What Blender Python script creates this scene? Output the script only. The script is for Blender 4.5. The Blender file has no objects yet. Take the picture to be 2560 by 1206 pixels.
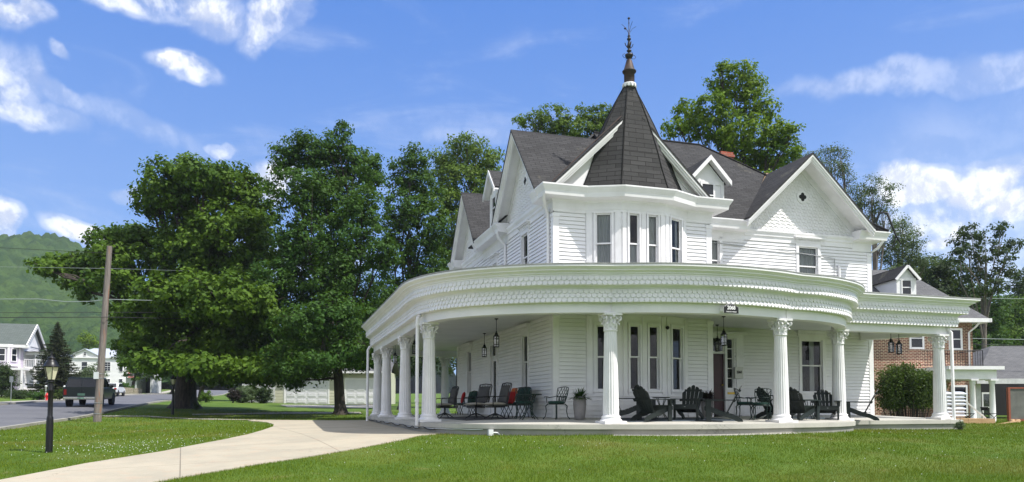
import bpy, bmesh, math, random
import numpy as np
from mathutils import Vector, Matrix
from mathutils.bvhtree import BVHTree
R = math.radians
SC = bpy.context.scene
COL = SC.collection
# ------------------------------------------------------------------ camera
EYE = 0.467
cam_d = bpy.data.cameras.new('camera')
cam_d.sensor_width = 36.0; cam_d.lens = 26.0
cam_d.shift_y = 0.1277
cam_d.clip_start = 0.1; cam_d.clip_end = 5000
cam = bpy.data.objects.new('camera', cam_d); COL.objects.link(cam)
cam.location = (0, 0, EYE); cam.rotation_euler = (R(92.6), 0, 0)
SC.camera = cam
F = 26.0 / 36.0 * 2560
def pix_dir(px, py):
    x = (px - 1280) / F; y = -(py - 930) / F
    p = R(2.6); cy, sy = math.cos(p), math.sin(p)
    return Vector((x, cy - y * sy, sy + y * cy))
def at(px, py, Y):
    d = pix_dir(px, py); t = Y / d.y
    return Vector((d.x * t, Y, EYE + d.z * t))
# ------------------------------------------------------------------ exposure
SC.view_settings.view_transform = 'Standard'; SC.view_settings.look = 'None'
SC.view_settings.exposure = 0.48; SC.view_settings.gamma = 1.0
SC.cycles.use_denoising = True
SC.cycles.max_bounces = 8; SC.cycles.diffuse_bounces = 3; SC.cycles.glossy_bounces = 3
SC.cycles.transparent_max_bounces = 16; SC.cycles.transmission_bounces = 4
SC.cycles.caustics_reflective = False; SC.cycles.caustics_refractive = False
# ------------------------------------------------------------------ sun
SUN = Vector((1.30, -0.655, 2.20)).normalized()
sl = bpy.data.lights.new('sun', 'SUN'); sl.energy = 4.5; sl.angle = R(0.53); sl.color = (1.0, 0.965, 0.91)
so = bpy.data.objects.new('sun', sl); COL.objects.link(so)
so.rotation_euler = SUN.to_track_quat('Z', 'Y').to_euler(); so.location = (20, -20, 60)
# ------------------------------------------------------------------ world sky with clouds
class NT:
    def __init__(s, nt): s.t = nt; s.L = nt.links
    def n(s, ty, **kw):
        o = s.t.nodes.new(ty)
        for k, v in kw.items(): setattr(o, k, v)
        return o
    def set(s, sock, v):
        if isinstance(v, bpy.types.NodeSocket): s.L.new(v, sock)
        else: sock.default_value = v
    def math(s, op, a, b=0.0, c=0.0, clamp=False):
        o = s.n('ShaderNodeMath', operation=op, use_clamp=clamp)
        s.set(o.inputs[0], a); s.set(o.inputs[1], b); s.set(o.inputs[2], c); return o.outputs[0]
    def vmath(s, op, a, b=(0, 0, 0), out=0):
        o = s.n('ShaderNodeVectorMath', operation=op)
        s.set(o.inputs[0], a)
        if op == 'SCALE': s.set(o.inputs[3], b)
        else: s.set(o.inputs[1], b)
        return o.outputs[1] if out else o.outputs[0]
    def ramp(s, v, a, b, c=0.0, d=1.0, smooth=True):
        o = s.n('ShaderNodeMapRange'); o.interpolation_type = 'SMOOTHSTEP' if smooth else 'LINEAR'
        s.set(o.inputs[0], v); s.set(o.inputs[1], a); s.set(o.inputs[2], b); s.set(o.inputs[3], c); s.set(o.inputs[4], d)
        return o.outputs[0]
    def noise(s, vec, scale, detail=4, rough=0.5, dist=0.0, out=0):
        o = s.n('ShaderNodeTexNoise'); o.inputs['Scale'].default_value = scale
        o.inputs['Detail'].default_value = detail; o.inputs['Roughness'].default_value = rough
        o.inputs['Distortion'].default_value = dist
        if vec is not None: s.set(o.inputs['Vector'], vec)
        return o.outputs[out]
    def mix(s, f, a, b, blend='MIX'):
        o = s.n('ShaderNodeMix', data_type='RGBA', blend_type=blend)
        s.set(o.inputs[0], f)
        for k, v in ((6, a), (7, b)):
            if isinstance(v, bpy.types.NodeSocket): s.L.new(v, o.inputs[k])
            else: o.inputs[k].default_value = tuple(v) + ((1,) if len(v) == 3 else ())
        return o.outputs[2]
world = bpy.data.worlds.new('World'); SC.world = world; world.use_nodes = True
w = NT(world.node_tree); world.node_tree.nodes.clear()
sky = w.n('ShaderNodeTexSky'); sky.sky_type = 'NISHITA'; sky.sun_disc = False
sky.sun_elevation = math.asin(SUN.z); sky.sun_rotation = math.atan2(SUN.x, SUN.y)
sky.altitude = 300; sky.air_density = 1.0; sky.dust_density = 0.3; sky.ozone_density = 2.5
tc = w.n('ShaderNodeTexCoord').outputs['Generated']
sep = w.n('ShaderNodeSeparateXYZ'); w.L.new(tc, sep.inputs[0])
el = w.ramp(sep.outputs[2], 0.0, .62, 0.0, 1.0, False)
grad = w.mix(w.math('POWER', el, .62), (3.0, 5.05, 8.5), (.0, 1.35, 5.8))
rightw = w.ramp(sep.outputs[0], .0, .7, 0.0, .42)
grad = w.mix(w.math('MULTIPLY', rightw, w.ramp(sep.outputs[2], .35, .12, 0, 1)), grad, (4.6, 6.4, 9.2))
skyc = w.mix(.80, sky.outputs[0], grad)
wob = w.vmath('SCALE', w.vmath('SUBTRACT', w.noise(tc, 5.0, 5, 0.55, 0.3, out=1), (0.5, 0.5, 0.5)), 0.11)
dirv = w.vmath('ADD', tc, wob)
# px, py, half width, half height (in pixels of angle), tilt, density
CLOUDS = [(450, 30, 125, 42, 0, .95), (330, 38, 90, 26, 0, .9), (550, 66, 70, 46, 20, .8), (685, 70, 85, 34, 42, 1.15), (450, 190, 84, 30, -8, 1.15),
          (20, 20, 60, 32, 0, 1.0), (8, 190, 66, 74, 0, .95), (40, 262, 110, 30, -12, .95), (2, 548, 34, 46, 0, 1.1), (165, 583, 70, 24, -20, 1.1),
          (680, 470, 70, 50, 0, 1.15), (540, 390, 40, 14, 0, .9), (130, 235, 70, 22, -28, .6), (700, 660, 260, 60, 0, .6), (275, 500, 40, 16, 0, .7), (145, 128, 30, 14, -15, .6),
          (2300, 440, 105, 50, 0, 1.35), (2470, 450, 100, 62, 20, 1.35), (2545, 500, 90, 52, 0, 1.3), (2400, 540, 210, 60, 0, .9), (2350, 600, 40, 22, 0, 1.0),
          (2360, 180, 330, 34, -3, .52), (2480, 320, 280, 110, 0, .26), (2540, 650, 200, 120, 0, .60), (1180, 330, 160, 28, 0, .33), (250, 300, 260, 30, -12, .35), (1900, 560, 300, 60, 0, .6)]
dens = None
for (px, py, hw, hh, tilt, den) in CLOUDS:
    c = pix_dir(px, py).normalized()
    rt = c.cross(Vector((0, 0, 1))).normalized(); up = rt.cross(c)
    ca, sa = math.cos(R(tilt)), math.sin(R(tilt))
    r2 = rt * ca + up * sa; u2 = up * ca - rt * sa
    sx = 1.25 * hw / F; sy = 1.25 * hh / F
    dlt = w.vmath('SUBTRACT', dirv, tuple(c))
    x = w.vmath('DOT_PRODUCT', dlt, tuple(r2 / sx), out=1); y = w.vmath('DOT_PRODUCT', dlt, tuple(u2 / sy), out=1)
    q = w.math('ADD', w.math('MULTIPLY', x, x), w.math('MULTIPLY', y, y))
    m = w.ramp(q, 0.0, 1.0, den, 0.0)
    dens = m if dens is None else w.math('MAXIMUM', dens, m)
fb = w.noise(tc, 11.0, 9, 0.62, 0.25)
fb2 = w.noise(w.vmath('ADD', tc, tuple(SUN * 0.012)), 11.0, 9, 0.62, 0.25)
dd = w.math('ADD', dens, w.math('MULTIPLY', w.math('SUBTRACT', fb, .52), 2.6))
mask = w.math('MULTIPLY', w.ramp(dd, 0.34, 1.25, 0.0, 0.96), w.ramp(dens, 0.04, .42))
mask = w.math('MAXIMUM', mask, w.math('MULTIPLY', w.ramp(dens, .0, .7, 0, .5), w.ramp(fb, .3, .7, .35, 1)))
# unseen broken cloud added behind the camera and overhead for neutral fill light
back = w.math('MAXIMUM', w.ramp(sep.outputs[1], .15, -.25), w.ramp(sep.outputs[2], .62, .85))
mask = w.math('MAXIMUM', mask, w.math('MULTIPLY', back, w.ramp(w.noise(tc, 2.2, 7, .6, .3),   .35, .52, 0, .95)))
wisp = w.noise(w.vmath('MULTIPLY', tc, (1.0, 1.0, 4.0)), 4.0, 7, 0.6, 0.6)
wm = w.ramp(wisp, 0.50, 0.80, 0.0, 0.20)
mask = w.math('MAXIMUM', mask, wm)
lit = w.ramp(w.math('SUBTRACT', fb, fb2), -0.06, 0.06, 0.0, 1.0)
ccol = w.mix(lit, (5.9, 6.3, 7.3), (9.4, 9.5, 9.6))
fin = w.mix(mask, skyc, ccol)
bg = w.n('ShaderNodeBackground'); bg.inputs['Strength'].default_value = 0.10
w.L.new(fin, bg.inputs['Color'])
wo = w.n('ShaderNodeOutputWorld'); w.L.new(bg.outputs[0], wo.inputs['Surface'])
# ------------------------------------------------------------------ materials
def new_mat(name):
    m = bpy.data.materials.new(name); m.use_nodes = True
    t = NT(m.node_tree)
    p = [x for x in m.node_tree.nodes if x.type == 'BSDF_PRINCIPLED'][0]
    return m, t, p
def bump(t, p, h, strength=0.3, dist=0.01):
    b = t.n('ShaderNodeBump'); b.inputs['Strength'].default_value = strength; b.inputs['Distance'].default_value = dist
    t.set(b.inputs['Height'], h); t.L.new(b.outputs[0], p.inputs['Normal'])
def c4(c): return tuple(c) + (1,)
def mat(name, col, rough=0.6, metal=0.0, var=0.0, scale=6.0, spec=0.4, col2=None, bmp=0.0, bscale=None, stretch=(1, 1, 1), coord='Object'):
    m, t, p = new_mat(name)
    p.inputs['Roughness'].default_value = rough; p.inputs['Metallic'].default_value = metal
    p.inputs['Specular IOR Level'].default_value = spec
    tcn = t.n('ShaderNodeTexCoord').outputs[coord]
    v = t.vmath('MULTIPLY', tcn, stretch)
    if var > 0 or col2 is not None:
        n = t.noise(v, scale, 6, 0.6)
        a = t.ramp(n, 0.35, 0.68)
        c2 = col2 if col2 is not None else tuple(x * (1 - var) for x in col)
        t.L.new(t.mix(a, col, c2), p.inputs['Base Color'])
    else: p.inputs['Base Color'].default_value = c4(col)
    if bmp > 0: bump(t, p, t.noise(v, bscale or scale * 4, 5, 0.6), bmp, 0.01)
    return m
M = {}
M['paint'] = mat('white_paint', (.85, .835, .84), .45, var=.0, col2=(.76, .745, .74), scale=1.3, bmp=.06, bscale=30)
def wood_paint():
    m, t, p = new_mat('siding_paint')
    o = t.n('ShaderNodeTexCoord').outputs['Object']
    n1 = t.noise(o, .9, 5, .6); n2 = t.noise(t.vmath('MULTIPLY', o, (.6, .6, 9)), 3.0, 5, .7)
    c = t.mix(t.ramp(n1, .35, .7), (.86, .845, .85), (.79, .78, .78)); c = t.mix(t.ramp(n2, .54, .78, 0, .6), c, (.62, .60, .57))
    t.L.new(c, p.inputs['Base Color']); p.inputs['Roughness'].default_value = .5
    bump(t, p, n2, .15, .006); return m
M['siding'] = wood_paint()
M['trim'] = mat('trim_paint', (.86, .845, .85), .4, col2=(.79, .775, .775), scale=2.2, bmp=.05, bscale=25)
M['fascia'] = mat('porch_fascia_paint', (.84, .82, .835), .42, col2=(.77, .755, .77), scale=1.1, bmp=.05, bscale=20)
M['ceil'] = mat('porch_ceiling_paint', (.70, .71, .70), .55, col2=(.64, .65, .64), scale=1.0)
M['grey_board'] = mat('weathered_board', (.36, .36, .35), .8, col2=(.25, .25, .25), scale=3, bmp=.2)
def concrete(name, a, b, spots=.5, sc=.7, joints=None):
    m, t, p = new_mat(name)
    o = t.n('ShaderNodeTexCoord').outputs['Object']
    c = t.mix(t.ramp(t.noise(o, sc, 6, .6), .35, .68), a, b)
    c = t.mix(t.ramp(t.noise(o, 9, 6, .7), .5, .8, 0, spots), c, tuple(x * .72 for x in a))
    c = t.mix(t.ramp(t.noise(o, 90, 3, .7), .4, .8, 0, .35), c, tuple(x * .65 for x in a))
    cr = t.n('ShaderNodeTexVoronoi'); cr.feature = 'DISTANCE_TO_EDGE'; cr.inputs['Scale'].default_value = .22
    t.L.new(t.vmath('ADD', o, t.vmath('SCALE', t.noise(o, .9, 5, .7, out=1), 1.2)), cr.inputs['Vector']); c = t.mix(t.ramp(cr.outputs[0], .0025, .0005, 0, .55), c, tuple(x * .35 for x in a))
    if joints:
        mp = t.n('ShaderNodeMapping'); mp.inputs['Rotation'].default_value[2] = joints[1]; t.L.new(o, mp.inputs[0])
        b_ = t.n('ShaderNodeTexBrick'); t.L.new(mp.outputs[0], b_.inputs['Vector']); b_.offset = 0.0; b_.inputs['Scale'].default_value = 1; b_.inputs['Mortar Size'].default_value = .010
        b_.inputs['Brick Width'].default_value = joints[0]; b_.inputs['Row Height'].default_value = joints[0]; c = t.mix(b_.outputs[1], c, tuple(x * .38 for x in a))
        c = t.mix(t.ramp(t.noise(o, 2.6, 6, .7), .5, .72, 0, .35), c, (.46, .30, .20))
    t.L.new(c, p.inputs['Base Color']); p.inputs['Roughness'].default_value = .85
    bump(t, p, t.noise(o, 60, 5, .7), .25, .008); return m
M['slab'] = concrete('porch_concrete', (.52, .50, .44), (.42, .405, .36))
M['slab_face'] = concrete('porch_foundation_concrete', (.36, .35, .31), (.26, .255, .23), .8)
M['drive'] = concrete('driveway_concrete', (.43, .38, .285), (.35, .315, .24), .5, .7, (3.1, -.42))
M['walk'] = concrete('sidewalk_concrete', (.40, .37, .31), (.32, .30, .25), .5)
M['asphalt'] = concrete('asphalt', (.135, .135, .145), (.105, .105, .115), .5, .35)
M['kerb'] = concrete('kerb_concrete', (.36, .34, .29), (.27, .26, .22), .6)
def shingle(name, c1, c2, mortar, bw, bh, ms=.012, lichen=0.0):
    m, t, p = new_mat(name)
    uv = t.n('ShaderNodeUVMap').outputs[0]
    b = t.n('ShaderNodeTexBrick'); t.L.new(uv, b.inputs['Vector'])
    b.inputs['Color1'].default_value = c4(c1); b.inputs['Color2'].default_value = c4(c2); b.inputs['Mortar'].default_value = c4(mortar)
    b.inputs['Scale'].default_value = 1.0; b.inputs['Mortar Size'].default_value = ms; b.inputs['Mortar Smooth'].default_value = .2
    b.inputs['Brick Width'].default_value = bw; b.inputs['Row Height'].default_value = bh; b.inputs['Bias'].default_value = -.1
    o = t.n('ShaderNodeTexCoord').outputs['Object']
    n = t.noise(o, 1.1, 6, .65); c = t.mix(t.ramp(n, .4, .75, 0, .55), b.outputs[0], tuple(x * .6 for x in c1))
    n2 = t.noise(o, 28, 4, .7); c = t.mix(t.ramp(n2, .5, .8, 0, .35), c, tuple(min(1, x * 1.7) for x in c1))
    if lichen: c = t.mix(t.ramp(t.noise(o, .8, 8, .75), .60, .70, 0, lichen), c, (.17, .16, .12))
    t.L.new(c, p.inputs['Base Color']); p.inputs['Roughness'].default_value = .9; p.inputs['Specular IOR Level'].default_value = .2
    bump(t, p, t.math('ADD', t.math('MULTIPLY', b.outputs[1], -1.0), t.math('MULTIPLY', n2, .3)), .7, .012); return m
M['roof'] = shingle('asphalt_shingles', (.062, .061, .062), (.040, .039, .040), (.018, .018, .018), .32, .115, .008, .4)
M['turret'] = shingle('turret_slate_shingles', (.070, .068, .068), (.045, .044, .044), (.022, .021, .021), .48, .135, .009)
M['roof_grey'] = shingle('grey_shingles', (.15, .15, .155), (.11, .11, .115), (.07, .07, .07), .4, .15, .012)
M['roof_green'] = shingle('green_grey_shingles', (.13, .15, .14), (.10, .12, .11), (.06, .07, .07), .4, .15, .012)
M['brick'] = shingle('red_brick', (.25, .085, .06), (.075, .035, .034), (.60, .49, .35), .225, .082, .016)
M['redbrick'] = shingle('chimney_brick', (.42, .11, .07), (.32, .08, .05), (.30, .24, .2), .215, .078, .01)
M['stone'] = shingle('stone_blocks', (.42, .36, .26), (.30, .27, .2), (.16, .14, .1), .4, .22, .02)
M['metal_roof'] = mat('pale_metal_roof', (.62, .64, .67), .35, .3, var=.12, scale=.6)
M['black'] = mat('black_metal', (.012, .012, .013), .38, .3, spec=.5)
M['dkgreen'] = mat('dark_green_iron', (.010, .028, .022), .4, .2, var=.3, scale=12)
M['adir'] = mat('charcoal_green_plastic_lumber', (.011, .018, .016), .5, col2=(.008, .012, .011), scale=5, bmp=.1, bscale=60, stretch=(1, 1, 6))
M['copper'] = mat('weathered_copper', (.075, .045, .036), .6, .3, col2=(.045, .038, .034), scale=3.5, bmp=.15)
M['finial'] = mat('finial_dark_bronze', (.035, .036, .036), .45, .6, col2=(.06, .05, .045), scale=9)
M['flash'] = mat('copper_flashing', (.38, .24, .13), .5, .3, col2=(.2, .14, .1), scale=4)
M['dark'] = mat('dark_interior', (.018, .018, .018), .9)
M['room'] = mat('room_interior', (.022, .021, .020), .9, var=.5, scale=3)
M['curtain'] = mat('grey_curtain', (.58, .55, .55), .9, var=.25, scale=3, stretch=(8, 8, .5))
M['curtain_w'] = mat('white_curtain', (.72, .71, .69), .9, var=.2, scale=3, stretch=(8, 8, .5))
M['cream'] = mat('cream_cushion', (.36, .33, .27), .9, var=.15, scale=9, bmp=.2)
M['greycush'] = mat('charcoal_cushion', (.07, .068, .066), .9, var=.2, scale=9, bmp=.2)
M['greencush'] = mat('dark_green_cushion', (.012, .05, .038), .85, var=.2, scale=9, bmp=.2)
M['redcush'] = mat('red_cushion', (.45, .02, .02), .85, var=.2, scale=7, bmp=.15)
M['orangecush'] = mat('orange_cushion', (.55, .13, .03), .85, var=.2, scale=7, bmp=.15)
M['pot'] = mat('grey_planter_clay', (.25, .235, .23), .7, col2=(.2, .19, .185), scale=5, bmp=.15)
M['door'] = mat('maroon_door_paint', (.055, .012, .018), .35, var=.3, scale=4)
M['brass'] = mat('brass', (.55, .38, .08), .35, .8)
M['bark'] = mat('bark', (.075, .060, .05), .95, col2=(.03, .025, .022), scale=3, bmp=.9, bscale=7, stretch=(3, 3, .6))
M['bark_g'] = mat('pale_bark', (.24, .21, .17), .9, col2=(.11, .09, .08), scale=3, bmp=.8, bscale=7, stretch=(3, 3, .6))
def polewood():
    m, t, p = new_mat('weathered_pole_wood')
    o = t.n('ShaderNodeTexCoord').outputs['Object']
    n = t.noise(t.vmath('MULTIPLY', o, (9, 9, .35)), 3, 6, .7)
    c = t.mix(t.ramp(n, .35, .7), (.25, .215, .19), (.10, .085, .075))
    n3 = t.noise(t.vmath('MULTIPLY', o, (3, 3, .22)), 2.2, 4, .6)
    c = t.mix(t.ramp(n3, .58, .66, 0, .7), c, (.30, .12, .05))
    t.L.new(c, p.inputs['Base Color']); p.inputs['Roughness'].default_value = .85; bump(t, p, n, .6, .02); return m
M['pole'] = polewood()
M['steel'] = mat('galvanised_steel', (.42, .43, .44), .4, .7, var=.2, scale=8)
M['wire'] = mat('wire_black', (.03, .03, .032), .6)
M['wire_p'] = mat('wire_pale', (.26, .30, .30), .6)
M['pvc'] = mat('white_pvc', (.72, .74, .74), .4, var=.08)
M['lilac'] = mat('lilac_siding', (.56, .50, .60), .6, var=.1, scale=1)
M['yellow'] = mat('cream_yellow_siding', (.58, .57, .43), .6, var=.12, scale=1)
M['garage'] = mat('garage_door_paint', (.74, .73, .76), .5, var=.05, scale=2)
M['pink'] = mat('pink_brick_chimney', (.55, .22, .20), .8, var=.2, scale=3)
M['hyd'] = mat('hydrant_red_paint', (.60, .015, .02), .4, var=.15, scale=9)
M['carpaint'] = mat('dark_green_car_paint', (.004, .014, .014), .3, .0, spec=.5)
M['rubber'] = mat('tyre_rubber', (.02, .02, .02), .8)
M['chrome'] = mat('chrome', (.6, .6, .6), .12, 1.0)
M['redlens'] = mat('red_lens', (.35, .01, .01), .2)
M['plate'] = mat('licence_plate', (.20, .38, .26), .4, var=.3, scale=30)
M['lumber'] = mat('raw_lumber', (.55, .36, .2), .7, col2=(.45, .27, .14), scale=2, stretch=(1, 6, 6))
M['bag'] = mat('white_plastic_bags', (.62, .66, .70), .35, col2=(.45, .5, .58), scale=4, bmp=.3)
M['board_grey'] = mat('grey_plywood_panel', (.17, .17, .155), .7, col2=(.12, .12, .11), scale=2)
M['board_red'] = mat('red_brown_frame', (.32, .09, .05), .6, var=.2)
M['fence'] = mat('weathered_white_fence', (.62, .62, .62), .7, var=.2, scale=3)
M['mailbox'] = mat('mailbox_paint', (.66, .65, .6), .5, var=.08)
def rugm():
    m, t, p = new_mat('patterned_rug')
    o = t.n('ShaderNodeTexCoord').outputs['Object']
    v = t.n('ShaderNodeTexVoronoi'); v.inputs['Scale'].default_value = 3.5; t.L.new(o, v.inputs['Vector'])
    c = t.mix(t.ramp(t.noise(o, 5, 4), .45, .6), (.10, .115, .17), (.26, .26, .30))
    c = t.mix(t.ramp(v.outputs[0], .1, .25), c, (.06, .08, .10))
    t.L.new(c, p.inputs['Base Color']); p.inputs['Roughness'].default_value = .95; return m
M['rug'] = rugm()
def glassm(name, tint=(.85, .9, .9), base=.05):
    m, t, p = new_mat(name); m.node_tree.nodes.remove(p)
    out = [x for x in m.node_tree.nodes if x.type == 'OUTPUT_MATERIAL'][0]
    fr = t.n('ShaderNodeFresnel'); fr.inputs[0].default_value = 1.45
    o = t.n('ShaderNodeTexCoord').outputs['Object']
    g = t.n('ShaderNodeBsdfGlossy'); g.inputs['Roughness'].default_value = .02
    b = t.n('ShaderNodeBump'); b.inputs['Strength'].default_value = .06; b.inputs['Distance'].default_value = .02
    t.L.new(t.noise(o, 3.5, 2), b.inputs['Height']); t.L.new(b.outputs[0], g.inputs['Normal'])
    tr = t.n('ShaderNodeBsdfTransparent'); tr.inputs[0].default_value = c4(tint)
    mx = t.n('ShaderNodeMixShader'); t.L.new(t.math('ADD', t.math('MULTIPLY', fr.outputs[0], 1.0), base, clamp=True), mx.inputs[0])
    t.L.new(tr.outputs[0], mx.inputs[1]); t.L.new(g.outputs[0], mx.inputs[2]); t.L.new(mx.outputs[0], out.inputs[0]); return m
M['glass'] = glassm('window_glass', (.85, .9, .9), .01)
M['lens'] = mat('lantern_glass', (.62, .60, .42), .25, spec=.6)
M['lens_clear'] = glassm('lantern_clear_glass', (.9, .9, .9), .1)
M['carglass'] = mat('tinted_car_glass', (.010, .013, .02), .06, spec=.6)
def leafm(name, c1, c2, c3, trans=.35, rough=.45):
    m, t, p = new_mat(name)
    g = t.n('ShaderNodeNewGeometry').outputs['Random Per Island']
    o = t.n('ShaderNodeTexCoord').outputs['Object']
    big = t.noise(o, .35, 3, .6)
    c = t.mix(t.ramp(g, .15, .85, smooth=False), c1, c2)
    c = t.mix(t.ramp(big, .45, .72, 0, .7), c, c3)
    t.L.new(c, p.inputs['Base Color']); p.inputs['Roughness'].default_value = rough + .15; p.inputs['Specular IOR Level'].default_value = .22
    tl = t.n('ShaderNodeBsdfTranslucent'); t.L.new(t.mix(.5, c, (.12, .2, .01)), tl.inputs[0])
    mx = t.n('ShaderNodeMixShader'); mx.inputs[0].default_value = trans
    out = [x for x in m.node_tree.nodes if x.type == 'OUTPUT_MATERIAL'][0]
    t.L.new(p.outputs[0], mx.inputs[1]); t.L.new(tl.outputs[0], mx.inputs[2]); t.L.new(mx.outputs[0], out.inputs[0]); return m
M['leaf_maple'] = leafm('maple_leaves', (0.034, 0.082, 0.011), (0.062, 0.140, 0.016), (0.045, 0.122, 0.023))
M['leaf_cat'] = leafm('catalpa_leaves', (0.060, 0.122, 0.009), (0.112, 0.196, 0.017), (0.046, 0.111, 0.016))
M['leaf_bright'] = leafm('bright_leaves', (0.118, 0.208, 0.013), (0.206, 0.296, 0.020), (0.095, 0.194, 0.016), .4)
M['leaf_walnut'] = leafm('walnut_leaves', (0.097, 0.166, 0.028), (0.166, 0.246, 0.039), (0.117, 0.211, 0.022))
M['leaf_grey'] = leafm('grey_green_leaves', (0.081, 0.121, 0.050), (0.135, 0.185, 0.085), (0.068, 0.113, 0.045), .3)
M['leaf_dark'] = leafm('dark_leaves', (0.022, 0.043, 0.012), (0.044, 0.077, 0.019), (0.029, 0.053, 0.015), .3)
M['leaf_fir'] = leafm('spruce_needles', (.030, .042, .018), (.055, .070, .030), (.055, .050, .030), .1, .7)
M['leaf_bush'] = leafm('bush_leaves', (0.035, 0.068, 0.011), (0.077, 0.117, 0.024), (0.092, 0.108, 0.024), .3)
M['leaf_fern'] = leafm('fern_leaves', (.015, .05, .012), (.03, .085, .02), (.02, .06, .015), .3)
M['leaf_purple'] = leafm('purple_dark_leaves', (.015, .012, .012), (.03, .02, .02), (.02, .015, .015), .2)
# ------------------------------------------------------------------ tagging and mesh building
def tag(o, label=None, cat=None, group=None, kind=None):
    if label: o['label'] = label
    if cat: o['category'] = cat
    if group: o['group'] = group
    if kind: o['kind'] = kind
    return o
def empty(name, loc=(0, 0, 0), rz=0.0, label=None, cat=None, group=None, parent=None):
    o = bpy.data.objects.new(name, None); COL.objects.link(o); o.location = loc; o.rotation_euler = (0, 0, rz)
    o.empty_display_size = .2
    if parent: o.parent = parent
    tag(o, label, cat, group); return o
def copy_tree(o, parent=None):
    c = o.copy(); COL.objects.link(c)
    if parent: c.parent = parent
    for ch in list(o.children): copy_tree(ch, c)
    return c
class MB:
    def __init__(s): s.v = []; s.f = []; s.mi = []; s.sm = []; s.M = Matrix.Identity(4)
    def add(s, vs, fs, mi=0, smooth=False):
        n = len(s.v); Mx = s.M
        s.v += [tuple(Mx @ Vector(p)) for p in vs]
        for f in fs: s.f.append(tuple(i + n for i in f)); s.mi.append(mi); s.sm.append(smooth)
        return s
    def hexa(s, p, mi=0):   # 8 points, bottom 4 then top 4, counter-clockwise from above
        return s.add(p, [(0, 3, 2, 1), (4, 5, 6, 7), (0, 1, 5, 4), (1, 2, 6, 5), (2, 3, 7, 6), (3, 0, 4, 7)], mi)
    def box(s, x0, x1, y0, y1, z0, z1, mi=0):
        return s.hexa([(x0, y0, z0), (x1, y0, z0), (x1, y1, z0), (x0, y1, z0), (x0, y0, z1), (x1, y0, z1), (x1, y1, z1), (x0, y1, z1)], mi)
    def beam(s, p0, p1, w_, h_, up=(0, 0, 1), mi=0):
        p0 = Vector(p0); p1 = Vector(p1); d = (p1 - p0).normalized(); up = Vector(up)
        sd = d.cross(up)
        if sd.length < 1e-4: sd = d.cross(Vector((1, 0, 0)))
        sd.normalize(); u = sd.cross(d); a = sd * w_ / 2; b = u * h_ / 2
        return s.hexa([p0 + a - b, p1 + a - b, p1 - a - b, p0 - a - b, p0 + a + b, p1 + a + b, p1 - a + b, p0 - a + b], mi)
    def prism(s, poly, h, mi=0, smooth=False):   # poly: list of 3D points, extruded by vector h
        n = len(poly); h = Vector(h); P = [Vector(p) for p in poly]
        fs = [tuple(range(n - 1, -1, -1)), tuple(range(n, 2 * n))] + [(i, (i + 1) % n, n + (i + 1) % n, n + i) for i in range(n)]
        return s.add(P + [p + h for p in P], fs, mi, smooth)
    def tube(s, pts, rad, n=8, mi=0, cap=True, smooth=True):
        P = [Vector(p) for p in pts]; m = len(P)
        if not hasattr(rad, '__len__'): rad = [rad] * m
        vs = []; prev = None
        for i, p in enumerate(P):
            d = (P[min(i + 1, m - 1)] - P[max(i - 1, 0)]).normalized()
            if prev is None:
                a = d.cross(Vector((0, 0, 1)))
                if a.length < .05: a = d.cross(Vector((1, 0, 0)))
            else: a = prev - d * prev.dot(d)
            a.normalize(); prev = a; b = d.cross(a)
            for k in range(n):
                t = 2 * math.pi * k / n; vs.append(p + (a * math.cos(t) + b * math.sin(t)) * rad[i])
        fs = [(i * n + k, i * n + (k + 1) % n, (i + 1) * n + (k + 1) % n, (i + 1) * n + k) for i in range(m - 1) for k in range(n)]
        s.add(vs, fs, mi, smooth)
        if cap:
            s.add(vs[:n], [tuple(range(n - 1, -1, -1))], mi); s.add(vs[-n:], [tuple(range(n))], mi)
        return s
    def lathe(s, prof, c=(0, 0, 0), n=16, mi=0, smooth=True, a0=0.0, rf=None):
        vs = []
        for (r, z) in prof:
            for k in range(n):
                t = 2 * math.pi * k / n + a0; rr = r * (rf(k, z) if rf else 1)
                vs.append((c[0] + rr * math.cos(t), c[1] + rr * math.sin(t), c[2] + z))
        m = len(prof)
        fs = [(i * n + k, i * n + (k + 1) % n, (i + 1) * n + (k + 1) % n, (i + 1) * n + k) for i in range(m - 1) for k in range(n)]
        s.add(vs, fs, mi, smooth)
        s.add(vs[:n], [tuple(range(n - 1, -1, -1))], mi); s.add(vs[-n:], [tuple(range(n))], mi); return s
    def ball(s, c, r, n=10, mi=0, sq=(1, 1, 1)):
        m = max(4, n // 2 + 1); prof = []
        vs = []; 
        for i in range(m + 1):
            ph = -math.pi / 2 + math.pi * i / m
            for k in range(n):
                t = 2 * math.pi * k / n
                vs.append((c[0] + r * sq[0] * math.cos(ph) * math.cos(t), c[1] + r * sq[1] * math.cos(ph) * math.sin(t), c[2] + r * sq[2] * math.sin(ph)))
        fs = [(i * n + k, i * n + (k + 1) % n, (i + 1) * n + (k + 1) % n, (i + 1) * n + k) for i in range(m) for k in range(n)]
        return s.add(vs, fs, mi, True)
    def sweep(s, path, prof, mi=0, smooth=False, cap=True):
        """path: 2D points, outward = right of travel; prof: (offset, z) closed profile"""
        P = [Vector((p[0], p[1])) for p in path]; m = len(P); k = len(prof); vs = []
        for i, p in enumerate(P):
            d0 = (P[i] - P[i - 1]).normalized() if i > 0 else None
            d1 = (P[i + 1] - P[i]).normalized() if i < m - 1 else None
            if d0 is None: d0 = d1
            if d1 is None: d1 = d0
            n0 = Vector((d0.y, -d0.x)); n1 = Vector((d1.y, -d1.x)); nn = n0 + n1; nn = nn / max(.3, (1 + n0.dot(n1)))
            for (o, z) in prof: q = p + nn * o; vs.append((q.x, q.y, z))
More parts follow.
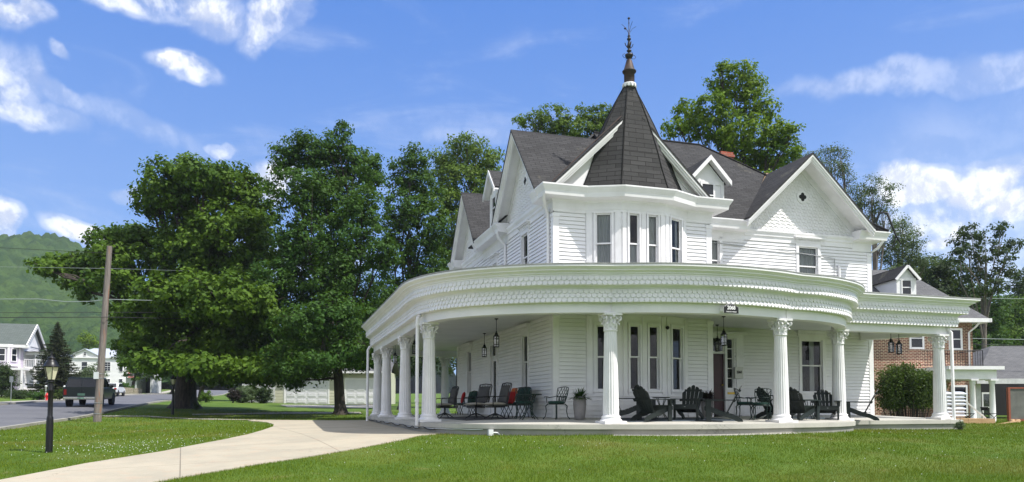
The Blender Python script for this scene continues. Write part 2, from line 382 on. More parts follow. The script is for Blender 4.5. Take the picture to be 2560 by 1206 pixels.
        fs = [(i * k + j, (i + 1) * k + j, (i + 1) * k + (j + 1) % k, i * k + (j + 1) % k) for i in range(m - 1) for j in range(k)]
        if cap: fs += [tuple(range(k)), tuple(range((m - 1) * k + k - 1, (m - 1) * k - 1, -1))]
        return s.add(vs, fs, mi, smooth)
    def build(s, name, mats, parent=None, uv=False, fix=True, label=None):
        me = bpy.data.meshes.new(name); me.from_pydata(s.v, [], s.f)
        if not isinstance(mats, (list, tuple)): mats = [mats]
        for m in mats: me.materials.append(m)
        me.polygons.foreach_set('material_index', s.mi); me.polygons.foreach_set('use_smooth', s.sm)
        if fix:
            bm = bmesh.new(); bm.from_mesh(me); bmesh.ops.recalc_face_normals(bm, faces=bm.faces)
            bm.to_mesh(me); bm.free()
        if uv: auto_uv(me)
        me.update()
        o = bpy.data.objects.new(name, me); COL.objects.link(o)
        if parent is not None: o.parent = parent
        if label: o['label'] = label
        return o
def auto_uv(me):
    l = me.uv_layers.new(name='UVMap').data; vs = me.vertices
    for p in me.polygons:
        n = p.normal; t = Vector((0, 0, 1)).cross(n)
        if t.length < .05: t = Vector((1, 0, 0))
        t.normalize(); b = n.cross(t)
        for li in p.loop_indices:
            c = vs[me.loops[li].vertex_index].co; l[li].uv = (c.dot(t), c.dot(b))
# ------------------------------------------------------------------ terrain
CX, CY, TH = 1.19, 20.9, R(17.1)
cT, sT = math.cos(TH), math.sin(TH)
def WL(a, b, z=0.0): return Vector((CX + a * cT - b * sT, CY + a * sT + b * cT, z))
def LW(x, y): dx = x - CX; dy = y - CY; return (dx * cT + dy * sT, -dx * sT + dy * cT)
CP = [(0, 0, -1.02), (-8, 2, -1.05), (8, 2, -1.0), (-8, 12, -.80), (0, 12, -.75), (9, 12, -.72), (2, 17.7, -.30), (-2.6, 19.6, -.30), (7.5, 18.3, -.31), (15.5, 24, -.33),
      (20, 28, -.30), (-10.3, 16.5, -.586), (-7.6, 33.5, -.20), (-19, 68, .61), (0, 50, .15), (12, 42, -.2), (30, 42, -.35), (40, 25, -.45), (30, 12, -.7), (-30, 8, -.65), (5, 26, -.25),
      (-70, 128, 3.4), (-60, 75, 1.9), (-20, 130, 2.2), (60, 90, .5), (-45, 30, .1), (-11, 45, .05), (-3.8, 27, -.27)]
for a_, b_, z_ in [(-16.5, 9.5, -.39), (-16.5, 13.7, -.29), (-16.5, 19.7, -.155), (-16.5, 28.5, .19), (-16.5, 47, .8), (-24, 33, .45), (-24, 52, .88), (-24, 68, 1.44), (-24, 107, 2.3), (-24, 12, -.2), (-16, 0, -.55)]:
    p = WL(a_, b_); CP.append((p.x, p.y, z_))
CP = np.array(CP, float)
def _U(r2): return np.where(r2 < 1e-9, 0, r2 * np.log(np.maximum(r2, 1e-9)) * .5)
_n = len(CP); _A = np.zeros((_n + 3, _n + 3)); _d = ((CP[:, None, :2] - CP[None, :, :2]) ** 2).sum(-1)
_A[:_n, :_n] = _U(_d) + np.eye(_n) * .8; _A[:_n, _n] = 1; _A[:_n, _n + 1:] = CP[:, :2]; _A[_n, :_n] = 1; _A[_n + 1:, :_n] = CP[:, :2].T
_W = np.linalg.solve(_A, np.concatenate([CP[:, 2], [0, 0, 0]]))
def ground(x, y):
    x = np.atleast_1d(np.asarray(x, float)); y = np.atleast_1d(np.asarray(y, float))
    out = np.empty_like(x)
    for i in range(0, len(x), 20000):
        X = x[i:i + 20000]; Y = y[i:i + 20000]
        d = (X[:, None] - CP[None, :, 0]) ** 2 + (Y[:, None] - CP[None, :, 1]) ** 2
        z = _U(d) @ _W[:_n] + _W[_n] + _W[_n + 1] * X + _W[_n + 2] * Y
        out[i:i + 20000] = z
    r = np.hypot(x, y - 40); k = np.clip((r - 110) / 120, 0, 1)
    return np.clip(out, -1.3, 3.6) * (1 - k) + 2.0 * k
def gz(x, y): return float(ground(x, y)[0])
def on_ground(px, py):
    d = pix_dir(px, py); lo, hi = 5.0, 200.0; prev = None
    t = 4.0
    while t < 260:
        p = Vector((0, 0, EYE)) + d * t
        if p.z <= gz(p.x, p.y):
            a, b = t - .25, t
            for _ in range(20):
                m = (a + b) / 2; p = Vector((0, 0, EYE)) + d * m
                if p.z <= gz(p.x, p.y): b = m
                else: a = m
            return Vector((p.x, p.y, gz(p.x, p.y)))
        t += .25
    return p
# ------------------------------------------------------------------ ground sheets
def lawn_mat():
    m, t, p = new_mat('lawn_grass')
    o = t.n('ShaderNodeTexCoord').outputs['Object']
    c = t.mix(t.ramp(t.noise(o, .55, 6, .6), .35, .65), (.07, .13, .018), (.11, .17, .026))
    c = t.mix(t.ramp(t.noise(o, .17, 4, .6), .50, .72, 0, .7), c, (.16, .17, .055))
    c = t.mix(t.ramp(t.noise(o, 1.6, 5, .7), .56, .72, 0, .6), c, (.22, .18, .08))
    c = t.mix(t.ramp(t.noise(o, 25, 4, .7), .45, .75, 0, .5), c, (.06, .13, .02))
    t.L.new(c, p.inputs['Base Color']); p.inputs['Roughness'].default_value = .9; p.inputs['Specular IOR Level'].default_value = .15
    bump(t, p, t.noise(o, 40, 5, .7), .8, .03); return m
M['lawn'] = lawn_mat()
xs = np.concatenate([-np.geomspace(1500, 76, 14), np.arange(-72, 52.1, .8), np.geomspace(58, 1500, 14)])
ys = np.concatenate([[-600, -200, -60, -20, -8], np.arange(-2, 132.1, .8), np.geomspace(140, 2500, 14)])
XX, YY = np.meshgrid(xs, ys); ZZ = ground(XX.ravel(), YY.ravel())
nx, ny = len(xs), len(ys)
me = bpy.data.meshes.new('lawn')
idx = np.arange(nx * ny).reshape(ny, nx)
q = np.stack([idx[:-1, :-1], idx[:-1, 1:], idx[1:, 1:], idx[1:, :-1]], -1).reshape(-1, 4)
me.from_pydata(np.stack([XX.ravel(), YY.ravel(), ZZ], 1).tolist(), [], q.tolist())
me.materials.append(M['lawn']); me.polygons.foreach_set('use_smooth', [True] * len(me.polygons))
lawn = bpy.data.objects.new('lawn', me); COL.objects.link(lawn); tag(lawn, kind='structure')
def sheet(name, poly, off, m, step=1.0, thick=0.0):
    bm = bmesh.new(); vs = [bm.verts.new((p[0], p[1], 0)) for p in poly]; bm.faces.new(vs)
    x0 = min(p[0] for p in poly); x1 = max(p[0] for p in poly); y0 = min(p[1] for p in poly); y1 = max(p[1] for p in poly)
    for ax, lo, hi in ((0, x0, x1), (1, y0, y1)):
        k = lo + step
        while k < hi:
            co = (k, 0, 0) if ax == 0 else (0, k, 0); no = (1, 0, 0) if ax == 0 else (0, 1, 0)
            bmesh.ops.bisect_plane(bm, geom=bm.verts[:] + bm.edges[:] + bm.faces[:], plane_co=co, plane_no=no); k += step
    z = ground([v.co.x for v in bm.verts], [v.co.y for v in bm.verts])
    for v, zz in zip(bm.verts, z): v.co.z = zz + off
    bmesh.ops.recalc_face_normals(bm, faces=bm.faces)
    if sum(f.normal.z for f in bm.faces) < 0: bmesh.ops.reverse_faces(bm, faces=bm.faces)
    if thick:
        r = bmesh.ops.extrude_face_region(bm, geom=[e for e in bm.edges if e.is_boundary])
        for v in [g for g in r['geom'] if isinstance(g, bmesh.types.BMVert)]: v.co.z -= thick
    me = bpy.data.meshes.new(name); bm.to_mesh(me); bm.free(); me.materials.append(m)
    o = bpy.data.objects.new(name, me); COL.objects.link(o); tag(o, kind='structure'); return o
def ab(pts): return [tuple(WL(a, b))[:2] for a, b in pts]
sheet('road', ab([(-24, -60), (-16.6, -60)] + [(-16.6, b) for b in range(-40, 181, 20)] + [(-24, 180)]), .012, M['asphalt'], 1.5)
sheet('kerb', ab([(-16.6, -60), (-16.42, -60), (-16.42, 180), (-16.6, 180)]), .11, M['kerb'], 2, .14)
sheet('kerb', ab([(-24.2, -60), (-24.0, -60), (-24.0, 180), (-24.2, 180)]), .11, M['kerb'], 2, .14)
sheet('sidewalk', ab([(-26.6, -60), (-25.3, -60), (-25.3, 180), (-26.6, 180)]), .03, M['walk'], 2)
gp = [on_ground(*q) for q in ((255, 1040), (365, 1040.5), (480, 1047), (640, 1050.3), (640, 1052), (480, 1049.5), (365, 1043), (255, 1042.5))]
sheet('sidewalk', [(p.x, p.y) for p in gp], .02, M['walk'], 2)
dpoly = []
for (px, py) in [(0, 1203), (215, 1161), (410, 1130), (560, 1101), (620, 1088), (655, 1078), (683, 1068), (684, 1062), (665, 1057), (620, 1053.5), (640, 1051.0), (830, 1052.5), (925, 1052)]:
    p = on_ground(px, py); dpoly.append((p.x, p.y))
for a, b in [(-3.6, 13.5), (-2.8, 2.0), (-2.6, -.2)]: dpoly.append(tuple(WL(a, b))[:2])
for (px, py) in [(1052, 1090), (1000, 1103), (900, 1122), (770, 1144), (640, 1164), (500, 1188), (400, 1206), (180, 1260)]:
    p = on_ground(px, py); dpoly.append((p.x, p.y))
dpoly.append((dpoly[-1][0] - 6, dpoly[-1][1] - 2)); dpoly.append((dpoly[0][0] - 4, dpoly[0][1] - 1.5))
drive = sheet('driveway', dpoly, .022, M['drive'], .8, .05)
# garage apron far left, worn track in front of the garages
gp = [on_ground(*q) for q in ((700, 1013), (940, 1013), (930, 1021), (720, 1019))]
sheet('garage_apron', [(p.x, p.y) for p in gp], .02, M['walk'], 2)
gp = [on_ground(*q) for q in ((480, 1036), (700, 1032), (900, 1031), (905, 1035), (700, 1036), (480, 1039))]
sheet('track', [(p.x, p.y) for p in gp], .02, M['walk'], 2)
# ------------------------------------------------------------------ THE HOUSE
house = empty('victorian_house', (CX, CY, 0), TH, 'white clapboard Victorian house with curved columned porch and pointed turret', 'house')
H0 = .12   # porch floor at the wall
ZC = 3.05  # porch ceiling
ZE = 6.68  # eave top
def wall_frame(p0, p1):
    p0 = Vector(p0); p1 = Vector(p1); d = (p1 - p0).normalized(); n = Vector((d.y, -d.x)); return p0, p1, d, n
def siding(mb, p0, p1, z0, z1, openings=(), expo=.113, lim=None):
    p0, p1, d, n = wall_frame(p0, p1); L = (p1 - p0).length
    k = math.floor(z0 / expo)
    while k * expo < z1:
        za, zb = max(k * expo, z0), min((k + 1) * expo, z1)
        cuts = sorted(set([za, zb] + [z for o in openings for z in (o[2], o[3]) if za < z < zb]))
        for c0, c1 in zip(cuts[:-1], cuts[1:]):
            zm = (c0 + c1) / 2; s0, s1 = (0.0, L) if lim is None else lim(zm)
            if s1 - s0 < .02: continue
            iv = [(s0, s1)]
            for o in openings:
                if o[2] < zm < o[3]:
                    nv = []
                    for a, b in iv:
                        if o[0] > a: nv.append((a, min(b, o[0])))
                        if o[1] < b: nv.append((max(a, o[1]), b))
                    iv = [x for x in nv if x[1] - x[0] > .005]
            def off(z): return .034 - .029 * ((z - k * expo) / expo)
            gp = .013 if abs(c0 - k * expo) < 1e-6 and c1 - c0 > .03 else 0.0
            zz0 = c0; c0g = c0 + gp
            for a, b in iv:
                A = p0 + d * a; B = p0 + d * b
                q = [(A.x + n.x * off(c0g), A.y + n.y * off(c0g), c0g), (B.x + n.x * off(c0g), B.y + n.y * off(c0g), c0g),
                     (B.x + n.x * off(c1), B.y + n.y * off(c1), c1), (A.x + n.x * off(c1), A.y + n.y * off(c1), c1)]
                mb.add(q, [(0, 1, 2, 3)])
                if abs(c0 - k * expo) < 1e-6:
                    o2 = -.012
                    w0 = (A.x + n.x * o2, A.y + n.y * o2); w1 = (B.x + n.x * o2, B.y + n.y * o2); o3 = .005
                    mb.add([(*w0, c0g), (*w1, c0g), q[1], q[0], (*w0, c0), (*w1, c0), (A.x + n.x * o3, A.y + n.y * o3, c0), (B.x + n.x * o3, B.y + n.y * o3, c0)], [(0, 1, 2, 3), (4, 5, 1, 0), (4, 6, 7, 5)])
        k += 1
def window(parent, p0, p1, s, z0, w_, h_, cas=.11, head=0, curtain=None, sash=.5, upper_curtain=None, name='window', room=True, extra=None):
    """window centred at distance s along wall p0->p1; returns opening rectangle (s0,s1,z0,z1)"""
    p0, p1, d, n = wall_frame(p0, p1); c = p0 + d * s
    T = Matrix(((d.x, -n.x, 0, c.x), (d.y, -n.y, 0, c.y), (0, 0, 1, z0), (0, 0, 0, 1)))
    m = MB(); m.M = T; hw = w_ / 2
    m.box(-hw - cas, -hw, -.045, .11, 0, h_); m.box(hw, hw + cas, -.045, .11, 0, h_)
    m.box(-hw - cas - .002, hw + cas + .002, -.048, .11, h_, h_ + cas * 1.25)
    m.box(-hw - cas - .03, hw + cas + .03, -.085, .11, -.055, 0)
    m.box(-hw - cas, hw + cas, -.043, .0, -.15, -.055)
    if head:
        zt = h_ + cas * 1.25
        m.box(-hw - cas - .05, hw + cas + .05, -.065, .0, zt, zt + .14)
        m.box(-hw - cas - .12, hw + cas + .12, -.17, .0, zt + .14, zt + .185)
        m.box(-hw - cas - .09, hw + cas + .09, -.13, .0, zt + .105, zt + .14)
        k = int((w_ + 2 * cas) / .06)
        for i in range(k):
            x = -hw - cas + (i + .5) * (w_ + 2 * cas) / k
            m.box(x - .014, x + .014, -.085, -.065, zt + .05, zt + .104)
    st = .042; hm = h_ * sash
    def sashbox(y, za, zb):
        m.box(-hw, -hw + st, y, y + .035, za, zb); m.box(hw - st, hw, y, y + .035, za, zb)
        m.box(-hw + st, hw - st, y, y + .035, zb - st, zb); m.box(-hw + st, hw - st, y, y + .035, za, za + st)
    sashbox(.02, h_ - hm, h_); sashbox(.058, 0, h_ - hm + st)
    wo_ = m.build(name, M['trim'], parent)
    g = MB(); g.M = T
    g.add([(-hw + st, .04, h_ - hm + st), (hw - st, .04, h_ - hm + st), (hw - st, .04, h_ - st), (-hw + st, .04, h_ - st)], [(0, 1, 2, 3)])
    g.add([(-hw + st, .078, st), (hw - st, .078, st), (hw - st, .078, h_ - hm), (-hw + st, .078, h_ - hm)], [(0, 1, 2, 3)])
    g.build('pane', M['glass'], wo_, fix=False)
    def cur(x0, x1, za, zb, mt):
        q = MB(); q.M = T; nn = max(4, int((x1 - x0) / .02)); vs = []
        for i in range(nn + 1):
            x = x0 + (x1 - x0) * i / nn; y = .115 + .012 * math.sin(i * 1.35) + .005 * math.sin(i * .6)
            vs += [(x, y, za), (x, y, zb)]
        q.add(vs, [(2 * i, 2 * i + 2, 2 * i + 3, 2 * i + 1) for i in range(nn)], 0, True)
        q.build('curtain', mt, wo_, fix=False)
    if curtain == 'full': cur(-hw, hw, 0, h_, M['curtain'])
    elif curtain == 'lower': cur(-hw, hw, 0, h_ - hm, M['curtain']); cur(-hw, -hw * .35, h_ - hm, h_, M['curtain_w']); 
    elif curtain == 'sides': cur(-hw, -hw * .45, 0, h_, M['curtain']); cur(hw * .45, hw, 0, h_, M['curtain'])
    elif curtain == 'right': cur(0, hw * .4, 0, h_, M['curtain'])
    if room:
        q = MB(); q.M = T; x = hw + .02; D = .9
        q.add([(-x, .100, -.02), (x, .100, -.02), (x, .100, h_ + .02), (-x, .100, h_ + .02), (-x, D, -.02), (x, D, -.02), (x, D, h_ + .02), (-x, D, h_ + .02)],
              [(4, 5, 6, 7), (0, 1, 5, 4), (3, 7, 6, 2), (0, 4, 7, 3), (1, 2, 6, 5)])
        q.build('room_behind', M['room'], wo_, fix=False)
    return (s - hw - .01, s + hw + .01, z0 - .005, z0 + h_ + .005)
# footprint
B1, B2, BP = (1.925, -.42), (3.315, -.42), .42
AR = 12.95; BL = 12.1; BF = 2.0; AC = 5.09
# ---- left wall (a=0), walking from back to front
PL = ((0, BL), (0, 0))
def sL(b): return BL - b
opL = []
# ground floor: windows b~2.2, 9.8; door b~5.6 ; upstairs: windows
opL.append(window(house, *PL, sL(2.57), H0 + .83, .56, 1.74, head=1, curtain=None))
opL.append(window(house, *PL, sL(9.92), H0 + .83, .62, 1.74, head=1, curtain=None))
opL.append(window(house, *PL, sL(2.57), 4.42, .62, 1.50, head=1))
opL.append(window(house, *PL, sL(6.1), 4.42, .62, 1.20, head=1, curtain='full'))
opL.append(window(house, *PL, sL(9.4), 4.42, .62, 1.15, head=1, curtain='full'))
# left side door with transom
def side_door(parent, p0, p1, s, z0, w_, hd, htr, leaf, panes=0, name='door'):
    p0, p1, d, n = wall_frame(p0, p1); c = p0 + d * s
    T = Matrix(((d.x, -n.x, 0, c.x), (d.y, -n.y, 0, c.y), (0, 0, 1, z0), (0, 0, 0, 1)))
    m = MB(); m.M = T; hw = w_ / 2; cas = .13; H = hd + htr + .07
    m.box(-hw - cas, -hw, -.05, .11, 0, H); m.box(hw, hw + cas, -.05, .11, 0, H)
    m.box(-hw - cas, hw + cas, -.052, .11, H, H + .16); m.box(-hw - cas - .08, hw + cas + .08, -.15, 0, H + .16, H + .2)
    m.box(-hw, hw, .01, .09, hd, hd + .07); m.box(-hw, hw, -.02, .11, -.04, .0)
    m.box(-hw, -hw + .05, .03, .07, hd + .07, H); m.box(hw - .05, hw, .03, .07, hd + .07, H); m.box(-.02, .02, .03, .07, hd + .07, H)
    D = m.build(name, M['trim'], parent)
    l = MB(); l.M = T
    l.box(-hw, -hw + .12, .04, .08, 0, hd); l.box(hw - .12, hw, .04, .08, 0, hd)
    l.box(-hw + .12, hw - .12, .04, .08, hd - .12, hd); l.box(-hw + .12, hw - .12, .04, .08, 0, .3)
    l.build('door_leaf', leaf, D)
    g = MB(); g.M = T
    g.box(-hw + .12, hw - .12, .055, .065, .3, hd - .12); g.box(-hw + .05, hw - .05, .045, .055, hd + .07, H)
    g.build('pane', M['glass'], D)
    k = MB(); k.M = T; k.ball((hw - .06, .01, 1.0), .03); k.tube([(hw - .06, .04, 1.0), (hw - .06, .01, 1.0)], .012); k.build('door_knob', M['brass'], D)
    q = MB(); q.M = T
    q.add([(-hw, .12, 0), (hw, .12, 0), (hw, .12, H), (-hw, .12, H), (-hw, 1, 0), (hw, 1, 0), (hw, 1, H), (-hw, 1, H)], [(4, 5, 6, 7), (0, 1, 5, 4), (3, 7, 6, 2), (0, 4, 7, 3), (1, 2, 6, 5)])
    q.build('hall_behind', M['room'], D, fix=False)
    return (s - hw - .01, s + hw + .01, z0 - .3, z0 + H + .01)
opL.append(side_door(house, *PL, sL(6.22), H0 + .06, .80, 2.02, .38, M['trim']))
m = MB(); siding(m, *PL, -.3, ZE - .35, opL); m.build('wall', M['siding'], house, fix=False)
# ---- corner block front
PF1 = ((0, 0), (.97, 0)); PF2 = ((4.27, 0), (AC, 0)); PF3 = ((AC, 0), (AC, BF))
for P in (PF1, PF2, PF3):
    m = MB(); siding(m, *P, -.3, ZE - .35); m.build('wall', M['siding'], house, fix=False)
# ---- bay
bayfaces = [((.97, 0), B1), (B1, B2), (B2, (4.27, 0))]
def bay_face(P, wins, cols):
    p0, p1, d, n = wall_frame(*P); L = (p1 - p0).length; op = []
    for (s, w_, cu1, cu2) in wins:
        op.append(window(house, *P, s, H0 + .78, w_, 1.87, cas=.055, curtain=cu1))
        op.append(window(house, *P, s, 4.22, w_, 1.79, cas=.055, curtain=cu2))
    m = MB(); T = Matrix(((d.x, -n.x, 0, p0.x), (d.y, -n.y, 0, p0.y), (0, 0, 1, 0), (0, 0, 0, 1)))
    # flat panelling with openings
    xs_ = sorted(set([0, L] + [v for o in op for v in (o[0], o[1])])); zs_ = sorted(set([-.3, ZE - .3] + [v for o in op for v in (o[2], o[3])]))
    m.M = T
    for xa, xb in zip(xs_[:-1], xs_[1:]):
        for za, zb in zip(zs_[:-1], zs_[1:]):
            xm, zm = (xa + xb) / 2, (za + zb) / 2
            if any(o[0] < xm < o[1] and o[2] < zm < o[3] for o in op): continue
            m.add([(xa, 0, za), (xb, 0, za), (xb, 0, zb), (xa, 0, zb)], [(0, 1, 2, 3)])
    # pilasters, panels over and under the windows
    for (xa, xb) in cols:
        m.box(xa, xb, -.030, .0, 4.02, ZE - .42); m.box(xa, xb, -.030, .0, .66 + H0, ZC - .02)
    for (s, w_, *_r) in wins:
        for za, zb in ((6.09, 6.27),):
            h = w_ / 2 + .05
            m.box(s - h, s + h, -.012, 0, za, zb); m.box(s - h + .035, s + h - .035, -.024, -.012, za + .035, zb - .035)
    for za in (.18, .32, .46, .60):
        m.box(.0, L, -.02, 0, za, za + .012)
    m.box(.0, L, -.045, 0, .72, .77); m.box(0, L, -.03, 0, -.3, .12)
    m.build('bay_wall', M['paint'], house, fix=True)
bay_face(bayfaces[0], [(.53, .46, None, 'full')], [(.03, .2), (.86, 1.02)])
bay_face(bayfaces[1], [(.39, .32, None, 'lower'), (1.00, .32, None, 'full')], [(.02, .14), (.625, .765), (1.25, 1.37)])
bay_face(bayfaces[2], [(.52, .50, None, 'sides')], [(.03, .17), (.87, 1.02)])
# ---- main front wall
PF = ((AC, BF), (AR, BF)); opF = []
opF.append(window(house, *PF, 1.30, 4.50, .60, 1.66, head=1, curtain='full'))
opF.append(window(house, *PF, 10.27 - AC, 4.62, .80, 1.42, head=1, curtain='full'))
opF.append(window(house, *PF, 10.35 - AC, H0 + .80, .87, 1.83, head=1, curtain='right'))
# front door unit with transom and sidelight, a = 5.3 .. 7.1
def front_door():
    p0, p1, d, n = wall_frame(*PF); z0 = H0 + .05
    T = Matrix(((1, 0, 0, AC), (0, 1, 0, BF), (0, 0, 1, z0), (0, 0, 0, 1)))
    m = MB(); m.M = T; hd = 2.03; H = 2.55
    xa, xb, xc, xd = .92, 1.75, 1.83, 2.11   # door leaf xa..xb, sidelight xc..xd
    m.box(xb, xc, -.04, .12, 0, H); m.box(xd, xd + .08, -.02, .12, 0, H); m.box(xa - .12, xa, -.05, .12, 0, H); m.box(xd + .08, xd + .36, -.05, .0, 0, H)
    m.box(xd + .05, xd + .40, -.09, .0, H - .62, H - .58)
    m.box(xa, xb, -.02, .12, hd, hd + .09); m.box(xa - .12, xd + .36, -.055, .12, H, H + .16); m.box(xa - .2, xd + .5, -.2, 0, H + .16, H + .2)
    m.box(xc, xd, .0, .06, 0, .80); m.box(xc, xd, -.02, .09, .80, .86)
    m.box(xc + .05, xd - .05, -.012, .0, .1, .5); 
    for i in range(6):
        z = .86 + i * (H - .86 - .03) / 5; m.box(xc + .045, xd - .045, .01, .05, z, z + .03)
    m.box(xc, xc + .045, .01, .05, .86, H); m.box(xd - .045, xd, .01, .05, .86, H)
    m.box(xa, xa + .05, .01, .05, hd + .09, H); m.box(xb - .05, xb, .01, .05, hd + .09, H)
    D = m.build('front_door', M['trim'], house)
    l = MB(); l.M = T; l.box(xa, xb, .06, .10, 0, hd)
    for za, zb in ((.12, .75), (.9, 1.9)):
        for q in ((xa + .1, (xa + xb) / 2 - .04), ((xa + xb) / 2 + .04, xb - .1)): l.box(q[0], q[1], .045, .06, za, zb)
    l.build('door_leaf', M['door'], D)
    g = MB(); g.M = T; g.box(xc + .04, xd - .04, .03, .035, .86, H); g.box(xa + .05, xb - .05, .03, .035, hd + .09, H); g.build('pane', M['glass'], D)
    k = MB(); k.M = T; k.ball((xb - .08, .0, .98), .032); k.tube([(xb - .08, .05, .98), (xb - .08, 0, .98)], .012); k.build('door_knob', M['brass'], D)
    b = MB(); b.M = T; b.box(xc + .02, xc + .3, -.03, -.0, .67, .74); b.build('letter_plate', M['brass'], D)
    q = MB(); q.M = T; q.add([(xa, .13, 0), (xd, .13, 0), (xd, .13, H), (xa, .13, H), (xa, 1, 0), (xd, 1, 0), (xd, 1, H), (xa, 1, H)], [(4, 5, 6, 7), (0, 1, 5, 4), (3, 7, 6, 2), (0, 4, 7, 3), (1, 2, 6, 5)])
    q.build('hall_behind', M['room'], D, fix=False)
    opF.append((xa - .01, xd + .01, z0 - .3, z0 + H + .005))
front_door()
m = MB(); siding(m, *PF, -.3, ZE - .35, opF); m.build('wall', M['siding'], house, fix=False)
for P in (((AR, BF), (AR, 9.5)), ((AR, 9.5), (5, 9.5)), ((5, BL), (0, BL)), ((5, 9.5), (5, BL))):
    m = MB(); siding(m, *P, -.3, ZE - .35); m.build('wall', M['siding'], house, fix=False)
# corner boards with small capitals
for (x, y, dx, dy) in ((0, 0, 1, 1), (AC, 0, -1, 1), (AR, BF, -1, 1), (0, BL, 1, -1)):
    for zz0, zz1 in ((-.3, ZC - .02), (4.0, ZE - .72)):
        m = MB()
        xs0, xs1 = sorted((x - dx * .035, x + dx * .15)); ys0, ys1 = sorted((y - dy * .035, y + dy * .15))
        m.box(xs0, xs1, ys0, ys1, zz0, zz1); m.box(xs0 - .02, xs1 + .02, ys0 - .02, ys1 + .02, zz1 - .1, zz1)
        m.build('corner_board', M['trim'], house)
m = MB(); m.box(AC + .002, AC + .05, BF - .14, BF - .03, 4.0, ZE - .4); m.build('corner_board', M['trim'], house)
# ---- cornices
deep = [(0.0, 6.02), (.035, 6.02), (.035, 6.10), (.045, 6.10), (.045, 6.30), (.09, 6.36), (.36, 6.38), (.40, 6.38), (.42, 6.50), (.50, 6.64), (.50, ZE), (0.0, ZE + .02)]
belt = [(0.0, 6.12), (.04, 6.12), (.04, 6.26), (.08, 6.30), (.08, 6.36), (.13, 6.44), (.13, 6.50), (0.0, 6.53)]
m = MB(); m.sweep([(0, .75), (0, 0), (.97, 0), B1, B2, (4.27, 0), (AC, 0), (AC, BF), (7.65, BF)], deep); m.build('cornice', M['paint'], house)
m = MB(); m.sweep([(12.15, BF), (AR, BF), (AR, 9.5)], deep); m.build('cornice', M['paint'], house)
m = MB(); m.sweep([(0, 7.75), (0, 4.35)], deep); m.build('cornice', M['paint'], house)
m = MB(); m.sweep([(0, BL), (0, 11.1)], deep); m.build('cornice', M['paint'], house)
for a in (((7.65, BF), (12.15, BF)), ((0, 4.35), (0, .75)), ((0, 11.1), (0, 7.75))):
    m = MB(); m.sweep(a, belt); m.build('belt_moulding', M['paint'], house)
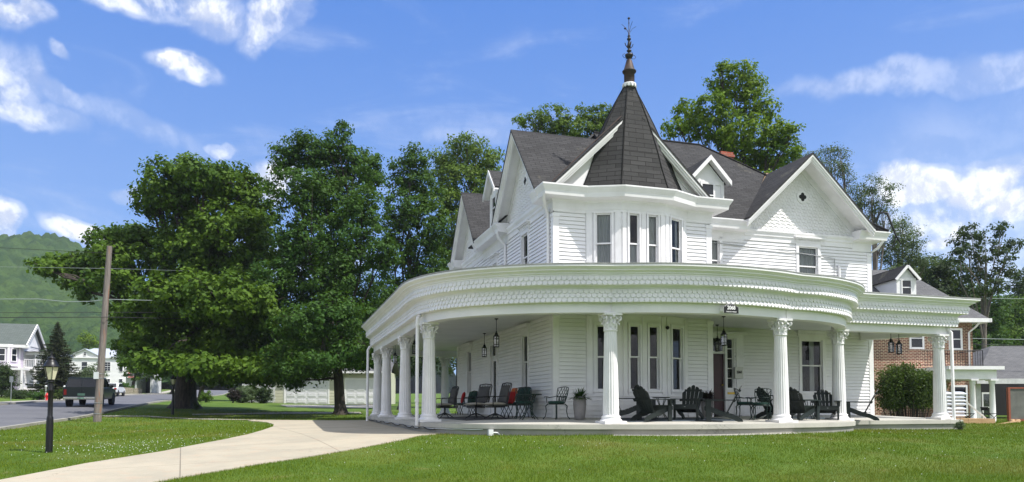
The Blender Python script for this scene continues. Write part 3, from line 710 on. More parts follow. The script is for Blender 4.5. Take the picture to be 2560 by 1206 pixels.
# ---- roofs
def slab(m, pts, th=.07, mi=0):
    P = [Vector(p) for p in pts]; n = (P[1] - P[0]).cross(P[2] - P[0]).normalized()
    if n.z < 0: n = -n
    m.prism(P, -n * th, mi)
def gable_roof(axis, c, half, start, end, ze, zr, wall, name='roof', quat=None, over_w=.16, eps=0.0, tmin=0.0, vend=None, plain=False):
    """axis 'b': ridge runs along b at a=c from b=start (open gable) to end; axis 'a': ridge along a at b=c."""
    def P(t, l, z): return (c + t, l, z) if axis == 'b' else (l, c + t, z)
    sgn = 1 if end > start else -1
    s2 = start; m = MB()
    s3 = s2 - sgn * .065
    for sg in (-1, 1):
        e1, e2 = (vend if (vend and sg < 0) else (end, end))
        slab(m, [P(sg * half, s3, ze), P(sg * half, e1, ze), P(0, e2, zr)] + ([P(0, s2 + sgn * .9, zr), P(sg * tmin, s3, zr - (zr - ze) / half * tmin)] if tmin else [P(0, s3, zr)]), .05)
    o = m.build(name, M['roof'], house, uv=True)
    # soffit + rake boards
    m = MB(); sl = (zr - ze) / half; L = math.hypot(half, zr - ze)
    for sg in (-1, 1):
        def S(t, l, dz): return P(sg * t, l, zr - sl * t - dz)
        g = .055 * L / half
        wb = over_w * L / half
        # soffit board
        m.prism([S(tmin, s2 + sgn * .05, g), S(half, s2 + sgn * .05, g), S(half, wall - sgn * .01, g), S(tmin, wall - sgn * .01, g)], (0, 0, -.04))
        # face board and crown strip
        for (t0, t1, dz0, dz1, l0, l1) in ((tmin, half, g, g + wb, s2 + sgn * .03, s2 + sgn * .09), (tmin, half, g * .98, g + .07, s2 - sgn * .05, s2 + sgn * .02), (tmin, half, g + .07, g + .15, s2 - sgn * .01, s2 + sgn * .03)):
            pts = [S(t0, l0, dz0), S(t1, l0, dz0), S(t1, l0, dz1), S(t0, l0, dz1)]
            h = Vector(P(0, l1, 0)) - Vector(P(0, l0, 0)); m.prism(pts, h)
        # inner frieze on the wall
        t1 = half * .97
        pts = [S(0, wall - sgn * .03, g + .04), S(t1, wall - sgn * .03, g + .04), S(t1, wall - sgn * .03, g + .30), S(0, wall - sgn * .03, g + .30)]
        m.prism(pts, Vector(P(0, wall, 0)) - Vector(P(0, wall - sgn * .03, 0)))
    m.build('rake_boards', M['paint'], o)
    # tympanum with patterned shingles
    m = MB(); zb = 6.5
    tri = [P(-half * .98, wall, zb), P(half * .98, wall, zb), P(0, wall, zr - .1)]
    m.prism(tri, Vector(P(0, wall + sgn * .05, 0)) - Vector(P(0, wall, 0)))
    rowh = .115; wsh = .115; r = 0; z = 6.53
    while z < zr - .5 and not plain:
        hw = (zr - .42 - z) / sl; k = int(hw / wsh) + 1
        for i in range(-k, k + 1):
            x0 = (i - .5) * wsh + (r % 2) * wsh * .5; x1 = x0 + wsh - .008
            if x0 < -hw or x1 > hw: continue
            if quat and (x0 + wsh / 2 - quat[0]) ** 2 + (z + .05 - quat[1]) ** 2 < (quat[2] + .05) ** 2: continue
            dz = .0 if (i + r) % 2 else .035
            za = z + dz; zt = z + rowh * 1.05
            o0 = .022; o1 = .006
            def Q(x, off, zz): return P(x, wall - sgn * off, zz)
            m.add([Q(x0, o0, za), Q(x1, o0, za), Q(x1, o1, zt), Q(x0, o1, zt), Q(x0, 0, za), Q(x1, 0, za), Q(x1, 0, zt), Q(x0, 0, zt)],
                  [(0, 1, 2, 3), (0, 4, 5, 1), (0, 3, 7, 4), (1, 5, 6, 2)], 0)
        z += rowh; r += 1
    ty = m.build('gable_wall', M['paint'], o)
    if quat:
        x, z, rr = quat; nv = Vector(P(0, -sgn, 0)) - Vector(P(0, 0, 0))
        def disc(cx, cz, rad, l0, l1, n=24):
            return [Vector(P(cx + rad * math.cos(2 * math.pi * i / n), l0, cz + rad * math.sin(2 * math.pi * i / n))) for i in range(n)], Vector(P(0, l1, 0)) - Vector(P(0, l0, 0))
        m = MB(); m.prism(*disc(x, z, rr, wall - sgn * .035, wall)); v = m.build('quatrefoil_vent', M['trim'], o)
        m = MB(); q = rr * .36
        for k, (ox, oz) in enumerate(((q, 0), (-q, 0), (0, q), (0, -q), (0, 0))):
            m.prism(*disc(x + ox, z + oz, rr * .30, wall - sgn * (.037 + k * .0006), wall))
        m.build('vent_opening', M['dark'], v)
    return o
gable_roof('b', 2.40, 2.58, -.28, 5.2, ZE + .02, 9.20, 0.0, tmin=.28, vend=(.3, 2.7), plain=True)
gable_roof('a', 2.52, 2.30, -.45, 5.0, ZE + .03, 9.24, 0.0, quat=(0.0, 7.62, .20))
gable_roof('a', 9.43, 2.10, -.45, 5.0, ZE - .04, 9.15, 0.0)
gable_roof('b', 9.93, 2.58, BF - .72, 6.2, ZE + .03, 9.14, BF, quat=(0.14, 7.80, .235))
# main hip roof
m = MB(); E = ZE + .01; rz = 10.45; A0, A1, Bf, Bb = -.42, AR + .4, BF - .5, 8.6; r0, r1, rb = 3.42, 7.85, 5.0
slab(m, [(4.1, Bf, E), (7.62, Bf, E), (9.80, Bf + 2.24, E + 2.24 * (rz - E) / (rb - Bf)), (r1, rb, rz), (r0, rb, rz)]); slab(m, [(A1, Bf, E), (A1, Bb, E), (r1, rb, rz)])
slab(m, [(A1, Bb, E), (A0, Bb, E), (r0, rb, rz), (r1, rb, rz)]); slab(m, [(A0, Bb, E), (A0, 4.6, E), (A0 + 2.2, 3.6, E + 2.2 * (rz - E) / (r0 - A0)), (r0, rb, rz)])
mr = m.build('roof', M['roof'], house, uv=True)
m = MB(); m.tube([(r0, rb, rz + .01), (r1, rb, rz + .01)], .045, 6); m.tube([(r1, rb, rz + .01), (A1, Bf, E + .02)], .04, 6)
m.build('ridge_cap', M['roof'], mr)
# flat cap behind the corner block cornice
m = MB(); m.prism([(-.44, -.44, ZE - .03), (.95, -.44, ZE - .03), (B1[0] - .1, -.85, ZE - .03), (B2[0] + .1, -.85, ZE - .03), (4.3, -.44, ZE - .03), (AC + .44, -.44, ZE - .03), (AC + .44, 1.9, ZE - .03), (4.6, 1.9, ZE - .03), (4.6, 0, ZE-.03), (.4, 0, ZE - .03), (-.1, .3, ZE-.03), (-.44, .3, ZE - .03)], (0, 0, .045))
m.build('roof_deck', M['copper'], house)
# valley flashing
m = MB(); m.beam((7.58, BF - .42, ZE + .12), (10.02, 3.86, 9.22), .09, .015, up=(-.5, -.5, .7)); m.build('valley_flashing', M['flash'], house)
m = MB(); m.beam((-.16, -.30, ZE + .09), (2.0, -.30, 8.90), .02, .03); m.build('rake_flashing', M['copper'], house)
# turret roof
TC = (2.38, -.06); TZ0 = 6.76; TZ1 = 9.93
base = [(.93, -.02), (1.84, -.62), (3.30, -.62), (4.15, -.02), (4.15, .6), (3.30, 1.1), (1.84, 1.1), (.93, .6)]
m = MB(); rings = []
for k in range(7):
    t = k / 6; fl = 1 - t; fl = fl * .985 + .04 * max(0, .15 - t) / .15
    fl += .075 * math.sin(math.pi * t) ; rt = .15
    ring = []
    for i, (x, y) in enumerate(base):
        an = math.atan2(y - TC[1], x - TC[0]); ring.append((TC[0] + (x - TC[0]) * fl + rt * t * math.cos(an), TC[1] + (y - TC[1]) * fl + rt * t * math.sin(an), TZ0 + (TZ1 - TZ0) * t))
    rings.append(ring)
for i in range(8):
    for k in range(6):
        m.add([rings[k][i], rings[k][(i + 1) % 8], rings[k + 1][(i + 1) % 8], rings[k + 1][i]], [(0, 1, 2, 3)])
m.add(rings[6], [tuple(range(8))])
tur = m.build('turret_roof', M['turret'], house, uv=True)
m = MB()
for i in range(8): m.tube([rings[k][i] for k in range(7)], .022, 5)
m.build('hip_ridges', M['turret'], tur)
m = MB(); fz = TZ1
m.lathe([(.19, -.04), (.19, .02), (.205, .03), (.205, .055), (.18, .06)], (TC[0], TC[1], fz), 20, 0)
for i in range(12):
    a = 2 * math.pi * i / 12; ca, sa = math.cos(a), math.sin(a); x, y = TC[0] + .2 * ca, TC[1] + .2 * sa
    m.prism([(x - .045 * sa, y + .045 * ca, fz + .02), (x + .045 * sa, y - .045 * ca, fz + .02), (x, y, fz - .08)], (ca * .012, sa * .012, 0))
m.build('finial_collar', M['trim'], tur)
m = MB(); m.lathe([(.155, .0), (.155, .33), (.20, .34), (.21, .38), (.165, .42), (.09, .68), (.05, .76)], (TC[0], TC[1], fz + .07), 16)
m.build('finial_base', M['copper'], tur)
m = MB(); z = 0.0
m.lathe([(.04, 0), (.10, .06), (.135, .14), (.14, .20), (.10, .215), (.05, .24), (.035, .30), (.07, .33), (.085, .37), (.05, .42), (.03, .46), (.055, .52), (.06, .62), (.045, .72), (.03, .80), (.06, .83), (.07, .88), (.05, .92), (.02, .95), (.055, .99), (.02, 1.05), (.03, 1.10), (.013, 1.14), (.013, 1.72), (.008, 1.74)], (0.0, 0.0, z), 14)
m.ball((0.0, 0.0, z + 1.76), .045); m.ball((0.0, 0.0, z + 1.56), .025)
def arc3(c, r, a0, a1, az, n=10): return [(c[0] + r * math.cos(a0 + (a1 - a0) * i / n) * math.cos(az), c[1] + r * math.cos(a0 + (a1 - a0) * i / n) * math.sin(az), c[2] + r * math.sin(a0 + (a1 - a0) * i / n)) for i in range(n + 1)]
for az in (0, math.pi / 2, math.pi, -math.pi / 2):
    m.tube(arc3((0.0 + .15 * math.cos(az), 0.0 + .15 * math.sin(az), z + .13), .085, -2.2, 1.6, az), .009, 5)
    m.tube([(0.0 + .03 * math.cos(az), 0.0 + .03 * math.sin(az), z + 1.15), (0.0 + .12 * math.cos(az), 0.0 + .12 * math.sin(az), z + 1.33), (0.0 + .27 * math.cos(az), 0.0 + .27 * math.sin(az), z + 1.46)], .007, 5)
    m.tube([(0.0 + .05 * math.cos(az), 0.0 + .05 * math.sin(az), z + .48), (0.0 + .12 * math.cos(az), 0.0 + .12 * math.sin(az), z + .58), (0.0 + .15 * math.cos(az), 0.0 + .15 * math.sin(az), z + .68)], .016, 5)
m.ball((0.0 - .14, 0.0, z + 1.30), .042)
m.v = [(TC[0] + x * .88, TC[1] + y * .88, fz + .81 + zz * .71) for x, y, zz in m.v]
m.build('finial', M['finial'], tur)
# ---- dormers
def dormer(ax, c, front, half, ze, zr, zb, depth, ow, wname='dormer'):
    def P(t, l, z): return (c + t, l, z) if ax == 'b' else (l, c + t, z)
    s = 1
    m = MB()
    hb = half - .16
    pts = [P(-hb, front, zb), P(hb, front, zb), P(hb, front, ze), P(0, front, ze + (zr - ze) * hb / half), P(-hb, front, ze)]
    m.prism(pts, Vector(P(0, front + depth, 0)) - Vector(P(0, front, 0)))
    o = m.build('dormer', M['siding'], house)
    m = MB()
    for sg in (-1, 1): slab(m, [P(sg * half, front - .25, ze), P(sg * half, front + depth, ze), P(0, front + depth, zr), P(0, front - .25, zr)], .05)
    m.build('dormer_roof', M['roof'], o, uv=True)
    m = MB(); sl = (zr - ze) / half
    for sg in (-1, 1):
        def S(t, l, dz): return P(sg * t, l, zr - sl * t - dz)
        m.prism([S(0, front - .27, .0), S(half, front - .27, .0), S(half, front - .27, .17), S(0, front - .27, .17)], Vector(P(0, .05, 0)) - Vector(P(0, 0, 0)))
        m.prism([S(0, front - .22, .08), S(half, front - .22, .08), S(half, front, .08), S(0, front, .08)], (0, 0, -.03))
    m.prism([P(-hb, front - .03, ze - .12), P(hb, front - .03, ze - .12), P(hb, front - .03, ze + .02), P(-hb, front - .03, ze + .02)], Vector(P(0, .03, 0)) - Vector(P(0, 0, 0)))
    for sg in (-1, 1):
        x0, x1 = sorted((sg * hb, sg * (hb - .12)))
        m.prism([P(x0, front - .03, zb), P(x1, front - .03, zb), P(x1, front - .03, ze - .12), P(x0, front - .03, ze - .12)], Vector(P(0, .03, 0)) - Vector(P(0, 0, 0)))
    m.build('dormer_trim', M['paint'], o)
    if ow:
        hw = ow[0] / 2; z0, z1 = ow[1], ow[2]
        m = MB()
        for (x0, x1, za, zc) in ((-hw - .07, -hw, z0, z1), (hw, hw + .07, z0, z1), (-hw - .07, hw + .07, z1, z1 + .08), (-hw - .09, hw + .09, z0 - .05, z0), (-hw, hw, (z0 + z1) / 2 - .02, (z0 + z1) / 2 + .02)):
            m.prism([P(x0, front - .05, za), P(x1, front - .05, za), P(x1, front - .05, zc), P(x0, front - .05, zc)], Vector(P(0, .05, 0)) - Vector(P(0, 0, 0)))
        wn = m.build('window', M['trim'], o)
        m = MB(); m.prism([P(-hw, front - .02, z0), P(hw, front - .02, z0), P(hw, front - .02, z1), P(-hw, front - .02, z1)], Vector(P(0, .018, 0)) - Vector(P(0, 0, 0)))
        o2 = m.build('window_pane', M['carglass'], o)
dormer('b', 6.42, 2.25, .80, 8.12, 8.95, 6.9, 3.0, (.42, 7.25, 8.0))
dormer('a', 6.1, -.02, .75, 8.25, 9.05, 6.9, 3.0, (.42, 7.3, 8.05))
# chimney
m = MB(); m.box(9.10, 9.66, 5.5, 6.1, 8.0, 10.52); m.box(9.06, 9.70, 5.46, 6.14, 10.32, 10.42); m.build('chimney', M['redbrick'], house, uv=True)
# ------------------------------------------------------------------ PORCH (part of the house)
def crom(P, n=8):
    P = [Vector(p) for p in P]; out = []
    Q = [P[0] * 2 - P[1]] + P + [P[-1] * 2 - P[-2]]
    for i in range(1, len(Q) - 2):
        for k in range(n):
            t = k / n; a, b, c, d = Q[i - 1], Q[i], Q[i + 1], Q[i + 2]
            out.append(.5 * ((2 * b) + (c - a) * t + (2 * a - 5 * b + 4 * c - d) * t * t + (3 * b - a - 3 * c + d) * t ** 3))
    out.append(P[-1]); return out
seg1 = [(3.4, 15.6), (1.6, 15.6), (0.2, 15.6), (-1.4, 15.45), (-2.6, 14.9), (-3.25, 14.0)]
seg1 = crom(seg1, 4)[:-1] + [Vector((-3.38, b)) for b in (13.2, 11, 9, 7, 5, 3.4)] + crom([(-3.4, 2.0), (-3.34, 1.0), (-3.0, -.05), (-2.35, -.95), (-1.35, -1.72), (-.35, -2.2), (.62, -2.47)], 6)
seg2 = crom([(.62, -2.47), (1.9, -2.92), (3.3, -3.07), (4.6, -2.93), (5.60, -2.66)], 7)
seg3 = crom([(5.60, -2.66), (6.7, -2.50), (7.9, -1.98), (8.75, -1.25), (9.28, -.52)], 7)
seg4 = [Vector((9.28, -.52)), Vector((13.45, -.45)), Vector((12.55, BF))]
PORCH = [seg1, seg2, seg3, seg4]
footp = [(0, BL), (0, 0), (.97, 0), B1, B2, (4.27, 0), (AC, 0), (AC, BF), (AR, BF)]
beamp = [(-.17, 2.80), (.17, 2.80), (.17, 3.06), (.17, 3.12), (-.17, 3.12)]
lowb = [(-.17, 3.08), (.30, 3.04), (.315, 3.05), (.315, 3.385), (.33, 3.39), (.33, 3.41), (-.17, 3.42)]
cove = [(-.1, 3.40), (.33, 3.41), (.40, 3.45), (-.1, 3.47)]
uppb = [(-.1, 3.45), (.485, 3.45), (.49, 3.46), (.49, 3.68), (-.1, 3.70)]
crown = [(-.1, 3.68), (.50, 3.68), (.50, 3.71), (.53, 3.73), (.53, 3.755), (.60, 3.80), (.615, 3.80), (.615, 3.825), (.69, 3.885), (.70, 3.885), (.70, 3.93), (-.1, 3.95)]
allp = PORCH[0] + PORCH[1][1:] + PORCH[2][1:] + PORCH[3][1:]
for nm, pr in (('porch_beam', beamp), ('porch_fascia_lower', lowb), ('porch_cove', cove), ('porch_fascia_upper', uppb), ('porch_crown', crown)):
    m = MB(); m.sweep(allp, pr); m.build(nm.replace('_lower', '').replace('_upper', ''), M['fascia'], house)
# scalloped shingle courses on the fascias
def resample(P, step):
    out = [(P[0], (P[1] - P[0]).normalized())]; acc = 0
    for a, b in zip(P[:-1], P[1:]):
        L = (b - a).length; d = (b - a) / max(L, 1e-9); s = step - acc
        while s <= L: out.append((a + d * s, d)); s += step
        acc = (acc + L) % step
    return out
def scallops(off, zs, h, mat_):
    m = MB()
    for sg in PORCH:
        # offset path first so that shingle width is constant
        O = []
        for i, p in enumerate(sg):
            d0 = (sg[i] - sg[i - 1]).normalized() if i else None; d1 = (sg[i + 1] - sg[i]).normalized() if i < len(sg) - 1 else None
            d0 = d0 or d1; d1 = d1 or d0
            n0 = Vector((d0.y, -d0.x)); n1 = Vector((d1.y, -d1.x)); nn = (n0 + n1) / max(.3, 1 + n0.dot(n1)); O.append(p + nn * off)
        if sg is seg1: O = O[8:]
        for r, z in enumerate(zs):
            pts = resample(O, .135)
            for k, (p, d) in enumerate(pts[:-1]):
                q = pts[k + 1][0]; n = Vector((d.y, -d.x)); wd = (q - p); sh = wd * (.5 if r % 2 else 0)
                a = p + sh + wd * .05; b = p + sh + wd * .95; mid = (a + b) / 2
                t0, t1 = .023, .003; dz = .0
                c1 = a + wd * .2; c2 = b - wd * .2
                def V(pt, o, zz): return (pt.x + n.x * o, pt.y + n.y * o, zz)
                zl = z + .022; 
                front = [V(a, t0, zl + .02), V(c1, t0, z), V(c2, t0, z), V(b, t0, zl + .02), V(b, t1, z + h), V(a, t1, z + h)]
                back = [V(a, -.004, zl + .02), V(c1, -.004, z), V(c2, -.004, z), V(b, -.004, zl + .02)]
                m.add(front + back, [(0, 1, 2, 3, 4, 5), (0, 6, 7, 1), (1, 7, 8, 2), (2, 8, 9, 3), (0, 5, 6), (3, 9, 4)])
    m.build('scalloped_shingles', mat_, house, fix=True)
scallops(.315, [3.045, 3.155, 3.265], .11, M['fascia'])
scallops(.49, [3.455, 3.565], .11, M['fascia'])
# vertical seam boards where two curves meet
for p, d in ((seg2[0], Vector((.95, -.3))), (seg3[0], Vector((1, .1)))):
    d = d.normalized(); n = Vector((d.y, -d.x)); m = MB()
    for off, z0, z1 in ((.172, 2.80, 3.05), (.318, 3.05, 3.39), (.493, 3.46, 3.68)):
        m.beam((p.x + n.x * (off + .008), p.y + n.y * (off + .008), z0), (p.x + n.x * (off + .008), p.y + n.y * (off + .008), z1), .012, .03, up=(n.x, n.y, 0))
    m.build('seam_strip', M['fascia'], house)
# ring surfaces
foot_samples = []
fp = [Vector(p) for p in footp]
def closest_foot(p):
    best = None
    for a, b in zip(fp[:-1], fp[1:]):
        ab_ = b - a; t = max(0, min(1, (p - a).dot(ab_) / ab_.dot(ab_))); q = a + ab_ * t
        if best is None or (p - q).length < best[0]: best = ((p - q).length, q)
    return best
def offset_path(P, off):
    O = []
    for i, p in enumerate(P):
        d0 = (P[i] - P[i - 1]) if i else None; d1 = (P[i + 1] - P[i]) if i < len(P) - 1 else None
        d0 = (d0 or d1); d1 = (d1 or d0); d0 = d0.normalized(); d1 = d1.normalized()
        n0 = Vector((d0.y, -d0.x)); n1 = Vector((d1.y, -d1.x)); O.append(p + (n0 + n1) / max(.3, 1 + n0.dot(n1)) * off)
    return O
def dense(P, st=.4):
    out = []
    for a, b in zip(P[:-1], P[1:]):
        n = max(1, int((b - a).length / st)); out += [a + (b - a) * k / n for k in range(n)]
    return out + [P[-1]]
def pfz(a, b):   # porch floor height at a local point
    p = Vector((a, b)); dw = closest_foot(p)[0]; do = min((p - q).length for q in FLO)
    return H0 * (1 - dw / max(dw + do, .01))
flop = allp[:-2] + [Vector((13.5, -.45)), Vector((13.1, BF - .02))]
FLO = dense(offset_path(flop, .36))
# ceiling (flat) and porch roof
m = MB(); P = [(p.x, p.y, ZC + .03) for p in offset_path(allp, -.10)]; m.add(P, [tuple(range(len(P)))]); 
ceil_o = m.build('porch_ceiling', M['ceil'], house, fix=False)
bm = bmesh.new(); bm.from_mesh(ceil_o.data)
for f in bm.faces:
    if f.normal.z > 0: f.normal_flip()
bmesh.ops.triangulate(bm, faces=bm.faces[:]); bm.to_mesh(ceil_o.data); bm.free()
O = dense(offset_path(allp, .71), .5); m = MB(); vs = []
for p in O:
    d, q = closest_foot(p); q2 = q + (q - p).normalized() * .1
    for k in range(4):
        t = k / 3; r = p + (q2 - p) * t; vs.append((r.x, r.y, 3.955 + .22 * t + .0 * d))
n = len(O); m.add(vs, [(4 * i + k, 4 * i + 4 + k, 4 * i + 5 + k, 4 * i + 1 + k) for i in range(n - 1) for k in range(3)])
m.sweep(O, [(-.06, 3.935), (.0, 3.935), (.0, 3.965), (-.06, 3.968)])
m.build('porch_roof', M['grey_board'], house, fix=False)
# floor slab: ring on top, then step faces
m = MB(); vs = []
for p in FLO:
    d, q = closest_foot(p); q2 = q + (q - p).normalized() * .05 if d > .01 else q
    for k in range(5):
        t = k / 4; r = p + (q2 - p) * t; vs.append((r.x, r.y, H0 * t - .002))
n = len(FLO); m.add(vs, [(5 * i + k, 5 * i + 5 + k, 5 * i + 6 + k, 5 * i + 1 + k) for i in range(n - 1) for k in range(4)], 0, True)
m.sweep(offset_path(flop, .37), [(-.02, -.003), (.0, -.012), (.0, -.125), (-.3, -.125)])
m.build('porch_floor', M['slab'], house, fix=False)
m = MB(); m.sweep(offset_path(flop, .31), [(-.2, -.11), (.0, -.11), (.0, -.75), (-.2, -.75)]); m.build('porch_foundation', M['slab_face'], house)
m = MB(); m.sweep(offset_path(seg2, .52), [(-.3, -.26), (.0, -.265), (.0, -.7), (-.3, -.7)]); m.build('porch_footing', M['slab'], house)
# ---- columns
def make_column():
    root = empty('column', (0, 0, 0), 0, parent=house)
    H = 2.80
    def flute(k, z): return 1 - .085 * (0.5 - .5 * math.cos(k / 96 * 2 * math.pi * 20)) ** .6
    zs_ = np.linspace(.22, 2.36, 9); prof = [(.205 - .045 * ((z - .22) / 2.14) ** 1.3, z) for z in zs_]
    m = MB(); m.lathe([(r, z) for r, z in prof], n=100, rf=lambda k, z: 1 - .10 * (.5 - .5 * math.cos(k / 100 * 2 * math.pi * 20)) ** .7); sh = m.build('shaft', M['paint'], root)
    m = MB()
    m.box(-.30, -.12, -.30, .30, 0, .012); m.box(.12, .30, -.30, .30, 0, .012); m.box(-.12, .12, -.29, .29, .0, .011)
    m.box(-.30, .30, -.30, .30, .012, .075)
    m.lathe([(.285, .075), (.275, .10), (.245, .125), (.235, .15), (.245, .17), (.24, .195), (.215, .205), (.212, .225)], n=32); m.build('column_base', M['paint'], root)
    m = MB()
    m.lathe([(.162, 2.34), (.178, 2.35), (.182, 2.37), (.165, 2.39), (.155, 2.42), (.155, 2.58), (.175, 2.68), (.215, 2.735)], n=24)
    # acanthus leaves, two tiers
    for tier, (z0, hh, nn, r0) in enumerate(((2.39, .17, 8, .160), (2.47, .22, 8, .160))):
        for i in range(nn):
            a = 2 * math.pi * (i + .5 * tier) / nn; ca, sa = math.cos(a), math.sin(a); prof = []
            for k in range(7):
                t = k / 6; r = r0 + .012 + .085 * t ** 3; z = z0 + hh * (math.sin(min(t, .82) / .82 * math.pi / 2)) - (.05 * (t - .82) / .18 if t > .82 else 0)
                wd = .058 * (math.sin(math.pi * (.18 + .75 * t)) ** .8) * (1.0 if k % 2 == 0 else .8); prof.append((r, z, wd))
            vs = []
            for (r, z, wd) in prof:
                for sx, dr in ((-1, -.012), (0, .012), (1, -.012)):
                    vs.append(((r + dr) * ca - sx * wd * sa, (r + dr) * sa + sx * wd * ca, z))
            fs = [(3 * k + j, 3 * k + j + 1, 3 * k + 4 + j, 3 * k + 3 + j) for k in range(6) for j in range(2)]
            m.add(vs, fs, 0, False); m.add([(x - ca * .014, y - sa * .014, z) for (x, y, z) in vs], fs, 0, False)
    # corner volutes
    for i in range(4):
        a = math.pi / 4 + i * math.pi / 2; ca, sa = math.cos(a), math.sin(a); pts = []
        for k in range(16):
            t = k / 15; an = -math.pi / 2 + t * 3.6 * math.pi; rr = .062 * (1 - .78 * t)
            pts.append(((.245 + rr * math.cos(an)) * ca, (.245 + rr * math.cos(an)) * sa, 2.665 + rr * math.sin(an)))
        pts = [(.165 * ca, .165 * sa, 2.50), (.19 * ca, .19 * sa, 2.57)] + pts
        m.tube(pts, [.018] * 2 + [.018 - .006 * k / 15 for k in range(16)], 6)
        b = i * math.pi / 2; m.ball((.215 * math.cos(b), .215 * math.sin(b), 2.715), .042, 8)
        for s_ in (-.35, .35):
            m.tube(arc3((.19 * math.cos(b + s_), .19 * math.sin(b + s_), 2.66), .03, -2, 3.2, b + s_, 7), .011, 5)
    ab_ = []
    for i in range(4):
        a = math.pi / 4 + i * math.pi / 2; ab_ += [(.325 * math.cos(a - .09), .325 * math.sin(a - .09)), (.325 * math.cos(a + .09), .325 * math.sin(a + .09)), (.222 * math.cos(a + math.pi / 4), .222 * math.sin(a + math.pi / 4))]
    m.prism([(x, y, 2.74) for x, y in ab_], (0, 0, .058)); m.build('capital', M['paint'], root)
    return root
col0 = make_column()
COLS = [(-3.38, 1.05), (-3.40, 5.25), (-3.40, 10.05), (-3.30, 13.8), (.15, 15.6), (.62, -2.45), (5.53, -2.68), (9.05, -.80), (13.36, -.47)]
for i, (a, b) in enumerate(COLS):
    c = col0 if i == 0 else copy_tree(col0, house); c.location = (a, b, 0); tag(c, group='fluted porch columns')
    d, q = closest_foot(Vector((a, b))); c.rotation_euler = (0, 0, 0)
# beam from the wing corner to the house wall
# ---- downspouts of the porch
def pipe(pts, r=.045, mt='paint', name='downspout', straps=()):
    m = MB(); m.tube(pts, r, 10)
    for s in straps: m.tube([Vector(s) - Vector((0, 0, .03)), Vector(s) + Vector((0, 0, .03))], r * 1.25, 10)
    return m.build(name, M[mt], house)
def lp(px, py, Y): p = at(px, py, Y); a, b = LW(p.x, p.y); return (a, b, p.z)
x, y, _ = lp(1043, 900, 20.6); pipe([(x + .12, y + .25, 3.0), (x + .02, y + .05, 2.93), (x, y, 2.80), (x, y, -.09)], .05, straps=((x, y, 2.70), (x, y, .6)))
x, y, _ = lp(919.5, 900, 31.8); pipe([(x + .1, y + .2, 3.0), (x, y, 2.85), (x, y, -.24)], .055)
x, y, _ = lp(2381, 900, 24.2); pipe([(x - .06, y + .12, 3.0), (x, y + .02, 2.86), (x, y, -.1)], .05)
# ---- upper downspouts
pipe([(-.38, -.30, 6.46), (-.38, -.22, 6.30), (-.22, .12, 6.18), (-.08, .26, 6.0), (-.07, .28, 5.8), (-.07, .28, 4.1)], .05, straps=((-.07, .28, 5.75),))
pipe([(-.38, 4.5, 6.40), (-.36, 4.5, 6.20), (-.08, 4.62, 6.0), (-.07, 4.64, 5.8), (-.07, 4.64, 4.1)], .05)
pipe([(AR + .3, BF - .35, 6.40), (AR + .2, BF - .2, 6.15), (AR + .08, BF + .06, 6.0), (AR + .07, BF + .08, -.2)], .05, straps=((AR + .07, BF + .08, 1.0), (AR + .07, BF + .08, 5.4)))
pipe([(-.4, 11.9, 6.4), (-.36, 11.9, 6.15), (-.1, 11.95, 6.0), (-.07, 11.96, 4.1)], .05)
# cable conduit on the upper front wall
pipe([(AC + .3, BF - .06, 5.98), (8.6, BF - .06, 5.86), (11.0, BF - .06, 5.72), (11.35, BF - .06, 5.68), (11.36, BF - .06, 4.1)], .012, 'steel', 'conduit')
pipe([(11.55, BF - .05, 5.45), (11.55, BF - .05, 4.1)], .05, 'paint', 'downspout')
# ---- writing helper
def text_mesh(s, size, depth, font_sx=1.0, bold=0.0):
    cu = bpy.data.curves.new('txt', 'FONT'); cu.body = s; cu.size = size; cu.extrude = depth; cu.align_x = 'CENTER'; cu.align_y = 'CENTER'; cu.offset = bold
    o = bpy.data.objects.new('txt', cu); COL.objects.link(o); dg = bpy.context.evaluated_depsgraph_get()
    me = bpy.data.meshes.new_from_object(o.evaluated_get(dg)); bpy.data.objects.remove(o); bpy.data.curves.remove(cu)
    for v in me.vertices: v.co.x *= font_sx
    return me
def text_obj(name, s, size, Mx, mt, parent, depth=.003, sx=1.0, bold=0.0):
    me = text_mesh(s, size, depth, sx, bold); me.transform(Mx); me.materials.clear(); me.materials.append(mt)
    o = bpy.data.objects.new(name, me); COL.objects.link(o); o.parent = parent; return o
def face_matrix(p, n2):   # x right, y up, z out of face
    n = Vector((n2[0], n2[1], 0)).normalized(); x = Vector((-n.y, n.x, 0)) ; x = Vector((0, 0, 1)).cross(n)
    return Matrix(((x.x, 0, n.x, p[0]), (x.y, 0, n.y, p[1]), (x.z, 1, n.z, p[2]), (0, 0, 0, 1)))
# house number sign hangs on the beam at px 1812,775
sp = min(range(len(seg2)), key=lambda i: abs(1812 - (1280 + F * WL(*seg2[i]).x / WL(*seg2[i]).y)))
p = seg2[sp]; d = (seg2[sp + 1] - seg2[sp - 1]).normalized(); n = Vector((d.y, -d.x)); q = p + n * .35
FM = face_matrix((q.x, q.y, 2.905), n)
def signshape(w_, h_, arch):
    pts = [(-w_, -h_), (w_, -h_), (w_, h_ * .55)]
    for k in range(9):
        t = k / 8; x = w_ * .78 * math.cos(math.pi * t); pts.append((x, h_ * .55 + arch * math.sin(math.pi * t)))
    return pts + [(-w_, h_ * .55)]
m = MB(); m.M = FM; m.prism([(x, y, 0) for x, y in signshape(.225, .115, .065)], (0, 0, .02)); m.box(-.2, -.17, -.05, .05, -.18, .0); m.box(.17, .2, -.05, .05, -.18, .0)
sg = m.build('house_number_sign', M['paint'], house)
m = MB(); m.M = FM; m.prism([(x, y, .021) for x, y in signshape(.219, .109, .063)], (0, 0, .004)); m.build('sign_face', M['black'], sg)
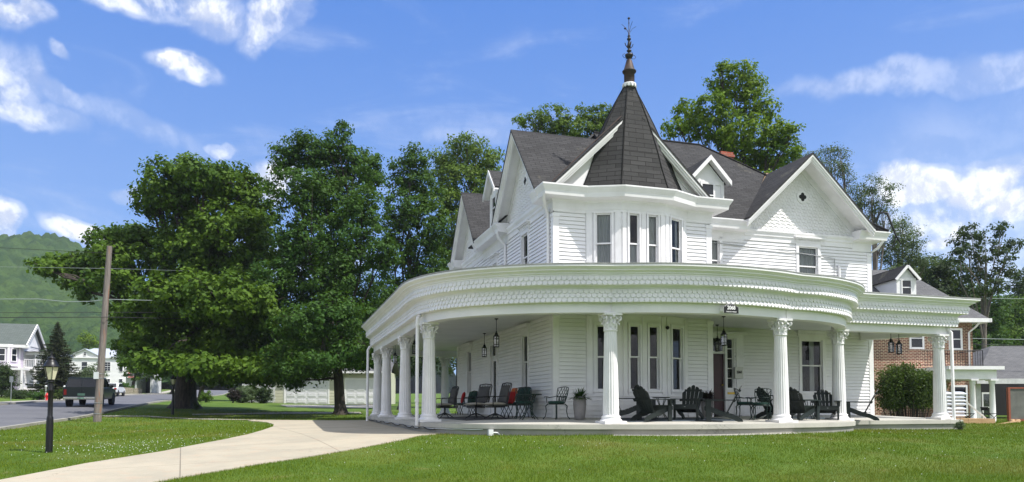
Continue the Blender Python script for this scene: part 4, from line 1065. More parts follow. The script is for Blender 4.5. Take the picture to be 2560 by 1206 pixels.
text_obj('sign_number', '2068', .132, FM @ Matrix.Translation((0, .030, .027)), M['trim'], sg, .002, .92, .004)
text_obj('sign_street_name', 'CHESTNUT AVENUE', .042, FM @ Matrix.Translation((0, -.073, .027)), M['trim'], sg, .002, .80, .0005)
# wall mailbox
mp = lp(1868, 940, 24.4); ma = mp[0]; FM = face_matrix((ma, BF - .03, 1.56), (0, -1))
m = MB(); m.M = FM; m.box(-.15, .15, -.19, .19, .0, .11); m.box(-.155, .155, .1, .2, -.0, .125); mb_ = m.build('mailbox', M['mailbox'], house)
text_obj('mailbox_number', '2068', .125, FM @ Matrix.Translation((0, .02, .113)), M['black'], mb_, .002, .8, .004)
# security camera on the bay
m = MB(); p = lp(1674.5, 819, 21.6); m.ball((3.33, -.50, 2.72), .055, 12); m.tube([(3.31, -.42, 2.74), (3.33, -.5, 2.72)], .025); m.build('security_camera', M['black'], house)
# electric box and pipe at the foundation
fpnt = offset_path(seg1, .40)
bx = min(fpnt, key=lambda p: abs(1226 - (1280 + F * WL(*p).x / WL(*p).y)) if p.y < 0 else 1e9)
m = MB(); m.box(bx.x - .06, bx.x + .06, bx.y - .10, bx.y + .02, -.30, -.14); m.tube([(bx.x + .05, bx.y - .06, -.22), (bx.x + .18, bx.y - .08, -.225), (bx.x + .25, bx.y - .10, -.30), (bx.x + .26, bx.y - .1, -.42)], .018, 8)
m.tube([(bx.x + .42, bx.y - .1, -.42), (bx.x + .42, bx.y - .1, -.23)], .02, 8)
m.build('electric_box', M['pvc'], house)
cp = [Vector((q.x, q.y, -.15 + .006 * math.sin(i * 1.7))) for i, q in enumerate(offset_path(seg1, .345)) if q.x < bx.x and q.y < 12]
m = MB(); m.tube(cp, .014, 6); m.build('conduit', M['pvc'], house)
cp = [Vector((q.x, q.y, -.155 + .035 * math.sin(i * 1.3))) for i, q in enumerate(dense(offset_path(seg1, .38), .5)) if q.y > -.2 and q.y < 13]
m = MB(); m.tube(cp, .013, 6); m.build('cable', M['wire'], house)
# ------------------------------------------------------------------ hanging porch lanterns
def make_lantern(label):
    r = empty('hanging_lantern', (0, 0, 0), 0, label, 'lantern', 'black lanterns hanging from the porch ceiling')
    m = MB(); m.lathe([(.06, 0), (.055, -.02), (.015, -.03), (.012, -.05)], n=12); m.tube([(0, 0, -.04), (0, 0, -.42)], .009, 6)
    m.build('hanging_rod', M['black'], r)
    m = MB(); m.lathe([(.012, -.40), (.05, -.44), (.045, -.46), (.085, -.52), (.105, -.53), (.105, -.545)], n=6)
    m.lathe([(.085, -.84), (.095, -.845), (.095, -.865), (.02, -.87)], n=6); m.ball((0, 0, -.385), .022)
    for i in range(6):
        a = math.pi * i / 3; m.beam((.09 * math.cos(a), .09 * math.sin(a), -.54), (.086 * math.cos(a), .086 * math.sin(a), -.85), .013, .013)
    for z in (-.61, -.78): m.lathe([(.088, z - .006), (.093, z - .006), (.093, z + .006), (.088, z + .006)], n=6)
    f = m.build('lantern_frame', M['black'], r)
    m = MB(); m.lathe([(.080, -.84), (.083, -.55)], n=6, smooth=False); m.build('glass_shade', M['lens_clear'], r)
    m = MB(); m.tube([(0, 0, -.85), (0, 0, -.68)], .016, 8); m.ball((0, 0, -.665), .02); m.build('candle_bulb', M['curtain_w'], r)
    return r
LAN = [(1241, 797, 'lantern over the porch left of the door, nearest of the left pair'), (1211, 840, 'lantern hanging in front of the left side door transom'), (988, 857, 'lantern behind the second left porch column'),
       (948, 893, 'lantern just right of the farthest left porch column'), (1809, 791, 'lantern hanging right below the 2068 sign'), (1793, 819, 'lantern hanging before the front door transom'), (2088, 818, 'lantern in front of the third front column capital'),
       (2227, 833, 'lantern hanging in the right wing before the brick wall'), (2247, 849, 'farther lantern of the two before the brick wall'), (1037, 822, 'lantern partly hidden behind the white porch downspout')]
lan0 = None
for i, (px, py, lab) in enumerate(LAN):
    d = pix_dir(px, py); t = (ZC + .03 - EYE) / d.z; p = d * t; YO = {1211: 26.7, 1793: 23.9, 948: 33.3, 2227: 24.4, 2247: 25.1}.get(px)
    if YO: p = Vector((d.x / d.y * YO, YO, 0))
    if lan0 is None: lan0 = make_lantern('black ' + lab); o = lan0
    else: o = copy_tree(lan0); o['label'] = 'black ' + lab
    o.location = (p.x, p.y, ZC + .028); o.rotation_euler = (0, 0, TH + .2)
# ------------------------------------------------------------------ PORCH FURNITURE
FUR_G = {}
def adirondack(label):
    r = empty('adirondack_chair', (0, 0, 0), 0, label, 'chair', 'dark adirondack chairs on the porch')
    A = M['adir']
    # front is -y
    def zt(y):  # top of the side rail
        t = (y + .40) / .86; return .375 - .17 * min(1, t / .55) - (.0 if t < .55 else (t - .55) / .45 * .13)
    for sx in (-1, 1):
        top = [(-.42, .40), (-.30, .385), (-.10, .30), (.08, .235), (.25, .21), (.42, .13), (.52, .055), (.53, .0)]
        bot = [(.40, .0), (.30, .055), (.15, .105), (-.05, .15), (-.22, .23), (-.34, .27), (-.42, .28)]
        m = MB(); x = sx * .265; m.prism([(x - .014, y, z) for y, z in top + bot], (.028, 0, 0)); m.build('rear_leg', A, r)
        m = MB(); m.box(sx * .31 - .0175, sx * .31 + .0175, -.40, -.27, 0, .555)
        m.prism([(sx * .33, -.39, .553), (sx * .33, -.28, .553), (sx * .33, -.31, .43), (sx * .33, -.35, .40)], (sx * .035, 0, 0)); m.build('front_leg', A, r)
        m = MB(); m.prism([(sx * (.245), -.46, .556), (sx * .40, -.44, .556), (sx * .405, -.25, .556), (sx * .375, .1, .556), (sx * .345, .36, .556), (sx * .27, .36, .556), (sx * .27, 0, .556)], (0, 0, .024)); m.build('arm', A, r)
    m = MB()
    ys_ = [-.42, -.33, -.235, -.14, -.045, .05]
    for i, y in enumerate(ys_):
        def tz(v): return np.interp(v, [-.42, -.30, -.10, .08, .25], [.40, .385, .30, .235, .21])
        m.hexa([(-.28, y, tz(y) + .002), (.28, y, tz(y) + .002), (.28, y + .082, tz(y + .082) + .002), (-.28, y + .082, tz(y + .082) + .002),
                (-.28, y, tz(y) + .024), (.28, y, tz(y) + .024), (.28, y + .082, tz(y + .082) + .024), (-.28, y + .082, tz(y + .082) + .024)])
    m.box(-.31, .31, -.445, -.421, .295, .40); m.build('seat', A, r)
    m = MB(); m.box(-.022, .022, -.449, -.445, .35, .362); m.build('maker_badge', M['steel'], r)
    # back slats, leaning
    th = R(28); dy, dz = math.sin(th), math.cos(th); m = MB()
    for i in range(5):
        u = i - 2; xb = u * .093; xt = u * .118; L = .84 - .045 * u * u - .0; w0, w1 = .041, .053
        o = Vector((0, .12, .22)); pts = []
        prof = [(xb - w0, 0), (xb + w0, 0), (xt + w1 - .0, L - .05), (xt + w1 * .8, L - .018), (xt + w1 * .35, L), (xt - w1 * .35, L), (xt - w1 * .8, L - .018), (xt - w1, L - .05)]
        if u: prof = [(x, t + (-.03 if (x - xt) * u > 0 and t > .3 else 0)) for x, t in prof]
        m.prism([(x, o.y + dy * t, o.z + dz * t) for x, t in prof], (0, dz * .02, -dy * .02))
    for t, hw in ((.38, .345), (.68, .24), (.02, .26)):
        c = Vector((0, .12 + dy * t + .033, .22 + dz * t - .01)); m.beam((-hw, c.y, c.z), (hw, c.y, c.z), .028, .06, up=(0, dy, dz))
    m.build('backrest', A, r); return r
def iron_chair(label):
    r = empty('iron_chair', (0, 0, 0), 0, label, 'chair', 'dark green cast iron lattice chairs')
    G = M['dkgreen']
    for sx in (-1, 1):
        for sy in (-1, 1):
            m = MB(); m.tube([(sx * .17, sy * .16, .42), (sx * .215, sy * .20, .36), (sx * .20, sy * .19, .22), (sx * .22, sy * .21, .08), (sx * .265, sy * .255, .008)], [.018, .018, .014, .012, .014], 6); m.build('leg', G, r)
        m = MB(); m.tube([(sx * .215, .21, .64), (sx * .25, .12, .615), (sx * .255, -.02, .60), (sx * .265, -.14, .625), (sx * .27, -.19, .62), (sx * .27, -.20, .60)], .011, 6)
        m.tube([(sx * .24, -.13, .44), (sx * .262, -.13, .53), (sx * .262, -.12, .62)], .011, 6); m.build('arm', G, r)
    m = MB(); m.lathe([(.20, .40), (.235, .41), (.235, .43), (.2, .435)], n=20); m.build('seat', G, r)
    m = MB(); m.lathe([(.19, .434), (.228, .445), (.235, .47), (.22, .492), (.15, .50)], n=20); m.tube([(.14, .2, .44), (.16, .22, .30)], .004, 4); m.tube([(.10, .21, .44), (.10, .23, .32)], .004, 4); m.build('seat_cushion', M['greencush'], r)
    m = MB()
    def BP(u, v):   # back surface: u -1..1, v 0..1
        hw = .165 + .055 * math.sin(v * math.pi * .6); top = .455 + (.40 + .035 * math.cos(u * 1.5)) * v
        return Vector((u * hw, .205 + .09 * v - .045 * u * u, top))
    m.tube([BP(-1, k / 8) for k in range(9)] + [BP(-1 + k / 6, 1) for k in range(1, 13)] + [BP(1, 1 - k / 8) for k in range(1, 9)], .012, 6)
    m.tube([BP(-1 + k / 4, .42) for k in range(9)], .008, 5)
    for s in (-1, 1):
        for c in (-1.4, -.95, -.5, -.05, .4, .85):
            pts = []
            for k in range(11):
                v = .12 + .88 * k / 10; u = s * (c + 1.15 * v * .95)
                if -1 <= u <= 1: pts.append(BP(u, v))
            if len(pts) > 1: m.tube(pts, .0075, 5)
    for u in (-.6, -.3, 0, .3, .6): m.tube([BP(u * .8, .0), BP(u, .42)], .007, 5)
    m.build('backrest', G, r); return r
def iron_table(label, rad=.36, h=.70, cat='table'):
    r = empty('iron_table', (0, 0, 0), 0, label, cat, 'round iron porch tables')
    G = M['dkgreen']
    m = MB(); m.lathe([(rad - .03, h - .025), (rad, h - .02), (rad, h), (rad - .03, h + .004)], n=28); m.build('tabletop', G, r)
    for i in range(4):
        a = math.pi / 4 + i * math.pi / 2; c, s = math.cos(a), math.sin(a)
        m = MB(); m.tube([(rad * .62 * c, rad * .62 * s, h - .03), (rad * .35 * c, rad * .35 * s, h * .68), (rad * .22 * c, rad * .22 * s, h * .45), (rad * .45 * c, rad * .45 * s, h * .2), (rad * .85 * c, rad * .85 * s, .01)], .012, 6); m.build('leg', G, r)
    m = MB(); m.lathe([(rad * .22, h * .45), (rad * .25, h * .46), (rad * .22, h * .47)], n=12); m.build('leg_ring', G, r)
    return r
def cushion(m, x0, x1, y0, y1, z0, z1, e=.035, mi=0, Mx=None):
    n = 8; vs = []
    old = m.M
    if Mx is not None: m.M = Mx
    P = []
    for side in (0, 1):
        for i in range(n + 1):
            for j in range(n + 1):
                u = i / n * 2 - 1; v = j / n * 2 - 1; puff = (1 - abs(u) ** 3) ** .5 * (1 - abs(v) ** 3) ** .5
                zc = (z0 + z1) / 2; h = (z1 - z0) / 2 * max(.12, puff)
                vs.append(((x0 + x1) / 2 + u * (x1 - x0) / 2, (y0 + y1) / 2 + v * (y1 - y0) / 2, zc + (h if side else -h)))
    N = (n + 1) ** 2; fs = []
    for side in (0, 1):
        for i in range(n):
            for j in range(n):
                a = side * N + i * (n + 1) + j; q = (a, a + n + 1, a + n + 2, a + 1); fs.append(q if not side else q[::-1])
    rim = [i * (n + 1) for i in range(n + 1)] + [n * (n + 1) + j for j in range(1, n + 1)] + [i * (n + 1) + n for i in range(n - 1, -1, -1)] + [j for j in range(n - 1, 0, -1)]
    fs += [(rim[k], rim[(k + 1) % len(rim)], rim[(k + 1) % len(rim)] + N, rim[k] + N) for k in range(len(rim))]
    m.add(vs, fs, mi, True); m.M = old
def swivel_chair(label):
    r = empty('swivel_chair', (0, 0, 0), 0, label, 'chair', 'black swivel patio chairs')
    B = M['black']
    m = MB(); m.lathe([(.03, .10), (.03, .34)], n=10); m.box(-.2, .2, -.2, .2, .33, .36)
    for i in range(4):
        a = math.pi / 4 + i * math.pi / 2; c, s = math.cos(a), math.sin(a); m.tube([(.02 * c, .02 * s, .16), (.16 * c, .16 * s, .11), (.33 * c, .33 * s, .012)], [.02, .016, .014], 6)
    m.build('swivel_base', B, r)
    m = MB(); m.box(-.28, .28, -.27, .26, .36, .39); m.build('seat', B, r)
    m = MB(); cushion(m, -.27, .27, -.28, .24, .385, .49); m.build('seat_cushion', M['cream'], r)
    th = R(14); Mx = Matrix.Translation((0, .24, .42)) @ Matrix.Rotation(-th, 4, 'X')
    m = MB(); m.M = Mx
    m.tube([(-.28, 0, 0), (-.29, 0, .58), (-.27, -.01, .62), (0, -.02, .64), (.27, -.01, .62), (.29, 0, .58), (.28, 0, 0)], .016, 6)
    for k in range(9):
        x = -.24 + k * .06; m.tube([(x, 0, 0), (x + (.06 if k % 2 else -.06), 0, .3), (x, 0, .62)], .008, 5)
    m.build('backrest', B, r)
    m = MB(); cushion(m, -.26, .26, .03, .56, -.02, .09, Mx=Mx @ Matrix.Rotation(R(90), 4, 'X')); m.build('back_cushion', M['greycush'], r)
    for sx in (-1, 1):
        m = MB(); m.tube([(sx * .29, .22, .42), (sx * .31, .25, .66), (sx * .31, .10, .66), (sx * .30, -.18, .64), (sx * .29, -.22, .60), (sx * .28, -.2, .38)], .014, 6); m.build('arm', B, r)
    return r
def settee(label):
    r = empty('settee', (0, 0, 0), 0, label, 'settee', 'black iron settees against the left wall')
    B = M['black']
    m = MB(); m.box(-.62, .62, -.28, .26, .36, .39); m.build('seat', B, r)
    m = MB(); cushion(m, -.60, 0, -.28, .22, .385, .47); cushion(m, 0, .60, -.28, .22, .385, .47); m.build('seat_cushion', M['greencush'], r)
    th = R(12); Mx = Matrix.Translation((0, .24, .40)) @ Matrix.Rotation(-th, 4, 'X')
    m = MB(); m.M = Mx; m.tube([(-.62, 0, 0), (-.63, 0, .40), (-.5, 0, .50), (0, 0, .54), (.5, 0, .50), (.63, 0, .40), (.62, 0, 0)], .016, 6)
    for k in range(13):
        x = -.54 + k * .09; m.tube([(x, 0, 0), (x, 0, .50 - abs(x) * .08)], .007, 5)
    m.build('backrest', B, r)
    m = MB(); cushion(m, -.58, .0, .05, .50, -.02, .09, Mx=Mx @ Matrix.Rotation(R(90), 4, 'X')); cushion(m, .0, .58, .05, .50, -.02, .09, Mx=Mx @ Matrix.Rotation(R(90), 4, 'X')); m.build('back_cushion', M['greencush'], r)
    for sy in (-.26, .24):
        for k in range(3):
            x = -.42 + .42 * k; m = MB()
            m.tube([(x - .2, sy, .01), (x - .13, sy, .12), (x, sy, .19), (x + .13, sy, .12), (x + .2, sy, .01)], .012, 6)
            m.tube([(x - .2, sy, .37), (x - .13, sy, .26), (x, sy, .19), (x + .13, sy, .26), (x + .2, sy, .37)], .012, 6); m.build('scroll_leg', B, r)
    for sx in (-1, 1):
        m = MB(); m.tube([(sx * .62, .26, .40), (sx * .64, .24, .64), (sx * .64, -.2, .62), (sx * .62, -.26, .36)], .014, 6); m.build('arm', B, r)
    return r
def pillow(name, label, mt, s=.42, grp=None):
    m = MB(); cushion(m, -s / 2, s / 2, -s / 2, s / 2, -.07, .07); o = m.build(name, mt); tag(o, label, 'pillow', grp); return o
def put(o, px, Y, deg, dz=0.0):
    X = (px - 1280) / F * Y; a, b = LW(X, Y); o.location = (X, Y, pfz(a, b) + .002 + dz); o.rotation_euler = (0, 0, R(deg)); return o
AD = [(1566, 20.15, 82, 'adirondack chair half hidden by the front column beside the bay, seen from the side'),
      (1630, 19.55, 122, 'adirondack chair seen from behind in front of the bay windows'),
      (1722, 20.35, -28, 'adirondack chair facing the lawn between bay and front door'),
      (1803, 19.65, -104, 'adirondack chair seen side on with its back leaning toward the front door'),
      (1935, 22.2, 105, 'adirondack chair half hidden behind the second front column and lattice chairs'),
      (2003, 21.6, 125, 'adirondack chair seen from behind between column and ground floor window'),
      (2062, 22.7, -14, 'adirondack chair facing the lawn beside the third front column'),
      (2148, 22.9, -113, 'adirondack chair seen side on before the sunlit wall at the right corner')]
A0_ = adirondack('dark ' + AD[0][3])
for i, (px, Y, dg, lab) in enumerate(AD):
    o = A0_ if i == 0 else copy_tree(A0_); o['label'] = 'dark ' + lab; put(o, px, Y, dg)
IC = [(1391, 20.15, -52, 'dark green lattice chair standing alone left of the grey planter'),
      (1311, 20.75, 5, 'dark green lattice chair with its back to the left wall behind the round table'),
      (1862, 21.3, 60, 'dark green lattice chair right of the front door, left one of the pair'),
      (1902, 20.9, 175, 'dark green lattice chair seen from behind next to the second front column')]
I0 = iron_chair('x')
for i, (px, Y, dg, lab) in enumerate(IC):
    o = I0 if i == 0 else copy_tree(I0); o['label'] = lab; put(o, px, Y, dg)
t0 = iron_table('round dark iron table beside the left lattice chair'); put(t0, 1322, 20.1, 10)
t1 = copy_tree(t0); t1['label'] = 'round dark iron table behind the second front column'; put(t1, 1934, 21.6, 30)
t2 = iron_table('small dark iron side table between the adirondack chairs by the bay', .24, .60); put(t2, 1653, 20.5, 0)
t3 = copy_tree(t2); t3['label'] = 'small dark iron side table beside the chairs under the right window'; put(t3, 2022, 22.4, 0)
SWc = [(1238, 21.2, -62, 'black swivel chair with cream seat nearest the left door'), (1190, 22.1, -48, 'black swivel chair with grey back cushion behind the nearer one'), (1112, 24.4, -65, 'black swivel chair right beside the rounded corner column')]
S0 = swivel_chair('x')
for i, (px, Y, dg, lab) in enumerate(SWc):
    o = S0 if i == 0 else copy_tree(S0); o['label'] = lab; put(o, px, Y, dg)
se = settee('black iron settee with green cushions near the left wall window'); p = WL(-.62, 1.75); se.location = (p.x, p.y, pfz(-.62, 1.75)); se.rotation_euler = (0, 0, TH - math.pi / 2)
se2 = copy_tree(se); se2['label'] = 'farther black iron settee beyond the left side door'; p = WL(-.62, 8.1); se2.location = (p.x, p.y, pfz(-.6, 8.1)); se2.rotation_euler = (0, 0, TH - math.pi / 2)
def lean(o, a, b, z, yaw, tilt):
    p = WL(a, b); o.location = (p.x, p.y, z); o.rotation_euler = (R(90 - tilt), 0, yaw)
pw = pillow('pillow', 'orange pillow leaning in the nearer settee', M['orangecush'], .46); lean(pw, -.76, 1.45, .76, TH - math.pi / 2, 14)
pw = pillow('pillow', 'small red pillow at the end of the nearer settee', M['redcush'], .36); lean(pw, -.90, 1.25, .70, TH - math.pi / 2 + .3, 16)
pw = pillow('pillow', 'bright red pillow on the farther settee', M['redcush'], .44); lean(pw, -.80, 7.75, .76, TH - math.pi / 2 - .3, 14)
# planters
def leaves_mesh(m, c, n, ln, wd, rad, up=.6, rnd=None, mi=0, curl=.5):
    for i in range(n):
        az = rnd.uniform(0, 2 * math.pi); t = rnd.uniform(.1, 1.0); L = ln * rnd.uniform(.6, 1.1)
        d = Vector((math.cos(az), math.sin(az), 0)); s = Vector((-d.y, d.x, 0)); p = Vector(c) + d * rad * t * .4; vs = []; K = 4
        for k in range(K + 1):
            f = k / K; q = p + d * (L * f * (.4 + .6 * t)) + Vector((0, 0, L * (up * (1.25 - t) * f * 1.3 - curl * t * f * f))); wv = wd * math.sin(math.pi * (.12 + .86 * f))
            vs += [q - s * wv, q + s * wv]
        m.add(vs, [(2 * k, 2 * k + 1, 2 * k + 3, 2 * k + 2) for k in range(K)], mi)
rn = random.Random(4)
def planter(label, plant_mat, potm, n=220, h=.62, leaf=.30):
    r = empty('planter', (0, 0, 0), 0, label, 'planter')
    m = MB(); k = h / .62; m.lathe([(.115, 0), (.13, .01), (.15, .12 * k), (.172, .3 * k), (.178, .42 * k), (.17, .55 * k), (.158, .62 * k), (.14, .62 * k), (.13, .56 * k)], n=24); m.build('pot', potm, r)
    m = MB(); leaves_mesh(m, (0, 0, h - .04), n, leaf, .018, .25, .72, rn); m.build('fern', plant_mat, r, fix=False)
    m = MB(); m.lathe([(.0, h - .05), (.14, h - .05)], n=16); m.build('soil', M['bark'], r, fix=False)
    return r
put(planter('tall grey planter with a green fern by the bay', M['leaf_fern'], M['pot']), 1449, 20.1, 0)
put(planter('planter with a dark purple bushy plant left of the front door', M['leaf_purple'], M['pot'], 420, .55, .34), 1768, 22.2, 0)
# rugs and mat
def flat(name, label, cat, a0, a1, b0, b1, mt, th=.012, rz=0.0):
    m = MB(); N = 8; vs = []
    for i in range(N + 1):
        for j in range(N + 1):
            a = a0 + (a1 - a0) * i / N; b = b0 + (b1 - b0) * j / N; p = WL(a, b); vs.append((p.x, p.y, pfz(a, b) + th))
    fs = [(i * (N + 1) + j, (i + 1) * (N + 1) + j, (i + 1) * (N + 1) + j + 1, i * (N + 1) + j + 1) for i in range(N) for j in range(N)]
    m.add(vs, fs)
    rim = [i * (N + 1) for i in range(N + 1)] + [N * (N + 1) + j for j in range(1, N + 1)] + [i * (N + 1) + N for i in range(N - 1, -1, -1)] + [j for j in range(N - 1, 0, -1)]
    m.add([vs[k] for k in rim] + [(vs[k][0], vs[k][1], vs[k][2] - th + .001) for k in rim], [(k, (k + 1) % len(rim), (k + 1) % len(rim) + len(rim), k + len(rim)) for k in range(len(rim))])
    o = m.build(name, mt); return tag(o, label, cat)
flat('rug', 'large patterned blue grey rug under the chairs by the bay', 'rug', 1.25, 4.75, -2.25, -.65, M['rug'])
flat('rug', 'smaller blue grey rug under the chairs at the right window', 'rug', 7.0, 9.6, -.45, 1.1, M['rug'])
flat('rug', 'dark rug under the seating group near the left wall', 'rug', -2.4, -.9, .6, 5.2, M['greycush'])
flat('doormat', 'black doormat in front of the front door', 'doormat', AC + .6, AC + 1.9, BF - .75, BF - .12, M['black'], .03)
# ------------------------------------------------------------------ LAMP POSTS
def lamp_post(label):
    r = empty('lamp_post', (0, 0, 0), 0, label, 'lamp post', 'black garden lamp posts')
    m = MB(); m.lathe([(.072, -.25), (.070, .72), (.066, .80), (.062, .815), (.052, .84), (.050, 1.40), (.058, 1.41), (.058, 1.44), (.05, 1.46), (.048, 1.60)], n=20)
    m.tube([(-.14, 0, 1.40), (.06, 0, 1.40)], .012, 6); m.build('pole', M['black'], r)
    m = MB(); m.lathe([(.045, 1.59), (.075, 1.60), (.085, 1.625), (.06, 1.64), (.078, 1.655), (.078, 1.67)], n=12)
    zb, zt_, rb_, rt = 1.67, 1.955, .085, .155
    for i in range(6):
        a = math.pi * i / 3; m.beam((rb_ * math.cos(a), rb_ * math.sin(a), zb), (rt * math.cos(a), rt * math.sin(a), zt_), .012, .012)
    m.lathe([(.165, 1.95), (.175, 1.96), (.175, 1.975), (.15, 1.985), (.135, 2.03), (.10, 2.09), (.075, 2.115), (.072, 2.14), (.085, 2.15), (.078, 2.165), (.03, 2.20), (.014, 2.225), (.02, 2.24), (.008, 2.30), (.002, 2.315)], n=18, smooth=True)
    f = m.build('lantern_head', M['black'], r)
    m = MB(); m.lathe([(.080, zb), (.150, zt_)], n=6, smooth=False); m.build('glass_panes', M['lens'], f)
    return r
def stand(o, px, Y, rz=0.0, dz=0.0):
    X = (px - 1280) / F * Y; o.location = (X, Y, gz(X, Y) + dz); o.rotation_euler = (0, 0, rz); return o
l0 = lamp_post('black lamp post on the lawn nearest the camera'); stand(l0, 127, 16.5, .2)
l1 = copy_tree(l0); l1['label'] = 'lamp post standing just left of the thick tree trunk'; stand(l1, 433, 39.5, .2)
l2 = copy_tree(l0); l2['label'] = 'dark lamp post in shade right of the thick tree trunk'; stand(l2, 478, 47, .2)
for l in (l0, l1, l2): l.scale = (1, 1, .975)
# ------------------------------------------------------------------ UTILITY POLE AND WIRES
PB = Vector(((245 - 1280) / F * 32, 32, 0)); PB.z = gz(PB.x, PB.y); PT = at(274, 616, 32)
up_ = empty('utility_pole', tuple(PB), 0, 'leaning weathered wooden utility pole by the road', 'utility pole')
m = MB(); d = PT - PB; m.tube([d * t for t in (-.05, .0, .25, .5, .75, 1.0)], [.17, .165, .15, .135, .122, .11], 16); m.build('pole', M['pole'], up_)
for t in (.045, .105, .245, .27): m = MB(); c = d * t; m.tube([c, c + d.normalized() * .03], .175 - .06 * t, 16); m.build('steel_band', M['steel'], up_)
m = MB(); m.box(-.10, .10, -.19, -.12, 1.85, 2.15); m.build('meter_box', M['pvc'], up_)
def wire(label, pts, r=.012, mt='wire', sag=0.0):
    m = MB(); P = []
    for a, b in zip(pts[:-1], pts[1:]):
        a = Vector(a); b = Vector(b); P += [a + (b - a) * k / 12 - Vector((0, 0, sag * 4 * (k / 12) * (1 - k / 12))) for k in range(12)]
    P.append(Vector(pts[-1])); m.tube(P, r, 5); o = m.build('power_line', M[mt]); tag(o, label, 'wire', 'overhead wires')
def zrow(row, Y): return EYE + (1014 - row) / F * Y
xp = PB.x
wire('thick pale cable dipping to the utility pole', [(-48, 32, zrow(752, 32)), (-20.6, 32, zrow(747, 32)), (-19.4, 32, zrow(754, 32)), (-18.4, 32, zrow(753, 32)), (-17.5, 32, zrow(748, 32)), (-18.4, 44, zrow(754, 44))], .017, 'wire_p')
wire('black cable crossing the hill just below the pale cable', [(-48, 32.2, zrow(786, 32)), (-17.5, 32.2, zrow(779, 32)), (-18.2, 44, zrow(782, 44))], .012)
wire('lowest black cable reaching the utility pole', [(-48, 31.8, zrow(801, 32)), (-17.5, 31.8, zrow(794, 32)), (-18.0, 44, zrow(798, 44))], .017)
wire('thin wire high on the utility pole', [(-48, 32, zrow(640, 32)), (-17.4, 32, zrow(670, 32)), (-18.6, 43, zrow(676, 43))], .007, 'wire_p')
wire('thin wires crossing the sky at the top left', [(-48, 30, zrow(530, 30)), (-17.3, 32, zrow(632, 32))], .010)
wire('thin pale wire behind the right porch wing', [(14, 60, zrow(728, 60)), (60, 60, zrow(744, 60))], .02, 'wire_p', .3)
wire('upper wire near the far right garage roof', [(26, 44, zrow(845, 44)), (60, 44, zrow(848, 44))], .02, 'wire_p', .2)
wire('lower dark wire near the far right garage roof', [(26, 44, zrow(858, 44)), (60, 44, zrow(866, 44))], .016, 'wire', .3)
